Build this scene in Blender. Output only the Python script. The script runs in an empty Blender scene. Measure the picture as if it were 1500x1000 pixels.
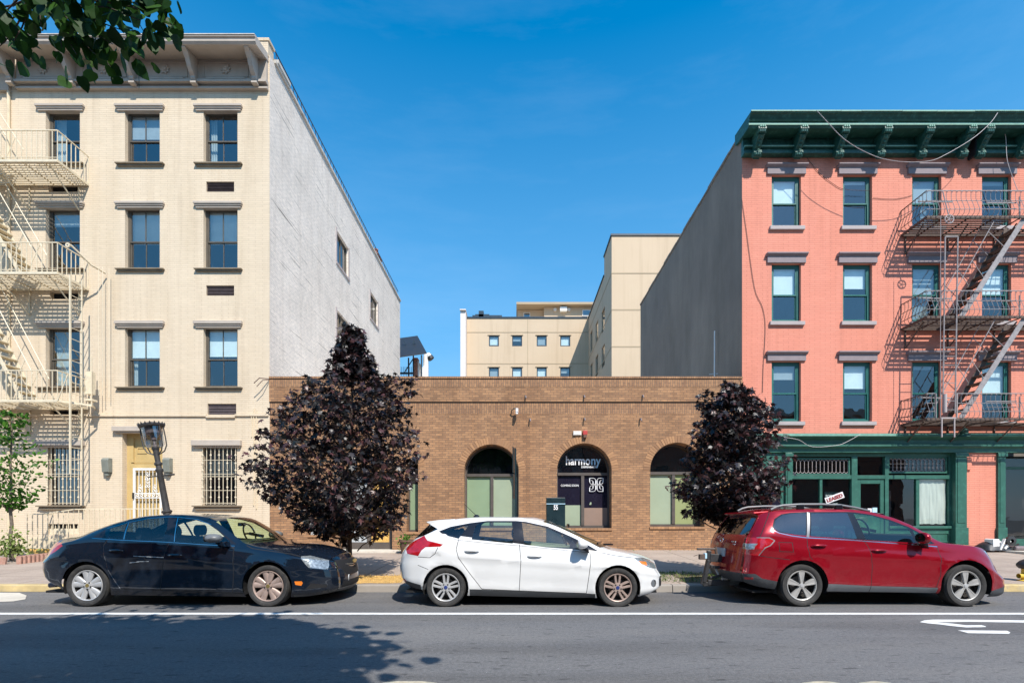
import bpy, bmesh, math, random
from mathutils import Vector, Matrix, noise as mnoise
from mathutils.geometry import tessellate_polygon
R = math.radians
F, CX, CY, H = 727.0, 754.0, 760.0, 1.38
YF = 16.1                                   # the line of house fronts
S = YF / F
sc = bpy.context.scene
col = sc.collection
rnd = random.Random(7)
def fx(px, Y=YF): return (px - CX) / F * Y
def fz(py, Y=YF): return H + (CY - py) / F * Y

# ------------------------------------------------------------ materials
MATS = {}
def newmat(name):
    m = bpy.data.materials.new(name); m.use_nodes = True
    nt = m.node_tree; nt.nodes.clear()
    out = nt.nodes.new('ShaderNodeOutputMaterial')
    MATS[name] = m
    return m, nt, out
def N(nt, t, **k):
    n = nt.nodes.new(t)
    for a, v in k.items():
        if a.startswith('i_'): n.inputs[a[2:].replace('_', ' ')].default_value = v
        else: setattr(n, a, v)
    return n
def L(nt, a, b): nt.links.new(a, b)
def rgba(c): return (c[0], c[1], c[2], 1)
def mixrgb(nt, fac, a, b, mode='MIX'):
    n = nt.nodes.new('ShaderNodeMix'); n.data_type = 'RGBA'; n.blend_type = mode
    for s, v in ((0, fac), (6, a), (7, b)):
        if hasattr(v, 'links') or isinstance(v, bpy.types.NodeSocket): L(nt, v, n.inputs[s])
        else: n.inputs[s].default_value = v if s == 0 else rgba(v)
    return n.outputs[2]
def ramp(nt, src, p0, p1, c0=(0, 0, 0), c1=(1, 1, 1)):
    n = nt.nodes.new('ShaderNodeValToRGB')
    e = n.color_ramp.elements
    e[0].position, e[1].position = p0, p1
    e[0].color, e[1].color = rgba(c0), rgba(c1)
    L(nt, src, n.inputs[0]); return n.outputs[0]
def noise(nt, vec, scale, detail=4, rough=.55):
    n = N(nt, 'ShaderNodeTexNoise'); n.inputs['Scale'].default_value = scale
    n.inputs['Detail'].default_value = detail; n.inputs['Roughness'].default_value = rough
    L(nt, vec, n.inputs['Vector']); return n.outputs[0]
def scaled(nt, vec, sx, sy, sz):
    n = N(nt, 'ShaderNodeMapping'); n.inputs['Scale'].default_value = (sx, sy, sz)
    L(nt, vec, n.inputs['Vector']); return n.outputs[0]
def pos(nt): return N(nt, 'ShaderNodeNewGeometry').outputs['Position']
def bump(nt, h, strength, dist=.01):
    b = N(nt, 'ShaderNodeBump'); b.inputs['Strength'].default_value = strength
    b.inputs['Distance'].default_value = dist
    L(nt, h, b.inputs['Height']); return b.outputs[0]
def plain(name, c, rough=.6, metal=0, var=.12, scale=4, bmp=0, bscale=60, coat=0, spec=.5, dirt=None):
    m, nt, out = newmat(name)
    p = N(nt, 'ShaderNodeBsdfPrincipled')
    tc = N(nt, 'ShaderNodeTexCoord').outputs['Object']
    f = ramp(nt, noise(nt, tc, scale, 6, .65), .3, .7)
    cc = mixrgb(nt, f, [x * (1 - var) for x in c], [min(1, x * (1 + var)) for x in c])
    if dirt:
        g = ramp(nt, noise(nt, tc, scale * 2.3, 8, .7), .52, .75)
        cc = mixrgb(nt, g, cc, dirt)
    L(nt, cc, p.inputs['Base Color'])
    rr = N(nt, 'ShaderNodeMapRange'); L(nt, f, rr.inputs[0])
    rr.inputs[3].default_value = max(.02, rough - .06); rr.inputs[4].default_value = min(1, rough + .06)
    L(nt, rr.outputs[0], p.inputs['Roughness'])
    p.inputs['Metallic'].default_value = metal
    p.inputs['Coat Weight'].default_value = coat
    p.inputs['Coat Roughness'].default_value = .03
    p.inputs['Specular IOR Level'].default_value = spec
    if bmp: L(nt, bump(nt, noise(nt, tc, bscale, 4), bmp), p.inputs['Normal'])
    L(nt, p.outputs[0], out.inputs[0]); return m
def uvz(nt):
    s = N(nt, 'ShaderNodeSeparateXYZ'); L(nt, pos(nt), s.inputs[0])
    a = N(nt, 'ShaderNodeMath', operation='ADD'); L(nt, s.outputs[0], a.inputs[0]); L(nt, s.outputs[1], a.inputs[1])
    c = N(nt, 'ShaderNodeCombineXYZ'); L(nt, a.outputs[0], c.inputs[0]); L(nt, s.outputs[2], c.inputs[1])
    return c.outputs[0], s
def brick(name, c1, c2, mortar, w=.21, h=.073, ms=.008, bmp=.35, blotch=.12, blotch_col=None, streak=None, big=None, soldier=False, smooth=.3, rough=.85, mott=.12):
    m, nt, out = newmat(name)
    p = N(nt, 'ShaderNodeBsdfPrincipled'); p.inputs['Roughness'].default_value = rough
    v, sep = uvz(nt)
    if soldier:
        mp = N(nt, 'ShaderNodeMapping'); mp.inputs['Rotation'].default_value = (0, 0, R(90)); L(nt, v, mp.inputs[0]); bv = mp.outputs[0]
    else: bv = v
    # small wobble keeps the courses from being ruler-straight
    nz = N(nt, 'ShaderNodeTexNoise'); nz.inputs['Scale'].default_value = 1.3; L(nt, v, nz.inputs['Vector'])
    wv = N(nt, 'ShaderNodeVectorMath', operation='MULTIPLY_ADD'); L(nt, nz.outputs[1], wv.inputs[0])
    wv.inputs[1].default_value = (.015, .012, 0); L(nt, bv, wv.inputs[2])
    b = N(nt, 'ShaderNodeTexBrick'); L(nt, wv.outputs[0], b.inputs['Vector'])
    b.inputs['Scale'].default_value = 1; b.inputs['Brick Width'].default_value = w
    b.inputs['Row Height'].default_value = h; b.inputs['Mortar Size'].default_value = ms
    b.inputs['Mortar Smooth'].default_value = smooth; b.inputs['Bias'].default_value = 0
    b.inputs['Color1'].default_value = rgba(c1); b.inputs['Color2'].default_value = rgba(c2)
    b.inputs['Mortar'].default_value = rgba(mortar)
    c = b.outputs['Color']
    n1 = ramp(nt, noise(nt, v, .7, 7, .65), .38, .66)
    c = mixrgb(nt, n1, c, mixrgb(nt, 1.0, c, [1 - blotch] * 3 if blotch_col is None else blotch_col, 'MULTIPLY'))
    n2 = ramp(nt, noise(nt, scaled(nt, v, 5, 13, 1), 1.0, 3, .5), .35, .65, (1 - mott,) * 3, (1 + mott / 2, 1 + mott / 2.3, 1 + mott / 3))
    c = mixrgb(nt, 1.0, c, n2, 'MULTIPLY')
    if big:
        f = ramp(nt, noise(nt, scaled(nt, v, .5, .1, 1), 1.5, 6, .6), .45, .75)
        c = mixrgb(nt, f, c, mixrgb(nt, 1.0, c, big, 'MULTIPLY'))
    if big:
        f = ramp(nt, noise(nt, scaled(nt, v, 2.6, .16, 1), 1.3, 7, .65), .5, .78)
        c = mixrgb(nt, f, c, mixrgb(nt, 1.0, c, (.84, .82, .8), 'MULTIPLY'))
    if streak:
        f = ramp(nt, noise(nt, scaled(nt, v, .16, 9, 1), 1.6, 5, .68), .615, .635)
        c = mixrgb(nt, f, c, streak)
    L(nt, c, p.inputs['Base Color'])
    nn = noise(nt, v, 35, 3)
    ad = N(nt, 'ShaderNodeMath', operation='MULTIPLY_ADD'); L(nt, nn, ad.inputs[0]); ad.inputs[1].default_value = .4
    iv = N(nt, 'ShaderNodeMath', operation='SUBTRACT'); iv.inputs[0].default_value = 1; L(nt, b.outputs['Fac'], iv.inputs[1]); L(nt, iv.outputs[0], ad.inputs[2])
    L(nt, bump(nt, ad.outputs[0], bmp, .012), p.inputs['Normal'])
    L(nt, p.outputs[0], out.inputs[0]); return m
def glass(name, tint=(.75, .85, .85), refl=.16, rough=.0, gl=(1, 1, 1), wavy=.012):
    """thin pane: part lets light through, part mirrors the street and the sky"""
    m, nt, out = newmat(name)
    tr = N(nt, 'ShaderNodeBsdfTransparent'); tr.inputs[0].default_value = rgba(tint)
    g = N(nt, 'ShaderNodeBsdfGlossy'); g.inputs['Roughness'].default_value = rough; g.inputs[0].default_value = rgba(gl)
    if wavy:
        tc = N(nt, 'ShaderNodeTexCoord').outputs['Object']
        L(nt, bump(nt, noise(nt, tc, 2.2, 1), wavy * 5, .05), g.inputs['Normal'])
    ge = N(nt, 'ShaderNodeNewGeometry')
    dt = N(nt, 'ShaderNodeVectorMath', operation='DOT_PRODUCT'); L(nt, ge.outputs['Normal'], dt.inputs[0]); L(nt, ge.outputs['Incoming'], dt.inputs[1])
    ab = N(nt, 'ShaderNodeMath', operation='ABSOLUTE'); L(nt, dt.outputs['Value'], ab.inputs[0])
    om = N(nt, 'ShaderNodeMath', operation='SUBTRACT'); om.inputs[0].default_value = 1; L(nt, ab.outputs[0], om.inputs[1])
    pw = N(nt, 'ShaderNodeMath', operation='POWER'); L(nt, om.outputs[0], pw.inputs[0]); pw.inputs[1].default_value = 5
    mr = N(nt, 'ShaderNodeMapRange'); L(nt, pw.outputs[0], mr.inputs[0])
    mr.inputs[3].default_value = refl; mr.inputs[4].default_value = 1
    mx = N(nt, 'ShaderNodeMixShader'); L(nt, mr.outputs[0], mx.inputs[0]); L(nt, tr.outputs[0], mx.inputs[1]); L(nt, g.outputs[0], mx.inputs[2])
    L(nt, mx.outputs[0], out.inputs[0]); return m

brick('cream_brick', (.69, .57, .42), (.66, .545, .40), (.56, .455, .325), ms=.007, bmp=.45, w=.44, mott=.03, blotch=.05, h=.068, big=(.9, .88, .84))
brick('white_brick', (.90, .80, .70), (.84, .75, .66), (.66, .59, .52), ms=.009, bmp=.55, blotch=.14, h=.072, streak=(.22, .19, .16), big=(.9, .89, .88))
brick('brown_brick', (.46, .245, .118), (.30, .158, .08), (.19, .125, .08), ms=.008, bmp=.4, blotch=.2, h=.073, big=(.8, .74, .68))
brick('brown_soldier', (.42, .225, .11), (.28, .145, .075), (.17, .115, .08), ms=.008, bmp=.4, blotch=.2, w=.21, h=.073, soldier=True)
brick('salmon_brick', (.74, .278, .192), (.70, .262, .18), (.56, .20, .135), ms=.007, bmp=.5, w=.34, mott=.03, blotch=.05, h=.068, big=(.95, .9, .86))
brick('red_brick', (.36, .12, .07), (.28, .09, .055), (.3, .26, .22))
brick('grey_brick_block', (.30, .20, .16), (.24, .16, .13), (.2, .18, .16))
plain('tan_trim', (.43, .37, .31), .7, var=.12, bmp=.1, scale=2)
plain('tan_soffit', (.36, .30, .23), .75, var=.1)
plain('parapet_cap', (.5, .47, .42), .8, var=.25, scale=3)
plain('sill_brown', (.22, .175, .12), .75, var=.2, scale=6)
plain('cream_paint', (.62, .52, .36), .6, var=.12)
plain('cream_metal', (.66, .57, .41), .5, var=.14, scale=9)
plain('ochre_paint', (.50, .36, .15), .6, var=.08)
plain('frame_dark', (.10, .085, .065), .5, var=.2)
plain('vent_grey', (.17, .135, .14), .6, var=.25, scale=8)
plain('dark_void', (.012, .012, .014), .8, var=.1)
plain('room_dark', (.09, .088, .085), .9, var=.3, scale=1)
plain('blind_white', (.82, .84, .82), .8, var=.06)
plain('blind_grey', (.40, .42, .43), .8, var=.08)
plain('curtain', (.45, .46, .44), .9, var=.15, scale=9)
plain('white_paint', (.80, .79, .76), .45, var=.05)
plain('iron_black', (.03, .03, .032), .45, var=.3)
plain('lamp_iron', (.045, .042, .04), .55, var=.35, scale=14, bmp=.2)
plain('rust_iron', (.095, .065, .05), .7, var=.4, scale=12, dirt=(.17, .13, .11))
plain('grey_iron', (.27, .245, .24), .55, var=.25, scale=12)
plain('green_paint', (.030, .112, .082), .42, var=.12, scale=2.5, dirt=(.05, .19, .14))
plain('green_cornice', (.012, .075, .058), .5, var=.2, scale=3, dirt=(.06, .2, .16))
plain('green_worn', (.16, .34, .26), .6, var=.22, scale=7, dirt=(.3, .42, .33))
plain('green_frame', (.02, .13, .11), .4, var=.15)
plain('grey_stone', (.23, .19, .20), .75, var=.14, scale=5)
plain('stone_light', (.38, .33, .32), .75, var=.1)
plain('brick_dark_frame', (.085, .07, .06), .55, var=.15)
plain('panel_green', (.215, .30, .18), .6, var=.07, scale=1.2)
plain('panel_green_pale', (.30, .36, .25), .6, var=.06, scale=1.2)
plain('panel_olive', (.26, .30, .13), .6, var=.07, scale=1.2)
plain('panel_mauve', (.25, .17, .13), .7, var=.08, scale=2)
plain('film_navy', (.012, .010, .022), .25, var=.1, scale=2)
plain('film_black', (.008, .008, .011), .2, var=.1)
plain('lettering_white', (.8, .8, .8), .5, var=0)
plain('lettering_blue', (.45, .68, .82), .5, var=0)
plain('red_plastic', (.45, .05, .04), .4, var=.05)
plain('cream_light', (.70, .66, .6), .5)
plain('tan_stucco_dark', (.42, .33, .22), .85, var=.08, scale=.5)
plain('joint_dark', (.2, .15, .1), .9)
plain('pink_white', (.70, .63, .58), .8, var=.07)
plain('roof_membrane', (.55, .54, .52), .9)  # pale so the unseen brown-brick roof bounces light onto the white side wall
plain('lantern_grey', (.19, .20, .17), .6, var=.15)
plain('blue_frame', (.02, .04, .06), .4)
plain('concrete', (.30, .27, .235), .85, var=.14, scale=1.5, bmp=.2)
plain('step_stone', (.55, .5, .42), .85, var=.14, scale=2, dirt=(.4, .36, .3))
plain('terracotta', (.14, .075, .05), .8)
plain('duct_white', (.72, .70, .66), .5, var=.06)
plain('canopy_dark', (.02, .024, .03), .5)
plain('paper_white', (.72, .73, .68), .8, var=.06, scale=2)
plain('sign_white', (.75, .72, .72), .5, var=.03)
plain('sign_red', (.28, .035, .035), .5, var=.03)
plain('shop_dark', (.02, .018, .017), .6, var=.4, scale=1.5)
plain('hydrant_yellow', (.65, .45, .06), .5, var=.15)
plain('sign_dark', (.012, .028, .034), .3, var=.2)
plain('wire', (.55, .5, .48), .6)
plain('wire_dark', (.12, .07, .06), .6)
plain('asphalt_patch', (.10, .10, .10), .9)
plain('paint_line', (.72, .72, .69), .7, var=.12, scale=9, dirt=(.45, .45, .44))
plain('kerb_yellow', (.50, .38, .18), .85, var=.25, scale=3, dirt=(.30, .27, .22))
plain('osb', (.62, .36, .09), .8, var=.35, scale=14, dirt=(.75, .52, .2))
glass('window_glass', (.80, .9, .92), .17, wavy=.02)
glass('window_glass_dark', (.35, .42, .45), .20, wavy=.03)
glass('shop_glass', (.75, .8, .78), .09, wavy=.008)
glass('lamp_glass', (.9, .9, .88), .22, wavy=0)
glass('car_glass', (.84, .94, .93), .08, wavy=0)
glass('windshield_glass', (.80, .90, .62), .06, wavy=0)
glass('car_glass_dark', (.10, .14, .17), .16, wavy=0)

m, nt, out = newmat('tan_stucco')
p = N(nt, 'ShaderNodeBsdfPrincipled'); p.inputs['Roughness'].default_value = .9
v, sep = uvz(nt)
c = mixrgb(nt, ramp(nt, noise(nt, v, .25, 6, .6), .35, .7), (.59, .46, .32), (.55, .425, .29))
c = mixrgb(nt, ramp(nt, noise(nt, scaled(nt, v, 1.6, .08, 1), 1.0, 6, .65), .5, .75), c, mixrgb(nt, 1.0, c, (.86, .84, .82), 'MULTIPLY'))
L(nt, c, p.inputs[0]); L(nt, bump(nt, noise(nt, v, 20, 5), .25, .02), p.inputs['Normal'])
L(nt, p.outputs[0], out.inputs[0])
# grey stucco party wall with long vertical water stains
m, nt, out = newmat('grey_stucco')
p = N(nt, 'ShaderNodeBsdfPrincipled'); p.inputs['Roughness'].default_value = .95
v, sep = uvz(nt)
a = ramp(nt, noise(nt, scaled(nt, v, .6, .13, 1), 1.3, 8, .72), .36, .78)
c = mixrgb(nt, a, (.24, .21, .175), (.15, .13, .105))
a2 = ramp(nt, noise(nt, v, .35, 6, .6), .35, .7)
c = mixrgb(nt, a2, c, mixrgb(nt, 1.0, c, (.78, .78, .8), 'MULTIPLY'))
L(nt, c, p.inputs[0]); L(nt, bump(nt, noise(nt, v, 9, 6), .4, .03), p.inputs['Normal'])
L(nt, p.outputs[0], out.inputs[0])

# ------------------------------------------------------------ mesh building
class MB:
    def __init__(s): s.v, s.f, s.m, s.cur = [], [], [], 0
    def add(s, vs, fs):
        b = len(s.v); s.v += [tuple(x) for x in vs]
        for f in fs: s.f.append(tuple(i + b for i in f)); s.m.append(s.cur)
        return s
    def box(s, x0, x1, y0, y1, z0, z1):
        if x0 > x1: x0, x1 = x1, x0
        if y0 > y1: y0, y1 = y1, y0
        if z0 > z1: z0, z1 = z1, z0
        return s.add([(x, y, z) for x in (x0, x1) for y in (y0, y1) for z in (z0, z1)],
              [(0, 1, 3, 2), (4, 6, 7, 5), (0, 4, 5, 1), (2, 3, 7, 6), (0, 2, 6, 4), (1, 5, 7, 3)])
    def quad(s, a, b, c, d): return s.add([a, b, c, d], [(0, 1, 2, 3)])
    def prism(s, poly, axis, a, b):
        """poly in the two other axes, extruded along axis between a and b"""
        def P(u, w, t):
            return (t, u, w) if axis == 'x' else (u, t, w) if axis == 'y' else (u, w, t)
        n = len(poly)
        vs = [P(u, w, a) for u, w in poly] + [P(u, w, b) for u, w in poly]
        fs = [tuple(range(n)), tuple(range(2 * n - 1, n - 1, -1))] + [(i, i + n, (i + 1) % n + n, (i + 1) % n) for i in range(n)]
        return s.add(vs, fs)
    def bar(s, a, b, w, h=None):
        """square bar from a to b"""
        h = h or w; a, b = Vector(a), Vector(b); d = (b - a)
        if d.length < 1e-6: return s
        d.normalize(); up = Vector((0, 0, 1)) if abs(d.z) < .95 else Vector((0, 1, 0))
        x = d.cross(up).normalized(); y = x.cross(d).normalized()
        vs = [p + x * sx * w / 2 + y * sy * h / 2 for p in (a, b) for sx, sy in ((-1, -1), (1, -1), (1, 1), (-1, 1))]
        return s.add(vs, [(3, 2, 1, 0), (4, 5, 6, 7)] + [(i, (i + 1) % 4, (i + 1) % 4 + 4, i + 4) for i in range(4)])
    def tube(s, pts, r, n=6, cap=True):
        pts = [Vector(p) for p in pts]; rs = r if isinstance(r, (list, tuple)) else [r] * len(pts)
        vs, fs = [], []; ref = None
        for i, p in enumerate(pts):
            t = (pts[min(i + 1, len(pts) - 1)] - pts[max(i - 1, 0)]).normalized()
            if ref is None:
                ref = t.cross(Vector((0, 0, 1)) if abs(t.z) < .9 else Vector((1, 0, 0))).normalized()
            ref = (ref - t * ref.dot(t)).normalized(); q = t.cross(ref)
            for k in range(n):
                a = 2 * math.pi * k / n; vs.append(p + (ref * math.cos(a) + q * math.sin(a)) * rs[i])
        for i in range(len(pts) - 1):
            for k in range(n): fs.append((i * n + k, i * n + (k + 1) % n, (i + 1) * n + (k + 1) % n, (i + 1) * n + k))
        if cap: fs += [tuple(range(n - 1, -1, -1)), tuple((len(pts) - 1) * n + k for k in range(n))]
        return s.add(vs, fs)
    def lathe(s, prof, c=(0, 0, 0), axis='z', n=24):
        """prof = [(radius, height)]"""
        vs, fs = [], []; c = Vector(c)
        for r_, h in prof:
            for k in range(n):
                a = 2 * math.pi * k / n; u, w = r_ * math.cos(a), r_ * math.sin(a)
                vs.append(c + Vector((u, w, h) if axis == 'z' else (u, h, w) if axis == 'y' else (h, u, w)))
        for i in range(len(prof) - 1):
            for k in range(n): fs.append((i * n + k, i * n + (k + 1) % n, (i + 1) * n + (k + 1) % n, (i + 1) * n + k))
        return s.add(vs, fs)
    def build(s, name, mat, parent=None, smooth=False, bevel=0, recalc=True):
        me = bpy.data.meshes.new(name); me.from_pydata(s.v, [], s.f)
        mats = mat if isinstance(mat, (list, tuple)) else [mat]
        for x in mats: me.materials.append(MATS[x])
        if len(mats) > 1:
            me.polygons.foreach_set('material_index', s.m)
        if recalc:
            bm = bmesh.new(); bm.from_mesh(me); bmesh.ops.recalc_face_normals(bm, faces=bm.faces); bm.to_mesh(me); bm.free()
        if smooth:
            me.polygons.foreach_set('use_smooth', [True] * len(me.polygons))
            try: me.set_sharp_from_angle(angle=R(40))
            except Exception: pass
        me.update()
        return link(name, me, parent, bevel)
def link(name, me, parent=None, bevel=0):
    o = bpy.data.objects.new(name, me); col.objects.link(o)
    if parent is not None: setpar(o, parent)
    if bevel:
        b = o.modifiers.new('Bevel', 'BEVEL'); b.width = bevel; b.segments = 2; b.limit_method = 'ANGLE'; b.angle_limit = R(40)
    return o
def wloc(o):
    m = o.matrix_basis.copy()
    return wloc(o.parent) @ o.matrix_parent_inverse @ m if o.parent else m
def setpar(o, parent):
    o.parent = parent; o.matrix_parent_inverse = wloc(parent).inverted()
def tag(o, label=None, cat=None, group=None, kind=None):
    if label: o['label'] = label
    if cat: o['category'] = cat
    if group: o['group'] = group
    if kind: o['kind'] = kind
    return o
def thing(name, label, cat, loc, group=None):
    o = bpy.data.objects.new(name, None); o.empty_display_size = .2; o.location = loc; col.objects.link(o)
    return tag(o, label, cat, group)
def structure(mb, name, mat, **k): return tag(mb.build(name, mat, **k), kind='structure')
def copy_tree(o, parent=None):
    c = o.copy(); col.objects.link(c)
    if parent is not None: c.parent = parent
    for ch in [x for x in col.objects if x.parent == o]: copy_tree(ch, c)
    return c
def text(s, size, mat, name, parent, x, y, z, width=None, bold=0, rotz=0, tilt=0):
    cu = bpy.data.curves.new(name, 'FONT'); cu.body = s; cu.size = size; cu.extrude = .004; cu.offset = bold; cu.resolution_u = 3
    o = bpy.data.objects.new(name, cu); col.objects.link(o)
    dg = bpy.context.evaluated_depsgraph_get(); me = bpy.data.meshes.new_from_object(o.evaluated_get(dg))
    bpy.data.objects.remove(o)
    xs = [v.co.x for v in me.vertices]; w = max(xs) - min(xs); k = (width / w) if width else 1; x0 = min(xs)
    M_ = Matrix.Translation((x, y, z)) @ Matrix.Rotation(rotz, 4, 'Z') @ Matrix.Rotation(tilt, 4, 'Y') @ Matrix.Rotation(R(90), 4, 'X') @ Matrix.Diagonal((k, 1, 1, 1)) @ Matrix.Translation((-x0, 0, 0))
    me.transform(M_); me.materials.clear(); me.materials.append(MATS[mat])
    return link(name, me, parent)

def wall_face(mb, P, holes, u0, u1, w0, w1, depth, Dir):
    """flat wall with rectangular or arched openings; P(u, w, d) -> point, d = depth behind the face.
       hole = (ua, ub, wa, wb) or (ua, ub, wa, wb, 'arch') where wb is the top of the arch"""
    us = sorted({u0, u1} | {h[0] for h in holes} | {h[1] for h in holes})
    ws = sorted({w0, w1} | {h[2] for h in holes} | {h[3] for h in holes})
    def inside(u, w): return any(h[0] < u < h[1] and h[2] < w < h[3] for h in holes)
    for i in range(len(us) - 1):
        for j in range(len(ws) - 1):
            a, b, c, d = us[i], us[i + 1], ws[j], ws[j + 1]
            if b - a < 1e-6 or d - c < 1e-6 or inside((a + b) / 2, (c + d) / 2): continue
            mb.quad(P(a, c, 0), P(b, c, 0), P(b, d, 0), P(a, d, 0))
    for h in holes:
        a, b, c, d = h[:4]
        if len(h) > 4:
            r = (b - a) / 2; cu = (a + b) / 2; sp = d - r; n = 20
            arc = [(cu + r * math.cos(math.pi * k / n), sp + r * math.sin(math.pi * k / n)) for k in range(n + 1)]
            for k in range(n):
                (p, q), (p2, q2) = arc[k], arc[k + 1]
                mb.quad(P(p, q, 0), P(p, d, 0), P(p2, d, 0), P(p2, q2, 0))
                mb.quad(P(p, q, 0), P(p2, q2, 0), P(p2, q2, depth), P(p, q, depth))
            top = sp
        else:
            top = d; mb.quad(P(a, d, 0), P(b, d, 0), P(b, d, depth), P(a, d, depth))
        mb.quad(P(a, c, 0), P(a, top, 0), P(a, top, depth), P(a, c, depth))
        mb.quad(P(b, c, 0), P(b, top, 0), P(b, top, depth), P(b, c, depth))
        mb.quad(P(a, c, 0), P(b, c, 0), P(b, c, depth), P(a, c, depth))

def leaf_mesh(name, pts, size, mat, parent, shape, droop=.6, seed=1, up=.5):
    """pts = list of points; one lobed leaf polygon at each"""
    r_ = random.Random(seed); vs, fs = [], []
    for p in pts:
        nrm = Vector((r_.gauss(0, 1), r_.gauss(0, 1) - .3, abs(r_.gauss(0, 1)) * up + .35)).normalized()
        t = nrm.cross(Vector((r_.gauss(0, 1), r_.gauss(0, 1), r_.gauss(0, 1)))).normalized()
        t = (t - Vector((0, 0, droop * r_.random()))).normalized(); b = nrm.cross(t).normalized()
        s_ = size * r_.uniform(.65, 1.25) * (p[3] if len(p) > 3 else 1); p = p[:3]; k0 = len(vs)
        for (u, w) in shape:
            q = Vector(p) + t * (u * s_) + b * (w * s_) - nrm * (.25 * s_ * (u * u + w * w)); vs.append(q)
        fs.append(tuple(range(k0, k0 + len(shape))))
    me = bpy.data.meshes.new(name); me.from_pydata([tuple(v) for v in vs], [], fs); me.materials.append(MATS[mat])
    return link(name, me, parent)
MAPLE = [(0, -.06), (.1, -.42), (.22, -.2), (.52, -.46), (.5, -.18), (.66, -.1), (1, 0), (.66, .1), (.5, .18), (.52, .46), (.22, .2), (.1, .42), (0, .06)]
OVAL = [(0, 0), (.2, -.24), (.5, -.32), (.8, -.2), (1, 0), (.8, .2), (.5, .32), (.2, .24)]
ROUND = [(0, 0), (-.05, -.25), (.15, -.45), (.45, -.47), (.75, -.28), (1, 0), (.75, .28), (.45, .47), (.15, .45), (-.05, .25)]
def leafmat(name, c1, c2, c3, rough=.45, trans=.25):
    m, nt, out = newmat(name)
    g = N(nt, 'ShaderNodeNewGeometry')
    r_ = nt.nodes.new('ShaderNodeValToRGB'); e = r_.color_ramp.elements
    e[0].position, e[1].position = 0, 1; e[0].color, e[1].color = rgba(c1), rgba(c3)
    k = e.new(.6); k.color = rgba(c2)
    L(nt, g.outputs['Random Per Island'], r_.inputs[0])
    p = N(nt, 'ShaderNodeBsdfPrincipled'); L(nt, r_.outputs[0], p.inputs[0]); p.inputs['Roughness'].default_value = rough; p.inputs['Specular IOR Level'].default_value = .45 if 'maple' in name else .2
    t = N(nt, 'ShaderNodeBsdfTranslucent'); L(nt, r_.outputs[0], t.inputs[0])
    mx = N(nt, 'ShaderNodeMixShader'); mx.inputs[0].default_value = trans
    L(nt, p.outputs[0], mx.inputs[1]); L(nt, t.outputs[0], mx.inputs[2]); L(nt, mx.outputs[0], out.inputs[0])
leafmat('maple_leaf', (.014, .015, .012), (.034, .025, .027), (.10, .038, .036), .38, .2)
leafmat('green_leaf', (.025, .08, .010), (.05, .15, .016), (.11, .25, .03), .45, .35)
leafmat('dark_leaf', (.012, .042, .008), (.02, .065, .010), (.05, .13, .018), .5, .35)
leafmat('shrub_leaf', (.10, .16, .03), (.2, .27, .07), (.35, .38, .14), .5, .3)
leafmat('grass_blade', (.06, .12, .02), (.12, .2, .04), (.28, .3, .09), .6, .3)
leafmat('straw_blade', (.55, .33, .07), (.68, .43, .1), (.78, .58, .22), .7, .2)
plain('bark', (.06, .042, .032), .9, var=.35, scale=12, bmp=.6, bscale=25)
plain('bark_grey', (.16, .13, .10), .9, var=.3, scale=12, bmp=.5)
# ------------------------------------------------------------ camera, sun, sky
cd = bpy.data.cameras.new('camera'); cam = bpy.data.objects.new('camera', cd); col.objects.link(cam)
cam.location = (0, 0, H); cam.rotation_euler = (R(90), 0, 0)
cd.sensor_width = 36; cd.lens = 36 * F / 1500; cd.shift_x = -(CX - 750) / 1500; cd.shift_y = (CY - 500) / 1500
cd.clip_start = .05; cd.clip_end = 3000
sc.camera = cam
SUN = Vector((.5, -1, 1.29)).normalized()
EL = math.asin(SUN.z); AZ = math.atan2(SUN.x, SUN.y)
w = bpy.data.worlds.new('World'); sc.world = w; w.use_nodes = True; nt = w.node_tree; nt.nodes.clear()
sky = nt.nodes.new('ShaderNodeTexSky'); sky.sky_type = 'NISHITA'; sky.sun_disc = False
sky.sun_elevation = EL; sky.sun_rotation = AZ; sky.air_density = 1.0; sky.dust_density = .35; sky.ozone_density = 3.2
hs = nt.nodes.new('ShaderNodeHueSaturation'); hs.inputs['Saturation'].default_value = 1.42; hs.inputs['Value'].default_value = 1.12; hs.inputs['Hue'].default_value = .488
L(nt, sky.outputs[0], hs.inputs['Color'])
# faint high cirrus
tc = nt.nodes.new('ShaderNodeTexCoord').outputs['Generated']
sz_ = nt.nodes.new('ShaderNodeSeparateXYZ'); L(nt, tc, sz_.inputs[0])
hz = ramp(nt, sz_.outputs[2], .2, .7, (.8, .8, .8), (0, 0, 0))
skc = mixrgb(nt, hz, hs.outputs[0], (1.05, 2.35, 3.9))
nz = noise(nt, scaled(nt, tc, 1.2, 3.0, 7.0), 1.6, 7, .62)
cf = ramp(nt, nz, .5, .85); 
mul = N(nt, 'ShaderNodeMath', operation='MULTIPLY'); L(nt, cf, mul.inputs[0]); mul.inputs[1].default_value = .05
cc = mixrgb(nt, mul.outputs[0], skc, (5.5, 6.2, 7.0))
bg = nt.nodes.new('ShaderNodeBackground'); bg.inputs[1].default_value = .15
L(nt, cc, bg.inputs[0])
wo = nt.nodes.new('ShaderNodeOutputWorld'); L(nt, bg.outputs[0], wo.inputs[0])
sd = bpy.data.lights.new('sun', 'SUN'); so = bpy.data.objects.new('sun', sd); col.objects.link(so)
sd.energy = 4.3; sd.angle = R(.5); sd.color = (1, .94, .86)
so.rotation_euler = SUN.to_track_quat('Z', 'Y').to_euler(); so.location = (10, -20, 25)
sc.view_settings.view_transform = 'Standard'; sc.view_settings.look = 'None'; sc.view_settings.exposure = .6; sc.view_settings.gamma = 1

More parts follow.
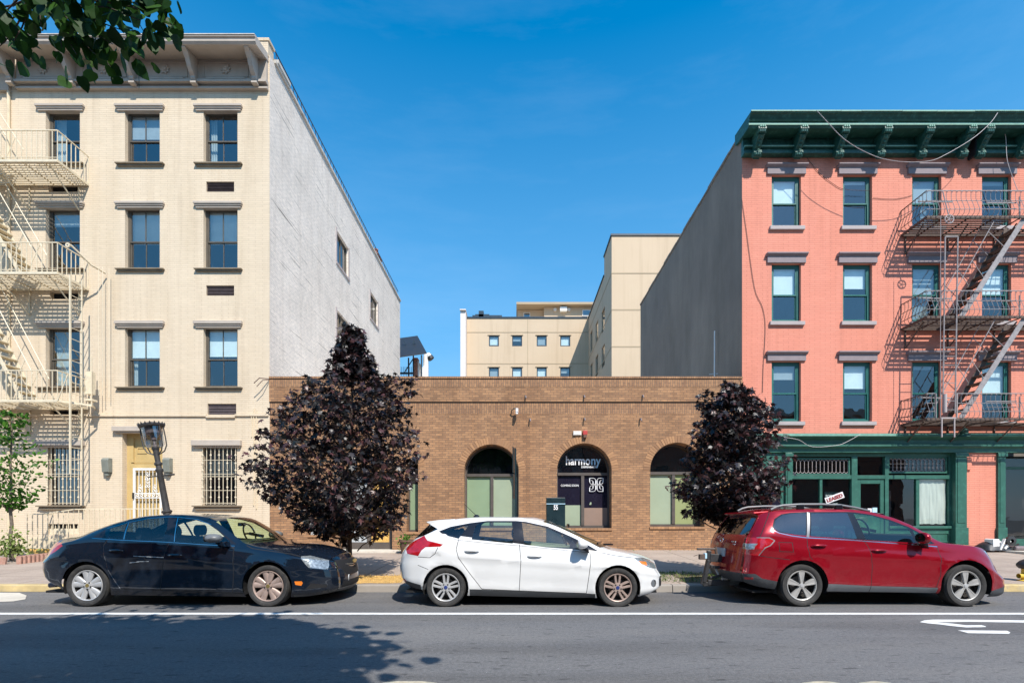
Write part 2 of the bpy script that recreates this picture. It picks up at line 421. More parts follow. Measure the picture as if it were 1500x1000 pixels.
# ------------------------------------------------------------ ground
YK = 9.4; ZK = .13                     # kerb face and kerb height
m, nt, out = newmat('asphalt')
p = N(nt, 'ShaderNodeBsdfPrincipled'); g = pos(nt)
c = mixrgb(nt, ramp(nt, noise(nt, g, 90, 3, .7), .3, .72), (.105, .10, .096), (.25, .243, .235))
c = mixrgb(nt, ramp(nt, noise(nt, scaled(nt, g, .25, 1.3, 1), 1.1, 6, .6), .35, .7), c, mixrgb(nt, 1.0, c, (.76, .78, .82), 'MULTIPLY'))
c = mixrgb(nt, ramp(nt, noise(nt, scaled(nt, g, 2.2, 9, 1), 1.7, 4, .6), .61, .66), c, mixrgb(nt, 1.0, c, (.5, .5, .51), 'MULTIPLY'))
c = mixrgb(nt, ramp(nt, noise(nt, g, 26, 3, .6), .38, .62), mixrgb(nt, 1.0, c, (.74, .74, .75), 'MULTIPLY'), c)
c = mixrgb(nt, ramp(nt, noise(nt, g, 33, 2, .5), .72, .75), c, (.3, .3, .3))
c = mixrgb(nt, ramp(nt, noise(nt, scaled(nt, g, .12, 1.0, 1), .9, 3, .5), .46, .6), c, mixrgb(nt, 1.0, c, (.80, .79, .78), 'MULTIPLY'))
vo = N(nt, 'ShaderNodeTexVoronoi', feature='DISTANCE_TO_EDGE'); vo.inputs['Scale'].default_value = .33
nn = N(nt, 'ShaderNodeTexNoise'); nn.inputs['Scale'].default_value = 2.5; nn.inputs['Detail'].default_value = 5; L(nt, g, nn.inputs['Vector'])
va = N(nt, 'ShaderNodeVectorMath', operation='MULTIPLY_ADD'); L(nt, nn.outputs[1], va.inputs[0]); va.inputs[1].default_value = (.7, .7, 0); L(nt, g, va.inputs[2])
L(nt, va.outputs[0], vo.inputs['Vector'])
ck = ramp(nt, vo.outputs[0], 0, .005, (.22, .22, .22), (0, 0, 0))
c = mixrgb(nt, ck, c, (.035, .035, .038))
L(nt, c, p.inputs[0]); p.inputs['Roughness'].default_value = .88
L(nt, bump(nt, noise(nt, g, 70, 4, .7), .55, .012), p.inputs['Normal']); L(nt, p.outputs[0], out.inputs[0])

m, nt, out = newmat('sidewalk')
p = N(nt, 'ShaderNodeBsdfPrincipled'); g = pos(nt)
c = mixrgb(nt, ramp(nt, noise(nt, g, 1.1, 8, .65), .3, .7), (.31, .245, .20), (.43, .35, .285))
c = mixrgb(nt, ramp(nt, noise(nt, g, 28, 3), .35, .7), c, mixrgb(nt, 1.0, c, (.82, .8, .78), 'MULTIPLY'))
b = N(nt, 'ShaderNodeTexBrick'); L(nt, g, b.inputs['Vector']); b.inputs['Scale'].default_value = 1; b.offset = 0
b.inputs['Brick Width'].default_value = 1.6; b.inputs['Row Height'].default_value = 1.5; b.inputs['Mortar Size'].default_value = .012
c = mixrgb(nt, b.outputs['Fac'], c, (.14, .115, .09))
L(nt, c, p.inputs[0]); p.inputs['Roughness'].default_value = .9
L(nt, bump(nt, noise(nt, g, 40, 4, .7), .3, .01), p.inputs['Normal']); L(nt, p.outputs[0], out.inputs[0])

mb = MB(); mb.quad((-600, -600, -.02), (600, -600, -.02), (600, 1500, -.02), (-600, 1500, -.02)); structure(mb, 'ground', 'asphalt_patch')
mb = MB(); mb.quad((-120, -4.2, 0), (120, -4.2, 0), (120, YK, 0), (-120, YK, 0)); structure(mb, 'road', 'asphalt')
def zwalk(y): return ZK + (y - YK) / (YF - YK) * .25
mb = MB()
for x0, x1 in ((-120, 120),):
    mb.prism([(YK + .16, -.01), (YK + .16, zwalk(YK + .16)), (YF + .3, zwalk(YF + .3)), (YF + .3, -.01)], 'x', x0, x1)
structure(mb, 'sidewalk', 'sidewalk')
mb = MB(); xk = fx(60, YK)
for i in range(44):
    x0 = -60 + i * 3.0
    if x0 + 3 < 90: mb.prism([(YK, -.01), (YK + .01, ZK - .015), (YK + .025, ZK), (YK + .155, ZK + .006), (YK + .155, -.01)], 'x', x0, x0 + 2.985)
structure(mb, 'kerb', 'concrete')
mb = MB(); mb.box(-120, 120, -10, -4.2, -.015, .13); structure(mb, 'sidewalk_opposite', 'sidewalk')
mb = MB(); mb.quad((-120, -4.2, .134), (120, -4.2, .134), (120, -4.05, .134), (-120, -4.05, .134))
# faded yellow paint on the kerb near both ends of the picture
def kerb_paint(x0, x1):
    mb = MB(); mb.prism([(YK - .004, .01), (YK + .006, ZK - .012), (YK + .022, ZK + .004), (YK + .15, ZK + .010), (YK + .15, ZK + .006), (YK + .03, ZK)], 'x', x0, x1)
    return structure(mb, 'kerb_paint', 'kerb_yellow')
kerb_paint(-14, -7.6); kerb_paint(8.4, 14)
# road markings
def flat(mb, pts, z=.004): mb.add([(x, y, z) for x, y in pts], [tuple(range(len(pts)))])
def gp(px, py): Y = F * H / (py - CY); return (fx(px, Y), Y)
plain('worn_line', (.42, .37, .27), .8, var=.3, scale=12, dirt=(.2, .19, .17))
mb = MB(); Y1 = F * H / (897.0 - CY); Y2 = F * H / (899.6 - CY); flat(mb, [(-60, Y1), (-60, Y2), (60, Y2 - .02), (60, Y1 - .02)])
structure(mb, 'lane_line', 'paint_line', recalc=False)
mb = MB()
up = [(1348, 910.5), (1354, 908.2), (1367, 907.2), (1420, 907.3), (1500, 908.3), (1560, 909)]
lo = [(1348, 911), (1356, 912.2), (1372, 911.2), (1420, 910.4), (1500, 911.6), (1560, 912.4)]
for i in range(5): flat(mb, [gp(*up[i]), gp(*up[i + 1]), gp(*lo[i + 1]), gp(*lo[i])])
up = [(1356, 912.1), (1372, 911.3), (1395, 913), (1415, 915.5), (1438, 915.3), (1444, 917)]
lo = [(1358, 912.6), (1376, 914.2), (1395, 916.6), (1415, 918.7), (1438, 918.3), (1444, 918)]
for i in range(5): flat(mb, [gp(*up[i]), gp(*up[i + 1]), gp(*lo[i + 1]), gp(*lo[i])])
flat(mb, [gp(1403, 922.8), gp(1475, 923.6), gp(1480, 926), gp(1478, 928), gp(1418, 927)])
structure(mb, 'bike_lane_marking', 'paint_line', recalc=False)
mb = MB()
for a, b in ((560, 640), (1175, 1230), (1258, 1305)):
    flat(mb, [gp(a, 1000), gp(a + 22, 997.4), gp(b - 22, 997.4), gp(b, 1000), gp(b + 6, 1012), gp(a - 6, 1012)])
structure(mb, 'centre_marking', 'worn_line', recalc=False)
# worn concrete apron in the gutter at the far left
mb = MB(); flat(mb, [gp(-40, 867.5), gp(28, 868), gp(39, 872), gp(37, 877.5), gp(20, 880.5), gp(-40, 883)], .006); structure(mb, 'concrete_patch', 'step_stone', recalc=False)

# tree pits: loose straw, grass
def blades(name, mat, x0, x1, y0, y1, n, size, seed, label, cat):
    r_ = random.Random(seed); vs, fs = [], []
    for i in range(n):
        x, y = r_.uniform(x0, x1), r_.uniform(y0, y1)
        if r_.random() > .45 + .9 * mnoise.noise(Vector((x * 1.4, y * 1.4, seed))) + .35: continue
        z = zwalk(y) + .004; a = r_.uniform(0, 6.28); l = size * r_.uniform(.5, 1.4); ti = r_.uniform(.1, 1.0)
        d = Vector((math.cos(a) * l, math.sin(a) * l, l * ti)); pth = Vector((-math.sin(a), math.cos(a), 0)) * size * .16
        k = len(vs); q = Vector((x, y, z)); vs += [tuple(q - pth), tuple(q + pth), tuple(q + d)]; fs.append((k, k + 1, k + 2))
    me = bpy.data.meshes.new(name); me.from_pydata(vs, [], fs); me.materials.append(MATS[mat])
    o = link(name, me); tag(o, label, cat, kind='stuff'); return o
plain('mulch', (.50, .31, .10), .95, var=.3, scale=9, bmp=.5, dirt=(.62, .42, .15))
plain('pit_soil', (.16, .12, .08), .95, var=.3, scale=9, bmp=.5)
def patch(x0, x1, y0, y1, mat, seed, name):
    r_ = random.Random(seed); n = 26; cx, cy = (x0 + x1) / 2, (y0 + y1) / 2; pts = []
    for i in range(n):
        a = 2 * math.pi * i / n; k = r_.uniform(.9, 1.06)
        ux, uy = math.cos(a), math.sin(a); s_ = 1 / max(abs(ux), abs(uy)) ** .75
        y = cy + uy * s_ * (y1 - y0) / 2 * k; y = max(y, YK + .17); pts.append((cx + ux * s_ * (x1 - x0) / 2 * k, y, zwalk(y) + .006))
    mb = MB(); mb.add(pts, [tuple(range(n))]); return tag(structure(mb, name, mat, recalc=False), kind='structure')
patch(-4.2, -2.15, 9.58, 10.6, 'mulch', 3, 'mulch_bed')
blades('straw', 'straw_blade', -4.3, -2.0, 9.58, 10.75, 2600, .03, 5, 'dry yellow straw and leaf litter on the kerb strip between the black and white cars', 'leaf litter')
patch(3.3, 5.4, 9.6, 10.9, 'pit_soil', 4, 'tree_pit')
blades('grass', 'grass_blade', 2.6, 5.2, 9.7, 11.1, 2600, .06, 6, 'tufts of green grass along the tree pit behind the bike rack', 'grass')
blades('weeds', 'grass_blade', -14, 13, 15.75, 16.08, 900, .05, 8, 'sparse weeds at the foot of the house fronts', 'weeds')
blades('litter', 'straw_blade', -10, 10, 9.6, 16, 500, .02, 9, 'scattered dry leaf bits on the sidewalk', 'leaf litter')
# ------------------------------------------------------------ windows used by the old houses
def sash_window(par, x0, x1, z0, z1, rec, frame, gl='window_glass', mid=.47, muntin=False, blind=None, curtain=None, label=None, fw=.05, inner=None, kind='blind_white'):
    """double-hung window set rec behind the house front; window > pane, blind"""
    y = YF + rec; mb = MB(); zm = z0 + (z1 - z0) * mid
    e = .004
    mb.box(x0 + e, x0 + fw, y, y + .07, z0 + e, z1 - e); mb.box(x1 - fw, x1 - e, y, y + .07, z0 + e, z1 - e)
    mb.box(x0 + fw, x1 - fw, y, y + .07, z1 - fw, z1 - e); mb.box(x0 + fw, x1 - fw, y, y + .07, z0 + e, z0 + fw)
    # upper sash proud of the lower
    a, b = x0 + fw, x1 - fw; s_ = .035
    for (c, d, yy) in ((zm - .02, z1 - fw, y + .012), (z0 + fw, zm + .015, y + .042)):
        mb.box(a, a + s_, yy, yy + .025, c, d); mb.box(b - s_, b, yy, yy + .025, c, d)
        mb.box(a + s_, b - s_, yy, yy + .025, d - s_, d); mb.box(a + s_, b - s_, yy, yy + .025, c, c + s_ * 1.2)
        if muntin: mb.box((a + b) / 2 - .01, (a + b) / 2 + .01, yy, yy + .024, c + s_ * 1.2, d - s_)
    wdw = mb.build('window', frame, par)
    if label: wdw['label'] = label
    pm = MB(); pm.quad((a + .01, y + .03, zm), (b - .01, y + .03, zm), (b - .01, y + .03, z1 - fw - .01), (a + .01, y + .03, z1 - fw - .01))
    pm.build('pane', gl, wdw)
    pm = MB(); pm.quad((a + .01, y + .058, z0 + fw + .01), (b - .01, y + .058, z0 + fw + .01), (b - .01, y + .058, zm), (a + .01, y + .058, zm))
    pm.build('pane', gl, wdw)
    if blind:
        mb = MB(); zb = z1 - (z1 - z0) * blind; n = int((z1 - zb) / .045)
        if kind == 'blind_slats':
            for i in range(n): zz = z1 - fw - i * .045; mb.prism([(y + .10, zz), (y + .13, zz - .038), (y + .133, zz - .036), (y + .103, zz + .002)], 'x', a + .015, b - .015)
            mb.build('blind', 'blind_white', wdw)
        else:
            mb.box(a + .015, b - .015, y + .10, y + .105, zb, z1 - fw); mb.box(a + .015, b - .015, y + .094, y + .112, zb - .02, zb); mb.build('blind', kind, wdw)
    if curtain:
        mb = MB()
        for (u0, u1) in curtain:
            ua, ub = a + (b - a) * u0, a + (b - a) * u1; k = max(4, int((ub - ua) / .03)); pts = [(ua + (ub - ua) * i / k, y + .2 + (.03 if i % 2 else 0)) for i in range(k + 1)]
            for i in range(k): mb.quad((*pts[i], z0 + .06), (*pts[i + 1], z0 + .06), (*pts[i + 1], z1 - .05), (*pts[i], z1 - .05))
        mb.build('curtain', 'curtain', wdw)
    return wdw
def room(mb, x0, x1, z0, z1, y0, d=1.6):
    """inside of a room behind a window (open to the front)"""
    y1 = y0 + d
    mb.quad((x0, y1, z0), (x1, y1, z0), (x1, y1, z1), (x0, y1, z1)); mb.quad((x0, y0, z0), (x0, y1, z0), (x0, y1, z1), (x0, y0, z1))
    mb.quad((x1, y0, z0), (x1, y1, z0), (x1, y1, z1), (x1, y0, z1)); mb.quad((x0, y0, z0), (x1, y0, z0), (x1, y1, z0), (x0, y1, z0))
    mb.quad((x0, y0, z1), (x1, y0, z1), (x1, y1, z1), (x0, y1, z1))

# ------------------------------------------------------------ the cream apartment house
XL = fx(395); XN = fx(15)               # right corner, seam with the neighbour
ZT = 16.44; YB = 34.4
cream = thing('apartment_house', 'four-storey cream brick house with tan bracketed cornice and a white painted side wall', 'house', (fx(200), YF, .4))
rows = [(157.5, 240, 155, 165), (300, 394, 297, 307), (474, 567, 471, 482)]
holes = []; wins = []
XW = [(67, 117), (183, 234), (298, 348)]
for r_, (yt, yb, l0, l1) in enumerate(rows):
    for c_, (a, b) in enumerate(XW): holes.append((fx(a), fx(b), fz(yb), fz(yt + 3))); wins.append((r_, c_))
G = [(69, 117), (296, 347)]
for a, b in G: holes.append((fx(a), fx(b), fz(740), fz(648)))
holes.append((fx(179), fx(238), zwalk(YF), fz(630)))                       # doorway
vents = [(302, 343, 266, 281), (302, 343, 418, 433), (304, 346, 591, 607), (71, 114, 270, 281), (73, 116, 427, 438), (73, 116, 600, 607)]
for a, b, t, u in vents: holes.append((fx(a), fx(b), fz(u), fz(t)))
for a, b, t, u in ((71, 115, 767, 782),): holes.append((fx(a), fx(b), fz(u), fz(t)))
mb = MB(); wall_face(mb, lambda u, w_, d: (u, YF + d, w_), holes, XN, XL, .2, ZT - .02, .22, 1)
mb.quad((XN, YF, .2), (XN, YB, .2), (XN, YB, ZT - .02), (XN, YF, ZT - .02))
mb.build('front_wall', 'cream_brick', cream, recalc=False)
# side wall, four windows
sw = [(22.15, 23.75, 12.85, 14.3), (27.3, 28.85, 12.45, 13.95), (22.15, 23.75, 9.05, 10.75), (27.3, 28.85, 8.9, 10.4)]
mb = MB(); wall_face(mb, lambda u, w_, d: (XL - d, u, w_), sw, YF, YB, .2, ZT, .2, 1)
mb.quad((XN, YB, .2), (XL, YB, .2), (XL, YB, ZT), (XN, YB, ZT))
mb.build('side_wall', 'white_brick', cream, recalc=False)
for a, b, c, d in sw:
    mb = MB(); x = XL - .16
    mb.box(x, x + .06, a + .004, a + .09, c, d); mb.box(x, x + .06, b - .09, b - .004, c, d); mb.box(x, x + .06, a + .09, b - .09, c, c + .07); mb.box(x, x + .06, a + .09, b - .09, d - .07, d)
    mb.box(x, x + .05, (a + b) / 2 - .03, (a + b) / 2 + .03, c + .07, d - .07)
    w1 = mb.build('window', 'frame_dark', cream)
    mb = MB(); mb.quad((x + .02, a + .09, c + .07), (x + .02, b - .09, c + .07), (x + .02, b - .09, d - .07), (x + .02, a + .09, d - .07)); mb.build('pane', 'window_glass', w1)
    mb = MB(); mb.box(x - .8, x - .79, a, b, c, d); mb.build('blind', 'blind_grey', w1)
    mb = MB(); mb.box(XL - .1, XL + .05, a - .08, b + .08, c - .09, c - .003); mb.box(XL - .01, XL + .03, a - .1, a - .0, c, d + .06); mb.box(XL - .01, XL + .03, b, b + .08, c, d + .06); mb.build('sill', 'stone_light', w1)
mb = MB(); mb.box(XN + .02, XL - .35, YF + .35, YB - .1, ZT - .5, ZT - .44); mb.build('roof', 'roof_membrane', cream)
mb = MB(); mb.box(XL - .3, XL + .07, YF + .3, YB + .03, ZT, ZT + .09); mb.box(XL - .3, XL + .10, YF + .4, YF + 1.3, ZT + .09, ZT + .2); mb.build('side_coping', 'parapet_cap', cream)
mb = MB(); mb.box(XL - .34, XL - .02, YF - .06, YF + .3, ZT - .1, ZT + .38); mb.box(XL - .38, XL + .02, YF - .09, YF + .33, ZT + .38, ZT + .46); mb.build('corner_pier', 'cream_brick', cream)
# rooms behind the windows
mb = MB()
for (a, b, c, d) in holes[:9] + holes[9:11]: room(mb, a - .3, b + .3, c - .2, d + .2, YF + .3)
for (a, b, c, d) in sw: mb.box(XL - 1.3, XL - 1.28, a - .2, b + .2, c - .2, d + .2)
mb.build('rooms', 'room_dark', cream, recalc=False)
wk = {(0, 0): dict(curtain=[(0, .3)]), (0, 1): dict(blind=.45, kind='blind_grey', muntin=True), (0, 2): dict(muntin=True, curtain=[(0, .18)]),
      (1, 0): dict(blind=.25, kind='blind_grey'), (1, 1): dict(blind=.53, kind='blind_slats', muntin=True), (1, 2): dict(blind=.53, kind='blind_slats', muntin=True),
      (2, 0): dict(curtain=[(0, .5)]), (2, 1): dict(blind=.48, muntin=True, curtain=[(0, .12)]), (2, 2): dict(blind=.46, muntin=True)}
for (r_, c_) in wins:
    h = holes[r_ * 3 + c_]; k = dict(wk[(r_, c_)])
    wd = sash_window(cream, h[0], h[1], h[2], h[3], .13, 'frame_dark', fw=.06, **k)
    l0, l1 = rows[r_][2:]; g = 3.0 if c_ else 0
    a, b = h[0] - .30, h[1] + .14 if False else h[1] + .17
    a = h[0] - .28
    mb = MB(); z0, z1 = fz(l1 - 1), fz(l0)
    mb.box(a + .05, b - .05, YF - .05, YF + .12, z0 + .01, z0 + .07); mb.box(a + .02, b - .02, YF - .08, YF + .12, z0 + .07, z0 + .12); mb.box(a, b, YF - .11, YF + .12, z0 + .12, z1)
    mb.build('lintel', 'tan_trim', wd, bevel=.012)
    mb = MB(); zb = h[2]; mb.box(a + .02, b, YF - .11, YF + .12, zb - .045, zb - .004); mb.box(a + .06, b - .05, YF - .06, YF + .1, zb - .10, zb - .045)
    mb.build('sill', 'sill_brown', wd, bevel=.008)
for i, (a, b) in enumerate(G):
    x0, x1, z0, z1 = fx(a), fx(b), fz(740), fz(648)
    wd = sash_window(cream, x0, x1, z0, z1, .13, 'frame_dark', gl='window_glass_dark', fw=.05, blind=.5, kind='blind_grey')
    mb = MB(); mb.box(x0 - .28, x1 + .17, YF - .14, YF + .12, fz(653), fz(645)); mb.box(x0 - .22, x1 + .12, YF - .08, YF + .12, fz(653) - .05, fz(653)); mb.build('lintel', 'tan_trim', wd, bevel=.01)
    mb = MB(); mb.box(x0 - .26, x1 + .18, YF - .14, YF + .1, z0 - .04, z0 - .002); mb.box(x0 - .2, x1 + .12, YF - .08, YF + .1, z0 - .14, z0 - .04); mb.build('sill', 'sill_brown', wd, bevel=.01)
    mb = MB(); n = 9; yg = YF - .02
    for k in range(n):
        x = x0 + .03 + (x1 - x0 - .06) * k / (n - 1); mb.bar((x, yg, z0 + .03), (x, yg, z1 - .03), .016)
    for zz in (.04, .24, .46, .5, .72, .93): mb.bar((x0 + .02, yg, z0 + (z1 - z0) * zz), (x1 - .02, yg, z0 + (z1 - z0) * zz), .014)
    for k in range(0, n, 2):
        x = x0 + .03 + (x1 - x0 - .06) * k / (n - 1)
        for zz in (.13, .29, .42, .56, .67, .8):
            zc = z0 + (z1 - z0) * zz; mb.lathe([(.0, -.012), (.035, 0), (.0, .012)], (x, yg - .01, zc), 'y', 6)
    mb.build('security_grille', 'cream_metal', wd)
# vents
for i, (a, b, t, u) in enumerate(vents):
    x0, x1, z0, z1 = fx(a), fx(b), fz(u), fz(t); mb = MB()
    if i >= 3: mb.box(x0, x1, YF + .15, YF + .16, z0, z1); mb.build('vent', 'dark_void', cream); continue
    n = 7
    for k in range(n): zz = z0 + (z1 - z0) * (k + .5) / n; mb.prism([(YF + .03, zz - .02), (YF + .08, zz + .018), (YF + .085, zz + .014), (YF + .035, zz - .024)], 'x', x0 + .01, x1 - .01)
    mb.box(x0, x1, YF + .09, YF + .1, z0, z1); mb.build('vent', 'vent_grey', cream)
x0, x1, z0, z1 = fx(71), fx(115), fz(782), fz(767); mb = MB()
mb.box(x0, x1, YF + .12, YF + .13, z0, z1)
wd = mb.build('cellar_window', 'dark_void', cream); mb = MB(); mb.box(x0 + .01, x1 - .01, YF + .03, YF + .08, z0, z0 + (z1 - z0) * .55)
for k in range(8): x = x0 + (x1 - x0) * (k + .5) / 8; mb.bar((x, YF + .05, z0), (x, YF + .05, z1), .02)
mb.build('vent_panel', 'cream_metal', wd)
# belt course
mb = MB(); zb = fz(608.5); mb.box(fx(128), fx(303), YF - .05, YF + .02, zb - .03, zb + .035); mb.box(fx(303), fx(345), YF - .06, YF + .02, zb - .075, zb - .02); mb.box(fx(345), XL - .03, YF - .05, YF + .02, zb - .02, zb + .045); mb.box(XN + .3, fx(60), YF - .05, YF + .02, zb - .03, zb + .035)
mb.build('belt_course', 'cream_brick', cream)
# cornice: soffit, fascia, frieze, brackets
cn = MB(); xa, xb = XN + .28, XL - .03; yo = YF - .78
cn.prism([(yo, 16.02), (yo - .05, 16.08), (yo - .05, 16.17), (yo - .09, 16.19), (yo - .09, 16.23), (YF, 16.40), (YF, 16.2), (yo + .02, 16.02)], 'x', xa, xb)
cor = cn.build('cornice', 'tan_trim', cream)
mb = MB(); mb.prism([(yo - .11, 16.23), (yo - .11, 16.255), (YF, 16.43), (YF + .3, 16.45), (YF + .3, 16.42), (YF, 16.401)], 'x', xa, xb); mb.build('cornice_flashing', 'parapet_cap', cor)
mb = MB(); fz0, fz1 = 15.52, 16.19; yf = YF - .11
mb.box(xa + .02, xb - .02, yf, YF, fz0, fz1); mb.box(xa + .0, xb, YF - .2, YF, 15.40, 15.47); mb.box(xa + .0, xb, YF - .15, YF, 15.47, fz0); mb.box(xa, xb, YF - .12, YF, 15.25, 15.30)
mb.box(xa, xb, YF - .05, YF, 15.30, 15.40)
mb.build('frieze', 'tan_trim', cor)
bp = [24, 112.5, 201, 290, 378]
for i, bx in enumerate(bp):
    x = fx(bx); prof = [(yf, 16.19), (yo + .03, 16.05), (yo + .04, 15.99), (yo + .14, 15.93), (yo + .24, 15.82), (yo + .33, 15.66), (yo + .42, 15.56), (yo + .5, 15.5), (yo + .5, 15.44), (yo + .56, 15.36), (yf, 15.36)]
    mb = MB(); mb.prism(prof, 'x', x - .07, x + .07); mb.prism([(u, w_ + .0) for u, w_ in [(yo + .12, 15.95), (yo + .20, 15.88), (yo + .24, 15.95), (yo + .14, 16.03)]], 'x', x - .085, x + .085)
    mb.box(x - .09, x + .09, yf - .16, yf, 15.30, 15.36)
    mb.build('bracket', 'tan_trim', cor, bevel=.008)
    if i < 4:
        xc = (x + fx(bp[i + 1])) / 2; mb = MB(); zc = (15.62 + 16.08) / 2; w2 = .72
        for (a, b, c, d) in ((xc - w2, xc + w2, 15.60, 15.63), (xc - w2, xc + w2, 16.05, 16.08), (xc - w2, xc - w2 + .03, 15.63, 16.05), (xc + w2 - .03, xc + w2, 15.63, 16.05)): mb.box(a, b, yf - .02, yf, c, d)
        mb.box(xc - .62, xc + .62, yf - .05, yf, fz0 + .0, fz0 + .045)
        st = []
        for k in range(16): a = math.pi * k / 8 + .2; rr = .17 if k % 2 == 0 else .11; st.append((xc + rr * math.cos(a), zc + rr * math.sin(a)))
        mb.prism(st, 'y', yf - .035, yf); mb.lathe([(.075, -.035), (.07, -.06), (.03, -.075), (0, -.06)], (xc, yf, zc), 'y', 12)
        mb.build('rosette_panel', 'tan_trim', cor)
# roof railing along the side
mb = MB()
y = YF + .6
while y < YB - .3:
    mb.bar((XL - .08, y, ZT + .05), (XL - .08, y, ZT + .62), .02)
    y += .33
for z in (.2, .60): mb.bar((XL - .08, YF + .5, ZT + z), (XL - .08, YB - .2, ZT + z), .028)
mb.build('roof_railing', 'iron_black', cream)
for (y, h, wd_) in ((YF + 1.9, .55, .5), (29.6, .75, .9), (YF + 1.1, .4, .3)):
    mb = MB(); mb.box(XL - .7, XL - .25, y, y + wd_, ZT - .4, ZT + h); mb.box(XL - .75, XL - .2, y - .05, y + wd_ + .05, ZT + h, ZT + h + .08); mb.lathe([(.1, 0), (.1, .35), (.14, .36), (.14, .42)], (XL - .45, y + wd_ / 2, ZT + h + .08), 'z', 10)
    mb.build('chimney', 'red_brick' if y > 20 else 'iron_black', cream)
# doorway: ochre surround, panelled transom, door, white scrolled security door
dx0, dx1 = fx(179), fx(238); zd = zwalk(YF); yd = YF + .2
door = MB(); door.box(dx0, dx1, yd + .05, yd + .1, fz(684), fz(630)); door.box(dx0, fx(188.5), yd, yd + .05, zd, fz(630)); door.box(fx(233), dx1, yd, yd + .05, zd, fz(630))
door.box(fx(188.5), fx(233), yd, yd + .05, fz(684), fz(678)); door.box(fx(188.5), fx(233), yd + .01, yd + .05, fz(640), fz(632))
door.box(fx(186), fx(235), yd - .03, yd, fz(676), fz(674.5))
for a, b in ((193, 207), (212, 226)):
    for t, u in ((653, 655), (661, 662.5)): door.box(fx(a), fx(b), yd + .03, yd + .05, fz(u), fz(t))
    for q in (a, b - 1): door.box(fx(q), fx(q + 1), yd + .03, yd + .05, fz(661), fz(655))
door.box(fx(188.5), fx(233), yd + .08, yd + .1, zd, fz(684))
dr = door.build('entrance', 'ochre_paint', cream)
mb = MB(); ax, bx = fx(189.5), fx(232); t, u = fz(684.5), zd + .03; yw = yd - .01
mb.box(ax, ax + .07, yw - .04, yw, u, t); mb.box(bx - .07, bx, yw - .04, yw, u, t); mb.box(ax + .07, bx - .07, yw - .04, yw, t - .07, t); mb.box(ax + .07, bx - .07, yw - .04, yw, u, u + .1)
n = 7
for k in range(1, n): x = ax + .07 + (bx - ax - .14) * k / n; mb.bar((x, yw - .02, u + .1), (x, yw - .02, t - .07), .016)
zm = fz(729); mb.box(ax + .07, bx - .07, yw - .035, yw - .005, zm, zm + .03); mb.box(ax + .07, bx - .07, yw - .035, yw - .005, zm + .14, zm + .17)
def scroll(cx_, cz_, r_, a0, turns, fl=1):
    pts = [(cx_ + fl * r_ * (1 - .7 * i / 14) * math.cos(a0 + turns * 2 * math.pi * i / 14), yw - .03, cz_ + r_ * (1 - .7 * i / 14) * math.sin(a0 + turns * 2 * math.pi * i / 14)) for i in range(15)]
    mb.tube(pts, .009, 4)
xc = (ax + bx) / 2
for i in range(6):
    for fl in (1, -1): scroll(xc + fl * (-.33 + .13 * i) * 1, zm + .085, .05, 0, 1, fl)
for (px_, pz_) in ((xc, t - .35), (xc, t - .6), (xc - .24, t - .75), (xc + .24, t - .75), (xc, u + .5), (xc - .24, u + .5), (xc + .24, u + .5), (xc, u + .25), (xc - .24, u + .28), (xc + .24, u + .28)):
    for fl in (1, -1): scroll(px_ + fl * .05, pz_, .055, 1.2, 1.1, fl); scroll(px_ + fl * .04, pz_ + .12, .04, -1.2, -1, fl)
    mb.lathe([(0, -.03), (.025, 0), (0, .03)], (px_, yw - .03, pz_ + .19), 'z', 6)
sd_ = mb.build('security_door', 'white_paint', dr); mb = MB(); mb.box(ax + .01, ax + .05, yw - .09, yw - .04, zm - .02, zm + .18); mb.build('handle', 'iron_black', dr)
mb = MB(); mb.box(fx(168), fx(240), YF - .14, YF + .1, fz(632), fz(625)); mb.box(fx(170), fx(239), YF - .08, YF + .1, fz(632) - .05, fz(632)); mb.build('door_lintel', 'tan_trim', dr, bevel=.01)
for px_ in (160, 248.5):
    t = thing('wall_lantern', 'grey box wall lantern %s the security door' % ('left of' if px_ < 200 else 'right of, half behind the leaning lamp post,'), 'wall lamp', (fx(px_), YF - .1, fz(683)), 'box lanterns beside the security door')
    x = fx(px_); mb = MB(); mb.prism([(YF - .16, fz(692)), (YF - .2, fz(674)), (YF - .14, fz(671)), (YF, fz(671)), (YF, fz(692))], 'x', x - .11, x + .11); mb.box(x - .06, x + .06, YF - .12, YF, fz(697), fz(692)); mb.build('housing', 'lantern_grey', t, bevel=.015)
# conduits at the right edge
mb = MB()
for px_, t, u in ((372, 598, 740), (376, 600, 745), (369, 607, 640)): mb.tube([(fx(px_), YF - .02, fz(u)), (fx(px_), YF - .02, fz(t))], .014, 6)
mb.box(fx(368), fx(378), YF - .03, YF, fz(709), fz(707.5)); mb.build('conduit', 'cream_paint', cream)
# overhanging bits of wire at the corner
mb = MB(); mb.tube([(fx(372, 15.8), 15.8, fz(561, 15.8)), (fx(380, 15.8), 15.8, fz(553.5, 15.8)), (fx(396), YF, fz(555))], .015, 5); mb.tube([(fx(376, 15.8), 15.8, fz(566, 15.8)), (fx(385, 15.8), 15.8, fz(556.5, 15.8)), (fx(396), YF, fz(556))], .012, 5)
tag(mb.build('cable_end', 'wire_dark'), 'short curling cable ends sticking out where the cream house meets the brick building', 'cable')
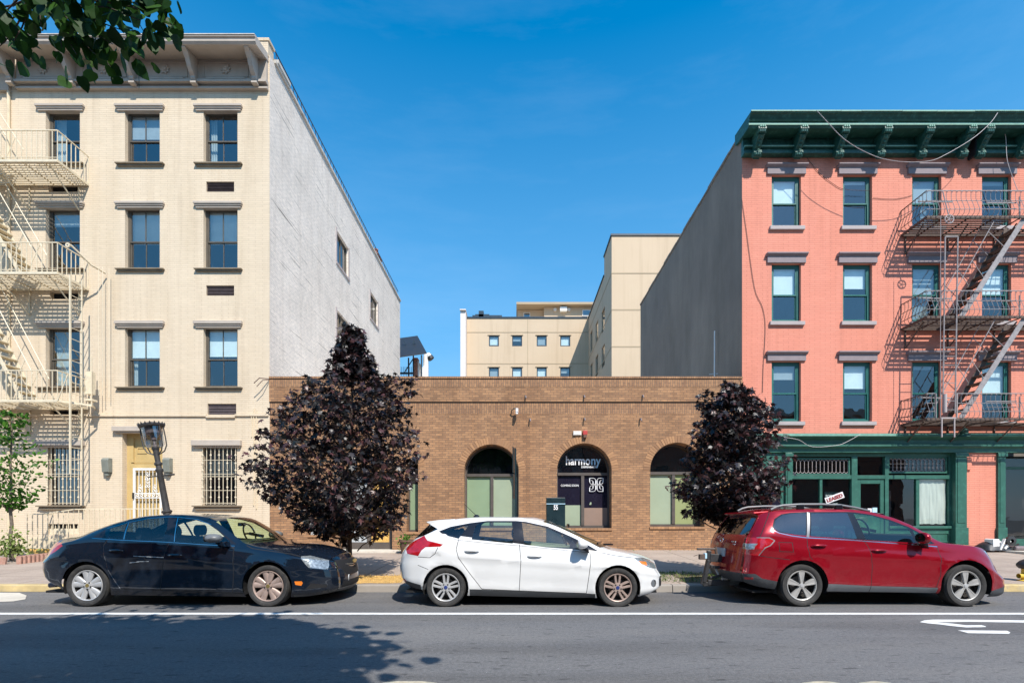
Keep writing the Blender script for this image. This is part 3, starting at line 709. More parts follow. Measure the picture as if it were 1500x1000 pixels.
# low plinth and the rail in front
mb = MB(); mb.box(XN + .4, fx(178), YF - .03, YF, .3, fz(788)); mb.box(fx(239), XL - .02, YF - .03, YF, .3, fz(790)); mb.build('plinth', 'cream_paint', cream)
rl = thing('areaway_railing', 'thin cream metal railing on a low curb in front of the cellar window', 'railing', (fx(110, 15), 15, .4))
mb = MB(); yr = 15.2; xa, xb = fx(40, yr), fx(236, yr); n = 27
def rt(x): return fz(752.5, yr) if x < fx(60, yr) else min(fz(744.5, yr), fz(752.5, yr) + (x - fx(60, yr)) * .14)
for k in range(n): x = xa + (xb - xa) * k / (n - 1); mb.bar((x, yr, zwalk(yr) + .1), (x, yr, rt(x)), .018)
mb.build('baluster', 'cream_metal', rl)
mb = MB(); mb.bar((xa, yr, rt(xa)), (fx(60, yr), yr, rt(xa)), .03); mb.bar((fx(60, yr), yr, rt(fx(60, yr))), (fx(110, yr), yr, rt(fx(110, yr))), .03); mb.bar((fx(110, yr), yr, rt(fx(110, yr))), (xb, yr, rt(xb)), .03)
mb.bar((xa, yr, rt(xa)), (xa - .05, YF, rt(xa)), .03); mb.bar((xa, yr, zwalk(yr) + .14), (xb, yr, zwalk(yr) + .14), .025); mb.build('top_rail', 'cream_metal', rl)
mb = MB(); mb.box(xa - .1, xb, yr - .12, yr + .1, zwalk(yr) - .2, zwalk(yr) + .1); mb.build('low_curb', 'cream_paint', rl, bevel=.02)
mb = MB(); mb.box(xa + .2, xa + .8, yr - .2, yr - .12, zwalk(yr) - .05, zwalk(yr) + .14); tag(mb.build('board', 'osb', bevel=.01), 'short orange-brown board leaning on the railing curb behind the black car', 'board')

# ------------------------------------------------------------ neighbour at the far left
nb = thing('neighbouring_house', 'sliver of a cream brick house at the left edge, left of the drainpipe seam', 'house', (-18.5, YF, .4))
mb = MB(); mb.box(-24, XN - .004, YF + .0, YB, .2, 16.35); mb.build('front_wall', 'cream_brick', nb)
mb = MB(); mb.tube([(XN, YF - .05, .5), (XN, YF - .05, 15.3)], .045, 8); mb.build('drainpipe', 'cream_paint', nb, smooth=True)
mb = MB(); mb.prism([(YF - .7, 15.85), (YF - .76, 15.95), (YF - .76, 16.2), (YF, 16.38), (YF, 15.2), (YF - .1, 15.2), (YF - .14, 15.7)], 'x', -24, XN + .05); mb.build('cornice', 'tan_trim', nb)

# ------------------------------------------------------------ cream fire escape
fe = thing('fire_escape', 'cream painted fire escape with three slatted landings on the cream house', 'fire escape', (-14.5, YF, 3))
yo = 15.0; xr = -13.82; xl = -19.0
def landing(z, xr, ladder_gap=False):
    mb = MB()
    for (a, b) in (((xl, yo, z), (xr, yo, z)), ((xr, yo, z), (xr, YF - .02, z)), ((xl, YF - .03, z), (xr, YF - .03, z))): mb.bar(a, b, .035, .075)
    n = 11
    for k in range(1, n): y = yo + (YF - yo) * k / n; mb.box(xl, xr - .02, y - .024, y + .024, z - .012, z + .018)
    x = xr - .45
    while x > xl: mb.bar((x, yo, z - .03), (x, YF, z - .03), .018, .03); x -= .62
    for x in (xr - .3, xr - 1.9, xr - 3.5): mb.bar((x - .0, yo + .06, z - .05), (x, YF - .02, z - .82), .03, .03); mb.bar((x, YF - .02, z - .82), (x, YF - .02, z - .05), .03)
    ld = mb.build('landing', 'cream_metal', fe)
    mb = MB(); zt = z + .92; xe = xr if not ladder_gap else xr + .0
    mb.bar((xl, yo, zt), (xe, yo, zt), .028); mb.bar((xe, yo, zt), (xe, YF, zt), .028); mb.bar((xl, yo, z + .1), (xe, yo, z + .1), .016)
    x = xe
    while x > xl: mb.bar((x, yo, z), (x, yo, zt), .018); x -= .155
    k = 1
    while yo + k * .155 < YF: y = yo + k * .155; mb.bar((xe, y, z), (xe, y, zt), .018); k += 1
    mb.build('guard_rail', 'cream_metal', ld)
for z, x_, g in ((12.2, xr, 0), (8.81, xr, 0), (4.95, xr - .0, 1)): landing(z, x_, g)
def stair(par, xt, zt, xb_, zb, y0, y1, n, mat, mat2, wst=.16, rail=.78, side=1):
    mb = MB(); a, b = Vector((xt, 0, zt)), Vector((xb_, 0, zb))
    for y in (y0, y1): mb.bar((xt, y, zt), (xb_, y, zb), .03 if y == y1 else .03, wst)
    st = mb.build('stringer', mat2, par)
    mb = MB()
    for i in range(1, n):
        q = a.lerp(b, i / n); mb.box(q.x - .1, q.x + .1, y0, y1, q.z - .012, q.z + .012); mb.box(q.x - .1, q.x - .085, y0, y1, q.z - .04, q.z + .012)
        for k in range(3): mb.box(q.x - .1 + .06 * k, q.x - .085 + .06 * k, y0, y1, q.z - .035, q.z - .012)
    mb.build('tread', mat, st)
    mb = MB()
    for y in (y0, y1):
        off = Vector((side * .35, 0, rail)); p0, p1 = a + off, b + off
        mb.tube([(p0.x, y, p0.z), (p1.x, y, p1.z)], .014, 5)
        for t_ in (.12, .5, .88): q = a.lerp(b, t_); r2 = q + off; mb.tube([(q.x, y, q.z), (r2.x, y, r2.z)], .011, 5)
    mb.build('handrail', mat2, st); return st
stair(fe, -17.0, 12.2, -15.05, 8.85, 15.1, 15.62, 14, 'cream_metal', 'cream_metal', .09)
stair(fe, -17.0, 8.8, -15.0, 5.0, 15.1, 15.62, 14, 'cream_metal', 'cream_metal', .09)
stair(fe, -18.0, 15.6, -15.8, 12.2, 15.1, 15.62, 14, 'cream_metal', 'cream_metal', .09)
mb = MB(); xq = -13.48
mb.bar((xq, 15.05, 2.75), (xq, 15.05, 8.78), .04); mb.bar((xq, 15.45, 2.75), (xq, 15.45, 8.8), .03); z = 2.9
while z < 8.7: mb.tube([(xq, 15.05, z), (xq, 15.45, z)], .011, 5); z += .33
mb.build('drop_ladder', 'cream_metal', fe)
mb = MB(); mb.bar((xr + .02, 15.02, 4.95), (-13.3, 15.6, 4.95), .03, .06); mb.bar((-13.3, 15.6, 4.95), (-13.6, YF, 4.95), .03, .06); mb.bar((-13.3, 15.6, 4.95), (-13.3, 15.6, 6.5), .025); mb.bar((xr, 15.0, 4.95), (-13.5, 15.0, 5.75), .02)
mb.tube([(xr + .3, 15.1, 9.72), (-13.3, 15.6, 9.35), (-13.2, YF - .1, 9.3)], .028, 8); mb.lathe([(.02, -.02), (.07, -.02), (.07, .02), (.02, .02)], (-13.55, 15.05, 9.68), 'y', 12)
for x, y in ((-13.2, 15.75), (-13.12, 15.8), (-13.0, 15.9)): mb.tube([(x, y, 9.4), (x, y, 5.3)], .009, 4)
mb.build('pulley_arm', 'cream_metal', fe)
mb = MB(); mb.box(fx(129, 15.7), fx(138, 15.7), 15.6, 15.75, fz(578, 15.7), fz(545, 15.7)); mb.box(fx(128, 15.7), fx(139, 15.7), 15.58, 15.8, fz(588, 15.7), fz(585, 15.7)); mb.box(fx(132, 15.7), fx(137, 15.7), 15.65, 15.7, fz(596, 15.7), fz(588, 15.7)); mb.build('counterweight', 'cream_metal', fe)

# ------------------------------------------------------------ leaning gas lamp
yl = 10.7
def lp(px, py): return Vector((fx(px, yl), yl, fz(py, yl)))
lamp = thing('street_lamp', 'old black gas-style street lamp with glass bowl, leaning before the cream house', 'street lamp', (fx(256, yl), yl, zwalk(yl)))
ax0 = lp(245, 752); ax1 = lp(227.5, 655); dirv = (ax1 - ax0).normalized(); base = ax0 - dirv * ((ax0.z - zwalk(yl)) / dirv.z)
def along(t): return base + dirv * t
Lh = (ax1 - base).length
mb = MB(); prof = [(0, .17), (.12, .17), (.16, .12), (.5, .11), (.55, .14), (.6, .09), (Lh - 1.47, .078), (Lh - 1.44, .078), (Lh - 1.42, .1), (Lh - 1.39, .1), (Lh - 1.37, .066), (Lh - .55, .055), (Lh - .52, .075), (Lh - .48, .075), (Lh - .46, .055), (Lh - .40, .055), (Lh - .38, .075), (Lh - .34, .075), (Lh - .32, .05), (Lh - .1, .055), (Lh - .02, .07), (Lh, .07)]
mb.tube([along(t) for t, r_ in prof], [r_ for t, r_ in prof], 14); mb.build('post', 'lamp_iron', lamp, smooth=True)
mb = MB(); c = along(Lh - .62); mb.tube([c - Vector((.27, 0, .03)), c + Vector((.3, 0, .03))], [.012, .02, ][:2], 8); mb.build('ladder_bar', 'lamp_iron', lamp)
mb = MB(); prof = [(0, .10), (.02, .15), (.06, .175), (.2, .185), (.46, .20)]; mb.tube([along(Lh + t) for t, r_ in prof], [r_ for t, r_ in prof], 20, cap=False); mb.build('glass_bowl', 'lamp_glass', lamp, smooth=True)
mb = MB(); prof = [(.42, .20), (.44, .235), (.47, .245), (.50, .22), (.54, .08), (.56, .02)]; mb.tube([along(Lh + t) for t, r_ in prof], [r_ for t, r_ in prof], 20)
u = Vector((1, 0, 0)); u = (u - dirv * u.dot(dirv)).normalized(); v2 = dirv.cross(u)
for k in range(18): a = 2 * math.pi * k / 18; q = along(Lh + .485) + (u * math.cos(a) + v2 * math.sin(a)) * .235; mb.tube([q, q + dirv * .035 + (u * math.cos(a) + v2 * math.sin(a)) * .012], [.02, .008], 5)
for a in (.3, math.pi - .3, math.pi + .3, -.3):
    d = u * math.cos(a) + v2 * math.sin(a); mb.tube([along(Lh - .16) + d * .05, along(Lh - .1) + d * .16, along(Lh + .02) + d * .215, along(Lh + .15) + d * .22, along(Lh + .45) + d * .215], .013, 6)
mb.build('lamp_cap', 'lamp_iron', lamp, smooth=True)
mb = MB(); prof = [(.0, .04), (.05, .03), (.14, .02), (.16, .05), (.22, .05), (.27, .06), (.3, .15), (.40, .16), (.42, .12)]; mb.tube([along(Lh + t) for t, r_ in prof], [r_ for t, r_ in prof], 12); mb.build('burner', 'vent_grey', lamp, smooth=True)
# ------------------------------------------------------------ low brown brick building
XB0, XB1 = XL + .004, fx(1087); ZB = 5.96
br = thing('brick_building', 'low single-storey brown brick building with round-arched windows', 'building', (0, YF, .4))
AR = [(679.8, 760, 650.6, 773), (815.9, 896, 649, 773), (952.4, 1032, 648, 771)]
hol = [(fx(a), fx(b), fz(u), fz(t), 'arch') for a, b, t, u in AR]
hol.append((fx(595.6), fx(612.5), fz(778.6), fz(674), 'arch'))
hol.append((fx(497), fx(574.5), zwalk(YF), fz(690)))
hol.append((fx(453), fx(471), fz(783), fz(766)))
zs = fz(607); zu = fz(588.5)
mb = MB(); wall_face(mb, lambda u, w_, d: (u, YF + d, w_), hol, XB0, XB1, .2, zs, .42, 1)
mb.quad((XB0, YF, zs), (XB1, YF, zs), (XB1, YF, zs + .02), (XB0, YF, zs + .02))
mb.build('front_wall', 'brown_brick', br, recalc=False)
mb = MB(); mb.box(XB0, XB1 - .002, YF - .004, YF + .3, zs + .02, zu - .025); mb.box(XB0, XB1 - .002, YF - .045, YF + .3, fz(567), ZB - .07)
mb.build('soldier_course', 'brown_soldier', br)
mb = MB(); mb.box(XB0, XB1 - .002, YF - .04, YF + .3, zu, fz(567)); mb.build('parapet', 'brown_brick', br)
mb = MB(); mb.box(XB0, XB1 - .002, YF - .0, YF + .3, zu - .025, zu); mb.box(XB0, XB1 - .002, YF - .0, YF + .3, ZB - .07, ZB - .035); mb.build('shadow_groove', 'frame_dark', br)  # strips coloured dark to stand for the shadow line of the groove
mb = MB(); mb.box(XB0, XB1 - .002, YF - .06, YF + .35, ZB - .035, ZB + .03); mb.build('coping', 'brown_soldier', br)
mb = MB(); mb.box(XB0, XB1 - .02, YF + .36, 32, 5.3, 5.5); mb.build('roof', 'roof_membrane', br)
# brick arch rings
def ring(cu, sp, r0, r1, z0, par):
    mb = MB(); n = 36; y0, y1 = YF - .006, YF + .05
    for k in range(n):
        a, b = math.pi * k / n + .007, math.pi * (k + 1) / n - .007
        P = [(cu + r_ * math.cos(t), sp + r_ * math.sin(t)) for r_, t in ((r0, a), (r1, a), (r1, b), (r0, b))]
        mb.prism(P, 'y', y0 - .002 * (k % 3), y1)
    return mb.build('arch_ring', 'arch_brick', par)
m, nt, out = newmat('arch_brick'); p = N(nt, 'ShaderNodeBsdfPrincipled'); g = N(nt, 'ShaderNodeNewGeometry')
rr = nt.nodes.new('ShaderNodeValToRGB'); rr.color_ramp.elements[0].color = rgba((.26, .138, .072)); rr.color_ramp.elements[1].color = rgba((.42, .225, .108)); L(nt, g.outputs['Random Per Island'], rr.inputs[0])
L(nt, rr.outputs[0], p.inputs[0]); p.inputs['Roughness'].default_value = .85; L(nt, p.outputs[0], out.inputs[0])
spec = [('panel_green', 'panel_green_pale', None), None, ('panel_green_pale', 'panel_olive', None)]
for i, (a, b, t, u) in enumerate(AR):
    x0, x1, z0, z1 = fx(a), fx(b), fz(u), fz(t); r_ = (x1 - x0) / 2; cu = (x0 + x1) / 2; sp = z1 - r_; y = YF + .40
    mb = MB(); e = .003; fw = .06; n = 20
    mb.box(x0 + e, x0 + fw, y, y + .08, z0 + e, sp); mb.box(x1 - fw, x1 - e, y, y + .08, z0 + e, sp); mb.box(x0 + fw, x1 - fw, y, y + .08, z0 + e, z0 + .08)
    zt = sp - .03; mb.box(x0 + fw, x1 - fw, y - .03, y + .08, zt - .09, zt); mb.box(cu - .05, cu + .05, y - .02, y + .08, z0 + .08, zt - .09)
    for k in range(n):
        A, B = math.pi * k / n, math.pi * (k + 1) / n
        mb.prism([(cu + q * math.cos(T), sp + q * math.sin(T)) for q, T in ((r_ - e, A), (r_ - e, B), (r_ - fw, B), (r_ - fw, A))], 'y', y, y + .08)
    wd = mb.build('arched_window', 'brick_dark_frame', br)
    fan = [(cu + (r_ - .03) * math.cos(math.pi * k / n), sp + (r_ - .03) * math.sin(math.pi * k / n)) for k in range(n + 1)]
    mb = MB(); mb.prism([(cu + r_ - .03, zt)] + fan + [(cu - r_ + .03, zt)], 'y', y + .055, y + .06)
    mb.build('fanlight', 'film_black' if i != 1 else 'film_navy', wd)
    if i != 1:
        for j, mm in enumerate((spec[i][0], spec[i][1])):
            xa, xb = (x0 + fw, cu - .05) if j == 0 else (cu + .05, x1 - fw)
            mb = MB(); mb.box(xa, xb, y + .05, y + .06, z0 + .08, zt - .09); mb.box(xa + .0, xa + .02, y + .03, y + .05, z0 + .08, zt - .09); mb.box(xb - .02, xb, y + .03, y + .05, z0 + .08, zt - .09); mb.box(xa + .02, xb - .02, y + .03, y + .05, zt - .12, zt - .09)
            mb.build('painted_panel', mm, wd)
    else:
        zc = fz(739); zc2 = fz(743)
        mb = MB(); mb.box(x0 + fw, cu - .05, y + .05, y + .06, zc, zt - .09); mb.box(cu + .05, x1 - fw, y + .05, y + .06, zc2, zt - .09); mb.build('poster_film', 'film_navy', wd)
        mb = MB(); mb.box(x0 + fw, cu - .05, y + .05, y + .06, z0 + .08, zc); mb.build('painted_panel', 'panel_green_pale', wd)
        mb = MB(); mb.box(cu + .05, x1 - fw, y + .05, y + .06, z0 + .08, zc2); mb.build('painted_panel', 'panel_mauve', wd)
        yy = y + .012; k = (y + .02) / F
        def gx(p): return (p - CX) * k
        def gz(p): return H + (CY - p) * k
        text('harmo', .42, 'lettering_white', 'shop_lettering', wd, gx(829), yy, gz(680.5), width=gx(864.5) - gx(829), bold=.006)
        text('ny', .42, 'lettering_blue', 'shop_lettering', wd, gx(866), yy, gz(680.5), width=gx(880) - gx(866), bold=.006)
        text('DISPENSARY', .085, 'lettering_white', 'shop_lettering', wd, gx(851.5), yy, gz(685), width=gx(873.5) - gx(851.5), bold=.002)
        text('COMING SOON', .10, 'lettering_white', 'shop_lettering', wd, gx(821.5), yy, gz(712.2), width=gx(847.5) - gx(821.5), bold=.001)
        # four-loop emblem: four petals, each with one pointed corner, joined by a small H
        mb = MB(); ex, ez = gx(873.5), gz(709.7); q = .122; rr_ = .10
        for sx in (-1, 1):
            for sz in (-1, 1):
                cx_, cz_ = ex + sx * q, ez + sz * q
                def P(u, w_): return (cx_ + sx * u, yy, cz_ + sz * w_)
                r2 = .10; pts = [(r2, r2), (-.3 * r2, r2), (-.75 * r2, .75 * r2), (-r2, .3 * r2), (-r2, -r2), (.35 * r2, -r2), (.8 * r2, -.75 * r2), (r2, -.3 * r2), (r2, r2)]
                for j in range(8): mb.bar(P(*pts[j]), P(*pts[j + 1]), .028, .012)
                mb.bar(P(-.1 * r2, -r2), P(-.1 * r2, -.1 * r2), .024, .012); mb.bar(P(-.1 * r2, -.1 * r2), P(.4 * r2, .35 * r2), .024, .012)
        mb.bar((ex - .04, yy, ez), (ex + .04, yy, ez), .03, .012)
        mb.build('emblem', 'lettering_white', wd)
        mb = MB(); mb.add([(gx(863), yy, gz(739)), (gx(866), yy, gz(739)), (gx(866.5), yy, gz(735.5)), (gx(864.5), yy, gz(735))], [(0, 1, 2, 3)]); mb.build('sticker', 'panel_green_pale', wd)
    mb = MB(); mb.quad((x0 + fw, y + .035, z0 + .08), (x1 - fw, y + .035, z0 + .08), (x1 - fw, y + .035, zt - .09), (x0 + fw, y + .035, zt - .09)) if False else mb.prism([(cu + r_ - .05, zt)] + [(cu + (r_ - .05) * math.cos(math.pi * k / n), sp + (r_ - .05) * math.sin(math.pi * k / n)) for k in range(n + 1)] + [(cu - r_ + .05, zt)], 'y', y + .02, y + .022)
    mb.build('pane', 'shop_glass', wd)
    ring(cu, sp, r_ + .004, r_ + .22, z0, wd)
    mb = MB(); n = 15
    for k in range(n): xa = x0 - .02 + (x1 - x0 + .04) * k / n; mb.box(xa + .003, xa + (x1 - x0 + .04) / n - .003, YF - .035 - .003 * (k % 2), YF + .38, z0 - .075, z0 - .002)
    mb.build('brick_sill', 'arch_brick', wd)
# narrow window left of the arches
x0, x1, z0, z1 = hol[3][:4]; r_ = (x1 - x0) / 2; y = YF + .3
mb = MB(); mb.box(x0 + .003, x0 + .05, y, y + .05, z0, z1 - r_); mb.box(x1 - .05, x1 - .003, y, y + .05, z0, z1 - r_); mb.box(x0 + .05, x1 - .05, y, y + .05, z0, z0 + .06); wd = mb.build('narrow_window', 'brick_dark_frame', br)
mb = MB(); mb.box(x0 + .05, x1 - .05, y + .03, y + .04, z0 + .06, z1 - .75); mb.build('painted_panel', 'panel_green', wd)
mb = MB(); mb.box(x0 + .003, x1 - .003, y + .05, y + .06, z0, z1); mb.build('backing', 'dark_void', wd)
mb = MB(); mb.box(x0 - .03, x1 + .03, YF - .035, YF + .28, z0 - .07, z0 - .003); mb.build('brick_sill', 'arch_brick', wd); ring((x0 + x1) / 2, z1 - r_, r_ + .004, r_ + .2, z0, wd)
x0, x1, z0, z1 = hol[5]; mb = MB(); mb.box(x0, x1, YF + .12, YF + .14, z0, z1)
wd = mb.build('small_window', 'blind_grey', br); mb = MB(); mb.box(x0 - .04, x1 + .04, YF - .04, YF + .1, z0 - .07, z0 - .003); mb.build('brick_sill', 'arch_brick', wd)
# entrance with boarded leaf
x0, x1, z0, z1 = hol[4]; y = YF + .3; mb = MB(); xm = fx(541)
z0 += .02
for a, b in ((x0 + .003, x0 + .1), (xm - .16, xm - .02), (x1 - .16, x1 - .003)): mb.box(a, b, y - .02, y + .06, z0, z1)
mb.box(x0 + .1, xm - .16, y, y + .05, z0, z0 + .22); mb.box(xm - .02, x1 - .16, y, y + .05, z0, z0 + .22); mb.box(x0 + .1, xm - .16, y, y + .05, z1 - .15, z1); mb.box(xm - .02, x1 - .16, y, y + .05, z1 - .15, z1)
e_ = mb.build('entrance', 'brick_dark_frame', br)
mb = MB(); mb.box(x0 + .1, xm - .16, y + .02, y + .03, z0 + .22, z1 - .15); mb.build('door_panel', 'blind_grey', e_)
mb = MB(); mb.box(xm - .02, x1 - .16, y + .02, y + .03, z0 + .22, z1 - .15); mb.build('boarded_panel', 'osb', e_)
mb = MB(); mb.box(x0 - .5, x1 + 1.0, YF - .9, YF + .3, zwalk(YF - .9) - .1, zwalk(YF) + .012); mb.build('door_step', 'step_stone', e_)
# small fittings
for i, (a, b) in enumerate(((770, 581.5), (855.5, 581), (941, 580.5), (776.5, 615), (856, 614), (938, 614.5))):
    mb = MB(); x, z = fx(a), fz(b); mb.tube([(x - .01, YF, z + .03), (x, YF - .08, z + .02), (x + .01, YF - .11, z - .06)], .022, 6); mb.build('wall_hook', 'vent_grey', br)
t = thing('security_camera', 'small grey security camera on a bent arm on the brown brick wall', 'camera', (fx(756), YF - .2, fz(604)))
mb = MB(); mb.tube([(fx(748.5), YF, fz(607)), (fx(749.5), YF - .1, fz(602)), (fx(753), YF - .17, fz(599.5)), (fx(757), YF - .17, fz(600))], .018, 6); mb.build('arm', 'frame_dark', t)
mb = MB(); mb.box(fx(755.5), fx(759), YF - .24, YF - .12, fz(608), fz(600)); mb.lathe([(.04, -.02), (.04, 0), (.02, .01)], (fx(757.2), YF - .24, fz(606.5)), 'y', 10); mb.build('camera_body', 'lettering_white', t, bevel=.008)
mb = MB(); mb.box(fx(839.5), fx(851.3), YF - .06, YF, fz(637.5), fz(631.5)); mb.box(fx(840.2), fx(850.5), YF - .068, YF - .06, fz(636.8), fz(632.2)); tag(mb.build('emergency_light', 'cream_light', bevel=.006), 'small pale rectangular light fixture above the middle arch', 'light fixture')
t = thing('fire_alarm', 'red fire alarm box above the middle arch', 'alarm', (fx(857), YF, fz(636)))
mb = MB(); mb.box(fx(853.6), fx(860), YF - .09, YF, fz(637), fz(630.8)); mb.build('housing', 'red_plastic', t, bevel=.008); mb = MB(); mb.box(fx(854.3), fx(859), YF - .10, YF - .02, fz(641), fz(637.2)); mb.build('strobe', 'terracotta', t)
# street sign blade seen nearly edge-on: flat metal sign on a thin post
ys = 13.0
t = thing('parking_sign', 'dark street sign on a thin post, seen nearly edge-on before the left arch', 'sign', (fx(756, ys), ys, zwalk(ys)))
mb = MB(); mb.bar((fx(756.5, ys), ys, zwalk(ys)), (fx(755, ys), ys, fz(656, ys)), .04); mb.build('post', 'sign_dark', t)
for (a, b) in ((655, 692), (694, 730)):
    mb = MB(); c_ = Vector((fx(752.5, ys), ys, 0)); d = Vector((math.cos(R(80)), math.sin(R(80)), 0)) * .30
    z1, z0 = fz(a, ys), fz(b, ys); nn = Vector((-d.y, d.x, 0)).normalized() * .006
    A, B = c_ - d * .5, c_ + d * .5
    mb.add([(*(A + nn).xy, z0), (*(B + nn).xy, z0), (*(B + nn).xy, z1), (*(A + nn).xy, z1), (*(A - nn).xy, z0), (*(B - nn).xy, z0), (*(B - nn).xy, z1), (*(A - nn).xy, z1)], [(0, 1, 2, 3), (7, 6, 5, 4), (0, 4, 5, 1), (1, 5, 6, 2), (2, 6, 7, 3), (3, 7, 4, 0)])
    mb.build('sign_plate', 'sign_dark', t)
# dark sign cabinet marked 55
yc = 14.2
t = thing('sign_cabinet', 'dark green-black sign cabinet marked 55 before the middle arch', 'sign', (fx(813, yc), yc, zwalk(yc)))
xa, xb = fx(800.5, yc), fx(828, yc)
mb = MB(); mb.box(xa, xb, yc, yc + .25, zwalk(yc), fz(738, yc)); mb.box(xa, xb, yc, yc + .25, fz(736.5, yc), fz(728.3, yc)); mb.box(xa + .01, xb - .01, yc + .02, yc + .23, fz(738, yc), fz(736.5, yc)); mb.build('cabinet', 'sign_dark', t, bevel=.012)
mb = MB(); mb.box(xa, xb, yc - .01, yc, fz(738, yc), fz(737, yc)); mb.build('trim_line', 'lettering_blue', t)
text('55', .19, 'lettering_white', 'number', t, fx(811, yc), yc - .012, fz(746, yc), width=fx(817.2, yc) - fx(811, yc), bold=.006)
# dented flower tub with shrub beside the door
t = thing('plant_tub', 'dark round plant tub with a bushy green plant beside the boarded door', 'planter', (fx(596, 15), 15, zwalk(15)))
mb = MB(); c_ = (fx(596, 15), 15, zwalk(15)); mb.lathe([(.0, .0), (.17, 0), (.21, .35), (.24, .36), (.24, .42), (.2, .42), (.19, .36), (0, .36)], c_, 'z', 16); mb.build('pot', 'terracotta', t, smooth=True)
r_ = random.Random(3); leaf_mesh('foliage', [(c_[0] - .04 + r_.gauss(0, .10), 15 + r_.gauss(0, .12), c_[2] + .42 + r_.gauss(0, .09) - (.2 if r_.random() < .3 else 0)) for _ in range(160)], .08, 'green_leaf', t, OVAL, seed=4)
# antenna on the roof
t = thing('roof_antenna', 'thin white antenna mast on a small tripod on the brown roof edge', 'antenna', (fx(1046.5, 18), 18, 5.5))
mb = MB(); mb.tube([(fx(1046.5, 18), 18, 5.5), (fx(1046.8, 18), 18, fz(484.5, 18))], .022, 6); mb.build('mast', 'white_paint', t); mb = MB()
for a in (0, 2.1, 4.2): mb.tube([(fx(1046.5, 18), 18, 6.35), (fx(1046.5, 18) + .3 * math.cos(a), 18 + .3 * math.sin(a), 5.5)], .012, 5)
mb.tube([(fx(1039, 18), 18, fz(548, 18)), (fx(1052, 18), 18, fz(547, 18))], .012, 5); mb.build('tripod', 'white_paint', t)

# ------------------------------------------------------------ tan office block behind
tb = thing('office_block', 'tan stucco block with small square windows rising behind the brown brick roof', 'building', (8, 48, 0))
YW = 39.5; YN2 = 52.0; XW0 = fx(896, YW); ZW = 23.9; XF0 = fx(684, YN2); ZF = 22.4
def w52(p): return fx(p, YN2)
def z52(p): return fz(p, YN2)
ho = []
for cx_ in (723.5, 757.5, 793.5, 828): ho.append((w52(cx_ - 7.3), w52(cx_ + 7.3), z52(507), z52(491.5)))
for cx_ in (723.5, 757.5, 793.5, 828): ho.append((w52(cx_ - 7.3), w52(cx_ + 7.3), z52(554.5), z52(538)))
mb = MB(); wall_face(mb, lambda u, w_, d: (u, YN2 + d, w_), ho, XF0, XW0 + .3, 0, ZF, .25, 1)
mb.box(XF0, XW0 + .3, YN2 + 1, YN2 + 12, 0, ZF - .01)
mb.quad((XF0, YN2, 0), (XF0, YN2 + 1, 0), (XF0, YN2 + 1, ZF), (XF0, YN2, ZF)); mb.quad((XF0, YN2, ZF), (XW0, YN2, ZF), (XW0, YN2 + 1, ZF), (XF0, YN2 + 1, ZF))
mb.build('rear_wing_wall', 'tan_stucco', tb, recalc=False)
y85 = 42.8
hw = []   # windows of the side facing left: (Y range, z range)
def ysd(px): return XW0 * F / (px - CX)
for (pa, pb, ta, tb_) in ((885.8, 881.3, 448, 480), (876.2, 872.3, 467, 497), (867.8, 864.8, 481, 511), (885.8, 881.3, 502, 534), (876.2, 872.3, 517, 547), (867.8, 864.8, 530, 556)):
    ya, yb = ysd(pa), ysd(pb); hw.append((ya, yb, fz(tb_, ya), fz(ta, ya)))
mb = MB(); wall_face(mb, lambda u, w_, d: (XW0 + d, u, w_), hw, YW, y85, 0, ZW, .2, 1) if False else wall_face(mb, lambda u, w_, d: (XW0 + d, u, w_), hw, YW, YN2, 0, 22.3, .2, 1)
mb.quad((XW0, YW, 22.3), (XW0, y85, 22.3), (XW0, y85, ZW), (XW0, YW, ZW))
mb.quad((XW0, y85, 22.3), (XW0 + 12, y85, 22.3), (XW0 + 12, y85, ZW), (XW0, y85, ZW))
mb.quad((XW0, YW, 0), (XW0 + 12, YW, 0), (XW0 + 12, YW, ZW), (XW0, YW, ZW)); mb.quad((XW0, YW, ZW), (XW0 + 12, YW, ZW), (XW0 + 12, y85, ZW), (XW0, y85, ZW)); mb.quad((XW0, y85, 22.3), (XW0 + 12, y85, 22.3), (XW0 + 12, YN2, 22.3), (XW0, YN2, 22.3))
mb.build('side_wing_wall', 'tan_stucco', tb, recalc=False)
mb = MB(); mb.box(XW0 - .08, XW0 + 12, YW - .08, y85, ZW, ZW + .14); mb.box(XW0 - .08, XW0 + 12, y85, YN2, 22.3, 22.42); mb.box(XF0 - .06, XW0 - .1, YN2 - .08, YN2 + .3, ZF, ZF + .14); mb.build('roof_coping', 'blue_frame', tb)
mb = MB()
for z in (fz(400, YW), fz(453.5, YW), fz(507.5, YW)): mb.box(XW0 - .02, XW0 + 11, YW - .02, YW + .01, z - .05, z + .05); mb.box(XW0 - .02, XW0 + .01, YW, YN2 - .02, z - .05, z + .05)
for p_ in (486.5, 532.5): z = z52(p_); mb.box(XF0, XW0 - .03, YN2 - .02, YN2 + .01, z - .05, z + .05)
mb.box(w52(773) - .03, w52(773) + .03, YN2 - .02, YN2 + .01, z52(554), ZF)
mb.build('control_joint', 'tan_stucco_dark', tb)
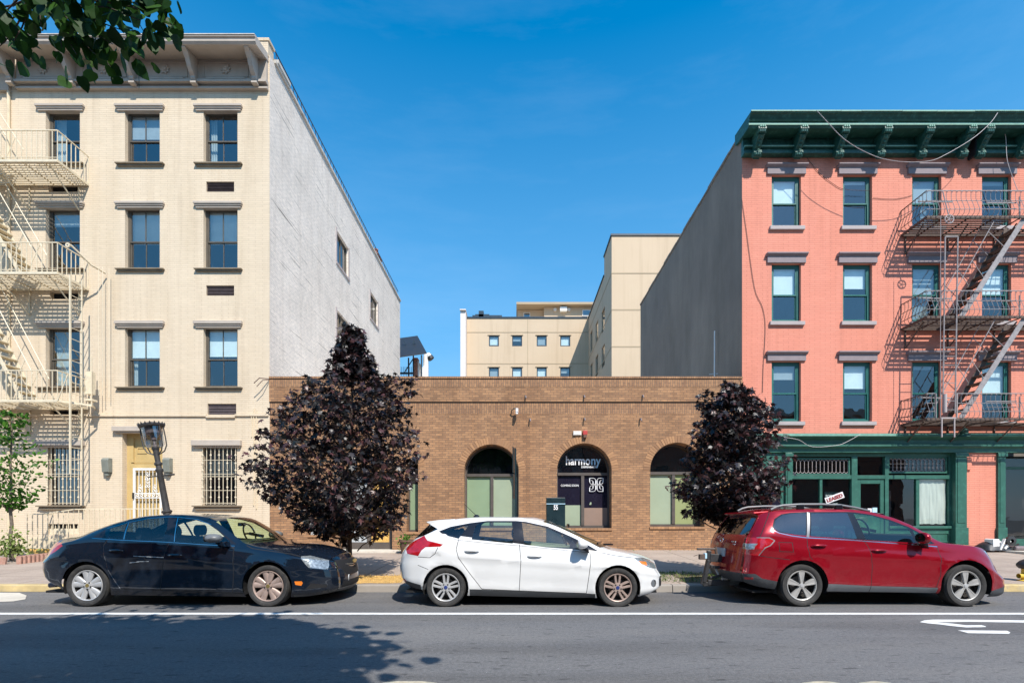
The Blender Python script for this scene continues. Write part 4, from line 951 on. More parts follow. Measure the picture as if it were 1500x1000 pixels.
for i, h in enumerate(ho):
    mb = MB(); a, b, c, d = h; q = .1; y = YN2 + .06
    mb.box(a, a + q, y, y + .06, c, d); mb.box(b - q, b, y, y + .06, c, d); mb.box(a + q, b - q, y, y + .06, d - q, d); mb.box(a + q, b - q, y, y + .06, c, c + q)
    w1 = mb.build('window', 'blue_frame', tb); mb = MB(); mb.quad((a, y + .03, c), (b, y + .03, c), (b, y + .03, d), (a, y + .03, d)); mb.build('pane', 'window_glass', w1)
    mb = MB(); mb.box(a, b, y + .15, y + .16, c if i in (3, 5, 6) else c + (d - c) * .35 * (i % 2 + .5), d); mb.build('blind', 'blind_white' if i in (3, 5, 6, 0) else 'blind_grey', w1)
    mb = MB(); mb.box(a - .12, b + .12, YN2 - .07, YN2, d + .02, d + .12); mb.build('lintel', 'tan_stucco_dark', w1)
for h in hw:
    mb = MB(); mb.box(XW0 + .1, XW0 + .12, h[0], h[1], h[2], h[3]); w1 = mb.build('window', 'dark_void', tb); mb = MB(); mb.quad((XW0 + .07, h[0], h[2]), (XW0 + .07, h[1], h[2]), (XW0 + .07, h[1], h[3]), (XW0 + .07, h[0], h[3])); mb.build('pane', 'window_glass_dark', w1)
mb = MB(); mb.box(fx(675, 51.2), XF0 - .02, 50.8, YN2 + 4, 0, fz(457.5, 51.2)); mb.box(fx(674.5, 51.2), XF0 + .02, 50.6, YN2 + 4, fz(457.5, 51.2), fz(456, 51.2)); mb.build('side_pier', 'pink_white', tb)
mb = MB(); x0 = fx(696, 56); mb.box(x0, x0 + 1.6, 56, 57, 21, fz(460, 56)); mb.box(x0 + .4, x0 + .95, 56, 57, 21, fz(455, 56)); mb.box(x0 - .4, x0 + 3, 57, 58, 21, fz(461.5, 57)); mb.build('rooftop_unit', 'blue_frame', tb)
# penthouse further back
yp = 60.0; pt = thing('penthouse', 'flat-roofed tan penthouse with an air conditioner beyond the office roof', 'building', (fx(810, yp), yp, 0))
mb = MB(); mb.box(fx(758, yp), fx(797, yp), yp + .8, yp + 8, 0, fz(450, yp)); mb.box(fx(797, yp), fx(900, yp), yp, yp + 8, 0, fz(450, yp)); mb.build('wall', 'tan_stucco', pt)
mb = MB(); mb.box(fx(756.5, yp), fx(900, yp), yp - .8, yp + 8, fz(449.6, yp), fz(446.4, yp)); mb.build('roof_slab', 'tan_stucco_dark', pt)
for a, b in ((767, 777), (853, 865)):
    mb = MB(); mb.box(fx(a, yp), fx(b, yp), yp - .06 if a > 800 else yp + .74, yp + .82 if a < 800 else yp + .03, fz(463, yp), fz(454, yp)); w1 = mb.build('window', 'white_paint', pt); mb = MB(); yy = yp + .72 if a < 800 else yp - .08; mb.box(fx(a + 1, yp), fx(b - 1, yp), yy, yy + .01, fz(462, yp), fz(455, yp)); mb.build('pane', 'window_glass_dark', w1)
mb = MB(); mb.box(fx(820, yp), fx(830, yp), yp - .5, yp, fz(457.5, yp), fz(451.5, yp)); mb.build('air_conditioner', 'blind_white', pt)
for a in (813, 833): mb = MB(); mb.lathe([(0, -.2), (.2, -.2), (.2, 0)], (fx(a, yp), yp, fz(454, yp)), 'y', 12); mb.build('floodlight', 'cream_light', pt)

# ------------------------------------------------------------ rooftop canopy, chimney and duct between the houses
yq = 36.5
def q(px, py, y=yq): return (fx(px, y), y, fz(py, y))
cp = thing('roof_canopy', 'black sloping canopy on thin posts behind the white side wall', 'canopy', (fx(600, yq), yq, 0))
mb = MB(); A = [(fx(560, 38), 38, fz(500, 38)), (fx(611.5, 38), 38, fz(493, 38)), (fx(625, 34.8), 34.8, fz(518, 34.8)), (fx(560, 34.8), 34.8, fz(527, 34.8))]
mb.add(A + [(x, y, z + .08) for x, y, z in A], [(0, 1, 2, 3), (7, 6, 5, 4), (0, 4, 5, 1), (1, 5, 6, 2), (2, 6, 7, 3), (3, 7, 4, 0)]); mb.build('canopy_roof', 'canopy_dark', cp)
mb = MB()
for px, t in ((598.5, 524), (605.5, 500), (617.5, 520)): mb.bar(q(px, t), q(px, 600), .09)
mb.bar(q(592, 546), q(606, 524), .06); mb.bar(q(590, 498), q(604, 520), .05); mb.bar(q(606, 498), q(615, 515), .05); mb.bar(q(570, 546.5), q(606, 546.5), .12)
for k in range(9): mb.bar(q(586 + k * 2.4, 537), q(586 + k * 2.4, 553), .025)
mb.build('post', 'blue_frame', cp)
ck = thing('stair_bulkhead', 'narrow brick chimney stack with white sloping side beside the duct', 'chimney', (fx(612, yq), yq, 0))
mb = MB(); mb.box(fx(606, yq), fx(611.5, yq), yq, yq + .6, 0, fz(525.5, yq)); mb.box(fx(605, yq), fx(612, yq), yq - .05, yq + .65, fz(525.5, yq), fz(524, yq)); mb.build('brick_stack', 'red_brick', ck)
mb = MB(); mb.prism([(fx(611.6, yq), 0), (fx(611.6, yq), fz(527, yq)), (fx(619.5, yq), fz(538, yq)), (fx(619.5, yq), 0)], 'y', yq + .1, yq + .5); mb.build('white_wall', 'white_paint', ck)
mb = MB(); yz = 37.0; r_ = .19
c_ = [(fx(623.8, yz), yz, 0), (fx(623.8, yz), yz, fz(525, yz)), (fx(624.5, yz), yz, fz(521, yz)), (fx(627, yz), yz, fz(520, yz)), (fx(630.5, yz), yz, fz(523.5, yz))]
mb.tube(c_, [.2, .2, .2, .21, .21], 14); d1 = mb.build('exhaust_duct', 'duct_white', smooth=True); tag(d1, 'white exhaust duct with a hooked top next to the sky gap', 'duct')
mb = MB(); mb.tube([(fx(629.5, yz), yz - .02, fz(522.5, yz)), (fx(632.2, yz), yz - .02, fz(526, yz))], [.235, .235], 14); mb.build('hood', 'canopy_dark', d1)
# ------------------------------------------------------------ salmon house with green storefront
XS = fx(1087); XE = 19.5; ZS = 13.9; YSB = 29.1
sal = thing('row_house', 'four-storey salmon brick house with dark green bracketed cornice and green storefront', 'house', (fx(1290), YF, .4))
cols = [(1130.4, 1173.2), (1234.8, 1277.4), (1336.2, 1379), (1438.4, 1481.3)]
rws = [(256.4, 332, 242.4), (386, 471.2, 372), (529, 617.5, 515.6)]
ZST = fz(659)
hs_ = []
for (t, u, l) in rws:
    for (a, b) in cols: hs_.append((fx(a), fx(b), fz(u), fz(t)))
mb = MB(); wall_face(mb, lambda u, w_, d: (u, YF + d, w_), hs_, XS, XE, ZST, ZS, .2, 1)
mb.build('front_wall', 'salmon_brick', sal, recalc=False)
mb = MB(); mb.quad((XS, YF, .2), (XS, YSB, .2), (XS, YSB, ZS - .02), (XS, YF, ZS)); mb.box(XS + .003, XE, YF + 2.2, YSB, .2, ZS - .1); mb.build('party_wall', 'grey_stucco', sal, recalc=False)
mb = MB(); y = YF
for k in range(14):
    y2 = YF + (YSB - YF) * (k + 1) / 14; mb.box(XS - .04, XS + .3, y, y2 - .01, ZS - .02, ZS + .05 + .02 * (k % 3)); y = y2
mb.build('wall_coping', 'grey_stucco', sal)
mb = MB(); mb.box(XS - .03, XS + .01, YF + 0, YF + .12, .4, 5.8); mb.build('corner_strip', 'stone_light', sal)
mb = MB()
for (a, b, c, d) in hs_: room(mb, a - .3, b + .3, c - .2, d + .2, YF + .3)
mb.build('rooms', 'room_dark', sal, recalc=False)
bl = {0: dict(blind=.48), 1: dict(blind=.10), 2: dict(blind=.46, kind='blind_grey', curtain=[(.55, .8)]), 3: dict(blind=.12, kind='blind_grey'),
      4: dict(blind=.5), 5: dict(blind=.38), 6: dict(blind=.55, kind='blind_grey', curtain=[(0, .9)]), 7: dict(blind=.48, curtain=[(0, .2)]),
      8: dict(blind=.27, kind='blind_grey'), 9: dict(blind=.42), 10: dict(blind=.1, kind='blind_grey'), 11: dict(blind=.5)}
for i, (a, b, c, d) in enumerate(hs_):
    wd = sash_window(sal, a, b, c, d, .1, 'green_frame', mid=.48, fw=.085, **bl[i]); wz = fz(rws[i // 4][2]); g = (b - a)
    mb = MB(); mb.box(a - .16, b + .14, YF - .06, YF + .08, d + .003, wz - .1); mb.prism([(YF - .06, wz - .1), (YF - .14, wz - .04), (YF - .14, wz - .0), (YF + .05, wz), (YF + .05, wz - .1)], 'x', a - .2, b + .18); mb.build('lintel', 'grey_stone', wd, bevel=.008)
    mb = MB(); mb.box(a - .08, b + .10, YF - .08, YF + .1, c - .125, c - .002); mb.build('sill', 'stone_light', wd, bevel=.01)
# cornice
yo = 15.4; xa = XS - .1; xb = XE
mb = MB(); mb.prism([(yo + .08, 13.56), (yo + .03, 13.62), (yo + .03, 13.70), (yo - .02, 13.71), (yo - .05, 13.75), (yo - .0, 13.77), (yo - .08, 13.87), (yo - .12, 13.88), (yo - .12, 13.925), (YF + .3, 14.04), (YF + .3, 13.7), (YF, 13.62)], 'x', xa, xb); cor = mb.build('cornice', 'green_cornice', sal)
mb = MB(); x = xa
r_ = random.Random(5)
while x < xb:
    x2 = min(xb, x + r_.uniform(.6, 1.6)); mb.box(x, x2 - .006, yo - .15, yo - .1, 13.90 + r_.uniform(0, .015), 13.945); mb.box(x, x2, yo + .015, yo + .03, 13.62, 13.70 - r_.uniform(0, .02)); x = x2
mb.build('worn_edge', 'green_worn', cor)
for (p0, p1) in ((1090, 1408), (1420, 1640)):
    x0, x1 = fx(p0) if p0 > 1100 else XS - .03, min(XE, fx(p1)); mb = MB()
    mb.box(x0, x1, YF - .14, YF, fz(221), 13.62); mb.box(x0, x1, YF - .24, YF, fz(224), fz(221)); mb.box(x0, x1, YF - .18, YF, fz(228), fz(224)); mb.box(x0, x1, YF - .22, YF, fz(231.5), fz(228)); mb.build('frieze', 'green_cornice', cor)
    mb = MB(); mb.box(x0, x1, YF - .26, YF - .24, fz(223), fz(221.4)); mb.build('worn_edge', 'green_worn', cor)
bx_ = [1101.8, 1161, 1219.5, 1279, 1338.5, 1397.5, 1422.5, 1482.5]
for i, p_ in enumerate(bx_):
    x = fx(p_); w2 = .095; zt = 13.6; zb = fz(234)
    prof = [(YF - .14, zt), (yo + .06, zt), (yo + .05, zt - .06), (yo + .12, zt - .14), (yo + .08, zt - .24), (yo + .2, zt - .34), (yo + .28, zt - .44), (yo + .42, zt - .56), (yo + .4, zt - .66), (yo + .45, zt - .74), (yo + .5, zb + .02), (yo + .6, zb), (YF - .1, zb)]
    mb = MB(); mb.prism(prof, 'x', x - w2, x + w2); mb.prism([(yo + .02, zt - .02), (yo - .0, zt - .1), (yo + .06, zt - .2), (yo + .14, zt - .2), (yo + .14, zt - .02)], 'x', x - w2 - .03, x + w2 + .03)
    mb.prism([(yo + .34, zt - .52), (yo + .30, zt - .62), (yo + .36, zt - .72), (yo + .46, zt - .7), (yo + .5, zt - .52)], 'x', x - w2 - .03, x + w2 + .03)
    for k in (-1, 0, 1): mb.lathe([(0, -.09), (.035, -.06), (.035, .06), (0, .1)], (x + k * .065, yo + .04, zt - .12), 'z', 7); mb.lathe([(0, -.08), (.03, -.05), (.03, .05), (0, .08)], (x + k * .06, yo + .33, zt - .63), 'z', 7)
    for k in range(3): mb.lathe([(0, -.04), (.05, 0), (0, .04)], (x, yo + .12 + .07 * k, zt - .27 - .08 * k), 'y', 8)
    b_ = mb.build('bracket', 'green_cornice', cor)
    mb = MB()
    for k in (-1, 0, 1): mb.lathe([(0, .02), (.03, .05), (.02, .09), (0, .1)], (x + k * .065, yo + .0, zt - .1), 'z', 6)
    mb.lathe([(0, -.04), (.04, 0), (0, .03)], (x, yo + .28, zt - .55), 'z', 7); mb.build('worn_scroll', 'green_worn', b_)
    if i + 1 < len(bx_) and bx_[i + 1] - p_ > 40:
        a, b = x + .27, fx(bx_[i + 1]) - .27; z0, z1 = fz(217.5), fz(205); mb = MB()
        for (q0, q1, q2, q3) in ((a, b, z0, z0 + .03), (a, b, z1 - .03, z1), (a, a + .03, z0 + .03, z1 - .03), (b - .03, b, z0 + .03, z1 - .03)): mb.box(q0, q1, YF - .165, YF - .14, q2, q3)
        mb.box(a + .12, b - .12, YF - .155, YF - .14, z0 + .09, z1 - .09); mb.build('frieze_panel', 'green_cornice', cor)
mb = MB(); mb.prism([(yo + .05, 13.6), (YF - .02, 13.6), (YF - .02, fz(236)), (YF - .3, fz(236)), (yo + .4, fz(215))], 'x', fx(1416.5), fx(1419.5)); mb.build('end_panel', 'canopy_dark', cor)
# storefront
ysf = YF + .0; st = MB()
def sx(p): return fx(p)
def sz(p): return fz(p)
def frame(mb, a, b, t, u, w_, y0, y1):
    x0, x1, z0, z1 = sx(a), sx(b), sz(u), sz(t); mb.box(x0, x0 + w_, y0, y1, z0, z1); mb.box(x1 - w_, x1, y0, y1, z0, z1); mb.box(x0 + w_, x1 - w_, y0, y1, z1 - w_, z1); mb.box(x0 + w_, x1 - w_, y0, y1, z0, z0 + w_)
mb = MB(); X0, X1 = XS + .004, XE; y = YF
mb.prism([(y - .10, sz(663)), (y - .10, sz(657)), (y - .22, sz(655)), (y - .22, sz(652.5)), (y - .12, sz(651)), (y - .12, sz(645)), (y - .3, sz(641)), (y - .34, sz(641)), (y - .34, sz(637.5)), (y - .02, sz(634.5)), (y + .15, sz(634.5)), (y + .15, sz(663))], 'x', X0, X1)
sf = mb.build('storefront', 'green_paint', sal, bevel=.006)
mb = MB(); mb.box(X0, sx(1300), y - .37, y - .342, sz(641), sz(638)); mb.build('worn_edge', 'green_worn', sf)
zb = zwalk(YF) - .02
for a, b in ((1148.6, 1158), (1396, 1412.5), (1458, 1469)):
    mb = MB()
    mb.box(sx(a), sx(b), y - .1, y + .14, zb + .75, sz(663.2)); mb.box(sx(a) - .03, sx(b) + .03, y - .13, y + .14, zb, zb + .75); mb.box(sx(a) + .05, sx(b) - .05, y - .115, y - .1, zb + .9, sz(672))
    mb.box(sx(a) - .03, sx(b) + .03, y - .14, y - .1, sz(669), sz(664))
    mb.build('pilaster', 'green_paint', sf, bevel=.01)
yg = YF + .12
mb = MB(); mb.box(sx(1158), sx(1396), yg - .062, yg + .05, sz(668), sz(663.2)); mb.box(sx(1158), sx(1396), yg - .07, yg + .05, sz(701), sz(695.5))
mb.box(sx(1249), sx(1257.5), yg - .076, yg + .05, zb, sz(668)); mb.box(sx(1298), sx(1303.5), yg - .076, yg + .05, zb, sz(668)); mb.box(sx(1158), sx(1161), yg - .054, yg + .05, zb, sz(668)); mb.box(sx(1392.5), sx(1396), yg - .054, yg + .05, zb, sz(668))
mb.box(sx(1203), sx(1207), yg - .04, yg + .05, sz(775), sz(701)); mb.box(sx(1345), sx(1350), yg - .04, yg + .05, sz(775), sz(701))
mb.box(sx(1158), sx(1249), yg - .05, yg + .05, zb, sz(771)); mb.box(sx(1303.5), sx(1396), yg - .05, yg + .05, zb, sz(771)); mb.box(sx(1158), sx(1249), yg - .12, yg - .05, sz(773.5), sz(770)); mb.box(sx(1303.5), sx(1396), yg - .12, yg - .05, sz(773.5), sz(770))
for a, b in ((1163, 1245), (1309, 1350), (1355, 1392)): frame(mb, a, b, 780, 794, .03, yg - .07, yg - .05)
mb.build('window_frame', 'green_paint', sf, bevel=.006)
# leaded transoms
for a, b, t, u in ((1161.5, 1248, 670, 695), (1303.8, 1391, 668.2, 692.5)):
    mb = MB(); frame(mb, a, b, t, u, .05, yg - .03, yg + .03); tr = mb.build('transom', 'green_paint', sf)
    mb = MB(); n = 14; x0, x1, z0, z1 = sx(a) + .05, sx(b) - .05, sz(u) + .05, sz(t) - .05
    for k in range(n + 1):
        x = x0 + (x1 - x0) * k / n; mb.bar((x, yg, z0 + .06), (x, yg, z1 - .06), .012)
        if k < n: xm = x + (x1 - x0) / n / 2; x2 = x + (x1 - x0) / n; mb.bar((x, yg, z1 - .06), (xm, yg, z1), .012); mb.bar((x2, yg, z1 - .06), (xm, yg, z1), .012); mb.bar((x, yg, z0 + .06), (xm, yg, z0), .012); mb.bar((x2, yg, z0 + .06), (xm, yg, z0), .012)
    if a > 1300:
        for zz in (.33, .6): mb.bar((x0, yg + .02, z0 + (z1 - z0) * zz), (x1, yg + .02, z0 + (z1 - z0) * zz), .01)
    mb.build('leading', 'stone_light', tr); mb = MB(); mb.quad((x0, yg + .015, z0), (x1, yg + .015, z0), (x1, yg + .015, z1), (x0, yg + .015, z1)); mb.build('pane', 'shop_glass', tr)
mb = MB()
for a, b, t, u in ((1161, 1203, 701, 770), (1207, 1249, 701, 770), (1303.5, 1345, 701, 770), (1350, 1392.5, 701, 770), (1257.5, 1298, 668, 695.5)): mb.quad((sx(a), yg + .01, sz(u)), (sx(b), yg + .01, sz(u)), (sx(b), yg + .01, sz(t)), (sx(a), yg + .01, sz(t)))
mb.build('shop_window_pane', 'shop_glass', sf)
mb = MB(); frame(mb, 1257.5, 1298, 702, 806, .13, yg - .04, yg + .03); mb.box(sx(1257.5) + .13, sx(1298) - .13, yg - .03, yg + .02, zb + .13, sz(751)); d_ = mb.build('shop_door', 'green_paint', sf, bevel=.008)
mb = MB(); mb.quad((sx(1263), yg, sz(751)), (sx(1293), yg, sz(751)), (sx(1293), yg, sz(708)), (sx(1263), yg, sz(708))); mb.build('pane', 'shop_glass', d_)
mb = MB(); mb.box(sx(1274.5), sx(1280.5), yg - .012, yg - .008, sz(750), sz(744)); mb.build('notice', 'sign_white', d_); mb = MB(); mb.box(sx(1281.5), sx(1288.5), yg - .012, yg - .008, sz(750), sz(743)); mb.build('notice', 'lettering_blue', d_)
# hanging LEASED board inside the glass
mb = MB(); tl = R(-20); c_ = Vector((sx(1225.5), yg - .02, sz(728.5)))
def rot(u, w_): return (c_.x + u * math.cos(tl) + w_ * math.sin(tl), c_.y, c_.z - u * math.sin(tl) + w_ * math.cos(tl))
vs = [rot(-.31, -.1), rot(.31, -.1), rot(.31, .1), rot(-.31, .1)]; mb.add(vs + [(x, y_ + .012, z) for x, y_, z in vs], [(0, 1, 2, 3), (7, 6, 5, 4), (0, 4, 5, 1), (1, 5, 6, 2), (2, 6, 7, 3), (3, 7, 4, 0)])
ls = tag(mb.build('leased_sign', 'sign_white'), 'white tilted board reading LEASED in red in the left shop window', 'sign')
a_ = rot(-.27, -.055); text('LEASED', .16, 'sign_red', 'sign_lettering', ls, a_[0], yg - .028, a_[2], width=.54, bold=.006, tilt=tl)
mb = MB(); mb.box(sx(1213), sx(1233), yg + .06, yg + .07, sz(741), sz(720)); p_ = tag(mb.build('rental_board', 'sign_dark'), 'small black board with white letters behind the tilted red-lettered board', 'sign')
text('FOR', .13, 'lettering_white', 'sign_lettering', p_, sx(1214.5), yg + .055, sz(728), width=.22, bold=.004); mb = MB(); mb.box(sx(1216), sx(1232), yg + .05, yg + .06, sz(739), sz(736.5)); mb.build('sign_line', 'lettering_white', p_)
# white paper in the right pane
r_ = random.Random(9); mb = MB(); xa_, xb_ = sx(1352), sx(1391.5); zt_, zb_ = sz(701.5), sz(767); n, k_ = 22, 16; g = []
for j in range(k_ + 1):
    for i in range(n + 1): u, w_ = i / n, j / k_; g.append((xa_ + (xb_ - xa_) * u + (.015 * math.sin(w_ * 17) if i == 0 else 0), yg + .035 + .03 * mnoise.noise(Vector((u * 9, w_ * 2.2, 3))) + .01 * (i % 8 == 0), zt_ + (zb_ - zt_) * w_ + (.02 * mnoise.noise(Vector((u * 7, 1, 2))) if j == k_ else 0)))
mb.add(g, [(j * (n + 1) + i, j * (n + 1) + i + 1, (j + 1) * (n + 1) + i + 1, (j + 1) * (n + 1) + i) for j in range(k_) for i in range(n)]); mb.build('window_paper', 'paper_white', sf, recalc=False)
# shop interior
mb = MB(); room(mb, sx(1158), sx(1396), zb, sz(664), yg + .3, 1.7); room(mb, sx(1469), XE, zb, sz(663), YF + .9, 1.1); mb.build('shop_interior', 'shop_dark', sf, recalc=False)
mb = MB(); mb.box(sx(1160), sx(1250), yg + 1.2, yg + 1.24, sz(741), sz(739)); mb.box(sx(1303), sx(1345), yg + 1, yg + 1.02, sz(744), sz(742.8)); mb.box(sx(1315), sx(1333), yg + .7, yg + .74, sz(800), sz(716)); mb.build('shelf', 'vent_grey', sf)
# green door bay behind the right maple
mb = MB(); mb.box(XS + .1, sx(1148.6), YF - .02, YF + .14, zb, sz(663.2)); frame(mb, 1118, 1146, 690, 800, .09, YF - .06, YF - .02); mb.build('door_bay', 'green_paint', sf)
mb = MB(); mb.box(sx(1122), sx(1142), YF - .035, YF - .022, sz(760), sz(700)); mb.build('pane', 'film_navy', sf)
# brick pier and right shop
mb = MB(); mb.box(sx(1412.6), sx(1457.9), YF - .04, YF + .14, zb, sz(663.2)); mb.build('brick_pier', 'salmon_brick', sal)
mb = MB(); mb.box(sx(1413), sx(1419.5), YF - .1, YF - .042, sz(688), sz(672)); mb.build('meter_box', 'salmon_brick', sal)
mb = MB(); y2 = YF + .7
for a, b in ((1469.1, 1472), (1489, 1492.5)): mb.box(sx(a), sx(b), y2, y2 + .06, zb, sz(680))
mb.box(sx(1489), XE, y2, y2 + .06, sz(684), sz(680)); mb.box(sx(1478), XE, y2 - .1, y2 + .06, zb, sz(790)); mb.box(sx(1469.1), sx(1470), YF + .14, y2, zb, sz(664)); mb.build('right_shop_frame', 'green_paint', sf)
mb = MB(); mb.quad((sx(1472), y2 + .03, zb), (XE, y2 + .03, zb), (XE, y2 + .03, sz(664)), (sx(1472), y2 + .03, sz(664))); mb.build('right_shop_pane', 'shop_glass', sf)
mb = MB(); mb.box(sx(1440), XE, YF - 1.5, YF - .14, zb - .3, zb + .05); mb.box(sx(1440), XE, YF - 1.9, YF - 1.5, zb - .3, zb - .06); mb.build('entrance_step', 'step_stone', sf, bevel=.015)

# ------------------------------------------------------------ cables on the facade
def cable(pts, y, r_, mat, label):
    P = [Vector((fx(a, y), y, fz(b, y))) for a, b in pts]; out_ = []
    for i in range(len(P) - 1):
        p0, p1, p2, p3 = P[max(i - 1, 0)], P[i], P[i + 1], P[min(i + 2, len(P) - 1)]
        for k in range(5): t = k / 5; out_.append(.5 * ((2 * p1) + (-p0 + p2) * t + (2 * p0 - 5 * p1 + 4 * p2 - p3) * t * t + (-p0 + 3 * p1 - 3 * p2 + p3) * t ** 3))
    out_.append(P[-1]); mb = MB(); mb.tube(out_, r_, 5); return tag(mb.build('cable', mat), label, 'cable', 'loose cables on the salmon house')
c5 = lambda l: [(1080 + a / 3.571, 150 + b / 3.571) for a, b in l]
cable(c5([(415, 42), (480, 112), (545, 180), (620, 233), (700, 273), (770, 297), (880, 312), (1010, 306), (1100, 268), (1230, 190), (1320, 112), (1362, 55)]), 15.15, .0085, 'wire', 'pale cable sagging in a long loop across the green cornice')
cable([(1086.5, 290), (1093, 335), (1105, 420), (1117, 450), (1121, 480), (1118, 540), (1117, 575)], YF - .02, .008, 'wire_dark', 'thin dark wire running down the salmon wall left of the first window column')
cable(c5([(365, 290), (430, 370), (500, 425), (560, 455), (690, 462)]), YF - .02, .007, 'wire_dark', 'thin dark wire drooping between the first two top-floor windows')
cable(c5([(710, 500), (800, 505), (860, 500), (915, 485)]), YF - .02, .007, 'wire_dark', 'thin dark wire between the second and third top-floor windows')
cable(c5([(1395, 150), (1405, 190), (1412, 300), (1440, 390), (1470, 470)]), YF - .35, .009, 'wire', 'short cable hanging down from the right end of the green cornice')
cable([(1148, 640), (1170, 644), (1190, 654), (1225, 652), (1240, 647), (1260, 636)], YF - .4, .007, 'wire', 'loose cable draped over the green storefront ledge')
cable([(1083, 553), (1087, 565), (1095, 580), (1100, 600)], YF - .05, .009, 'wire_dark', 'short dark wire at the corner of brick building and salmon house')
mb = MB(); mb.tube([(fx(1059.5), YF - .05, fz(556)), (fx(1060), YF - .05, fz(585))], .02, 5); tag(mb.build('conduit', 'frame_dark'), 'short dark conduit at the right end of the brown brick parapet', 'pipe')

# ------------------------------------------------------------ salmon house fire escape
fe = thing('fire_escape', 'rusty grey fire escape with bowed railings on the salmon house', 'fire escape', (fx(1400), YF, 4))
yo = 15.1; xl = 12.53; xr = 18.6
def bal(mb, x, y, ox, oy, z, zt, h):
    """bowed baluster, bulging outward near the foot"""
    pts = [(x, y, z), (x + ox * .10, y + oy * .10, z + h * .08), (x + ox * .13, y + oy * .13, z + h * .22), (x + ox * .07, y + oy * .07, z + h * .45), (x, y, z + h * .7), (x, y, zt)]
    mb.tube(pts, .009, 4)
    q = (x + ox * .045, y + oy * .045)
    mb.tube([(x, y, zt - .01), (*q, zt - .045), (x + ox * .03, y + oy * .03, zt - .08)], .009, 4)
def sland(z, h, gap=None):
    zt = z + h; mb = MB()
    for (a, b) in (((xl, yo, z), (xr, yo, z)), ((xl, yo, z), (xl, YF - .02, z)), ((xl, YF - .03, z), (xr, YF - .03, z))): mb.bar(a, b, .04, .07)
    n = 9
    for k in range(1, n):
        y = yo + (YF - yo) * k / n; mb.box(xl, fx(1440) if k < 6 else xr, y - .028, y + .028, z - .008, z + .014)
        if k < 6: mb.box(fx(1500), xr, y - .028, y + .028, z - .008, z + .014)
    x = xl + .5
    while x < xr: mb.bar((x, yo, z - .03), (x, YF, z - .03), .02, .03); x += .78
    for x in (xl + .12, xl + 1.5, xl + 3.0, xl + 4.4): mb.bar((x, yo + .25, z - .04), (x, YF - .03, z - .62), .03, .03); mb.bar((x, YF - .03, z - .62), (x, YF - .03, z), .03); mb.bar((x, YF - .35, z - .3), (x, YF - .03, z - .3), .02)
    ld = mb.build('landing', 'rust_iron', fe)
    def ok(x): return gap is None or not (gap[0] < x < gap[1])
    mb = MB(); segs = [(xl, xr)] if gap is None else [(xl, gap[0]), (gap[1], xr)]
    for a, b in segs:
        for zz, r_ in ((zt, .02), (z + h * .62, .014), (z + h * .3, .014)): mb.bar((a, yo, zz), (b, yo, zz), r_ * 1.3, r_)
    x = xl
    while x < xr:
        if ok(x): bal(mb, x, yo, 0, -1, z, zt, h)
        x += .15
    if gap:
        for x in gap: mb.bar((x, yo, z), (x, yo, zt), .035)
    mb.build('front_rail', 'grey_iron', ld)
    mb = MB()
    for zz, r_ in ((zt, .02), (z + h * .62, .014), (z + h * .3, .014)): mb.bar((xl, yo, zz), (xl, YF, zz), r_ * 1.3, r_)
    k = 0
    while yo + k * .14 < YF: bal(mb, xl, yo + k * .14, -1, 0, z, zt, h); k += 1
    mb.build('side_rail', 'rust_iron', ld)
    mb = MB(); xg = fx(1484, 15.5)
    mb.bar((xg, 15.3, z + .05), (xg, 15.3, zt - .05), .03); mb.bar((fx(1440, 15.5), 15.4, z + h * .78), (xg, 15.4, z + h * .78), .03); mb.bar((fx(1440, 15.5), 15.4, z + h * .55), (xg, 15.4, z + h * .55), .02)
    mb.bar((fx(1345, 15.6), 15.6, zt), (fx(1395, 15.6), 15.6, zt - .02), .03); mb.build('inner_rail', 'grey_iron', ld)
sland(10.56, .80); sland(7.52, .80); sland(4.42, .78, (fx(1370.5, yo), fx(1401.5, yo)))
def sstair(zt, zb):
    xt, xb_ = 15.56, 13.62; mb = MB(); mb.bar((xt, 15.15, zt), (xb_, 15.15, zb), .02, .15); st = mb.build('outer_stringer', 'grey_iron', fe)
    mb = MB(); mb.bar((xt, 15.66, zt), (xb_, 15.66, zb), .02, .15); n = 11; A, B = Vector((xt, 0, zt)), Vector((xb_, 0, zb))
    for i in range(1, n): q_ = A.lerp(B, i / n); mb.box(q_.x - .1, q_.x + .1, 15.16, 15.65, q_.z - .01, q_.z + .014); mb.box(q_.x + .085, q_.x + .1, 15.16, 15.65, q_.z - .035, q_.z - .01)
    mb.build('tread', 'rust_iron', st)
    mb = MB()
    for y in (15.15, 15.66):
        o_ = Vector((-.5, 0, .5)); p0, p1 = A + o_ + Vector((-.3, 0, -.35)), B + o_ * .8; mb.tube([(p0.x, y, p0.z), (p1.x, y, p1.z)], .013, 5)
        for t_ in (.3, .62): a = A.lerp(B, t_); b = p0.lerp(p1, t_ - .1); mb.tube([(a.x, y, a.z), (b.x, y, b.z)], .011, 5)
    mb.build('handrail', 'grey_iron', st)
sstair(10.55, 7.54); sstair(7.5, 4.46)
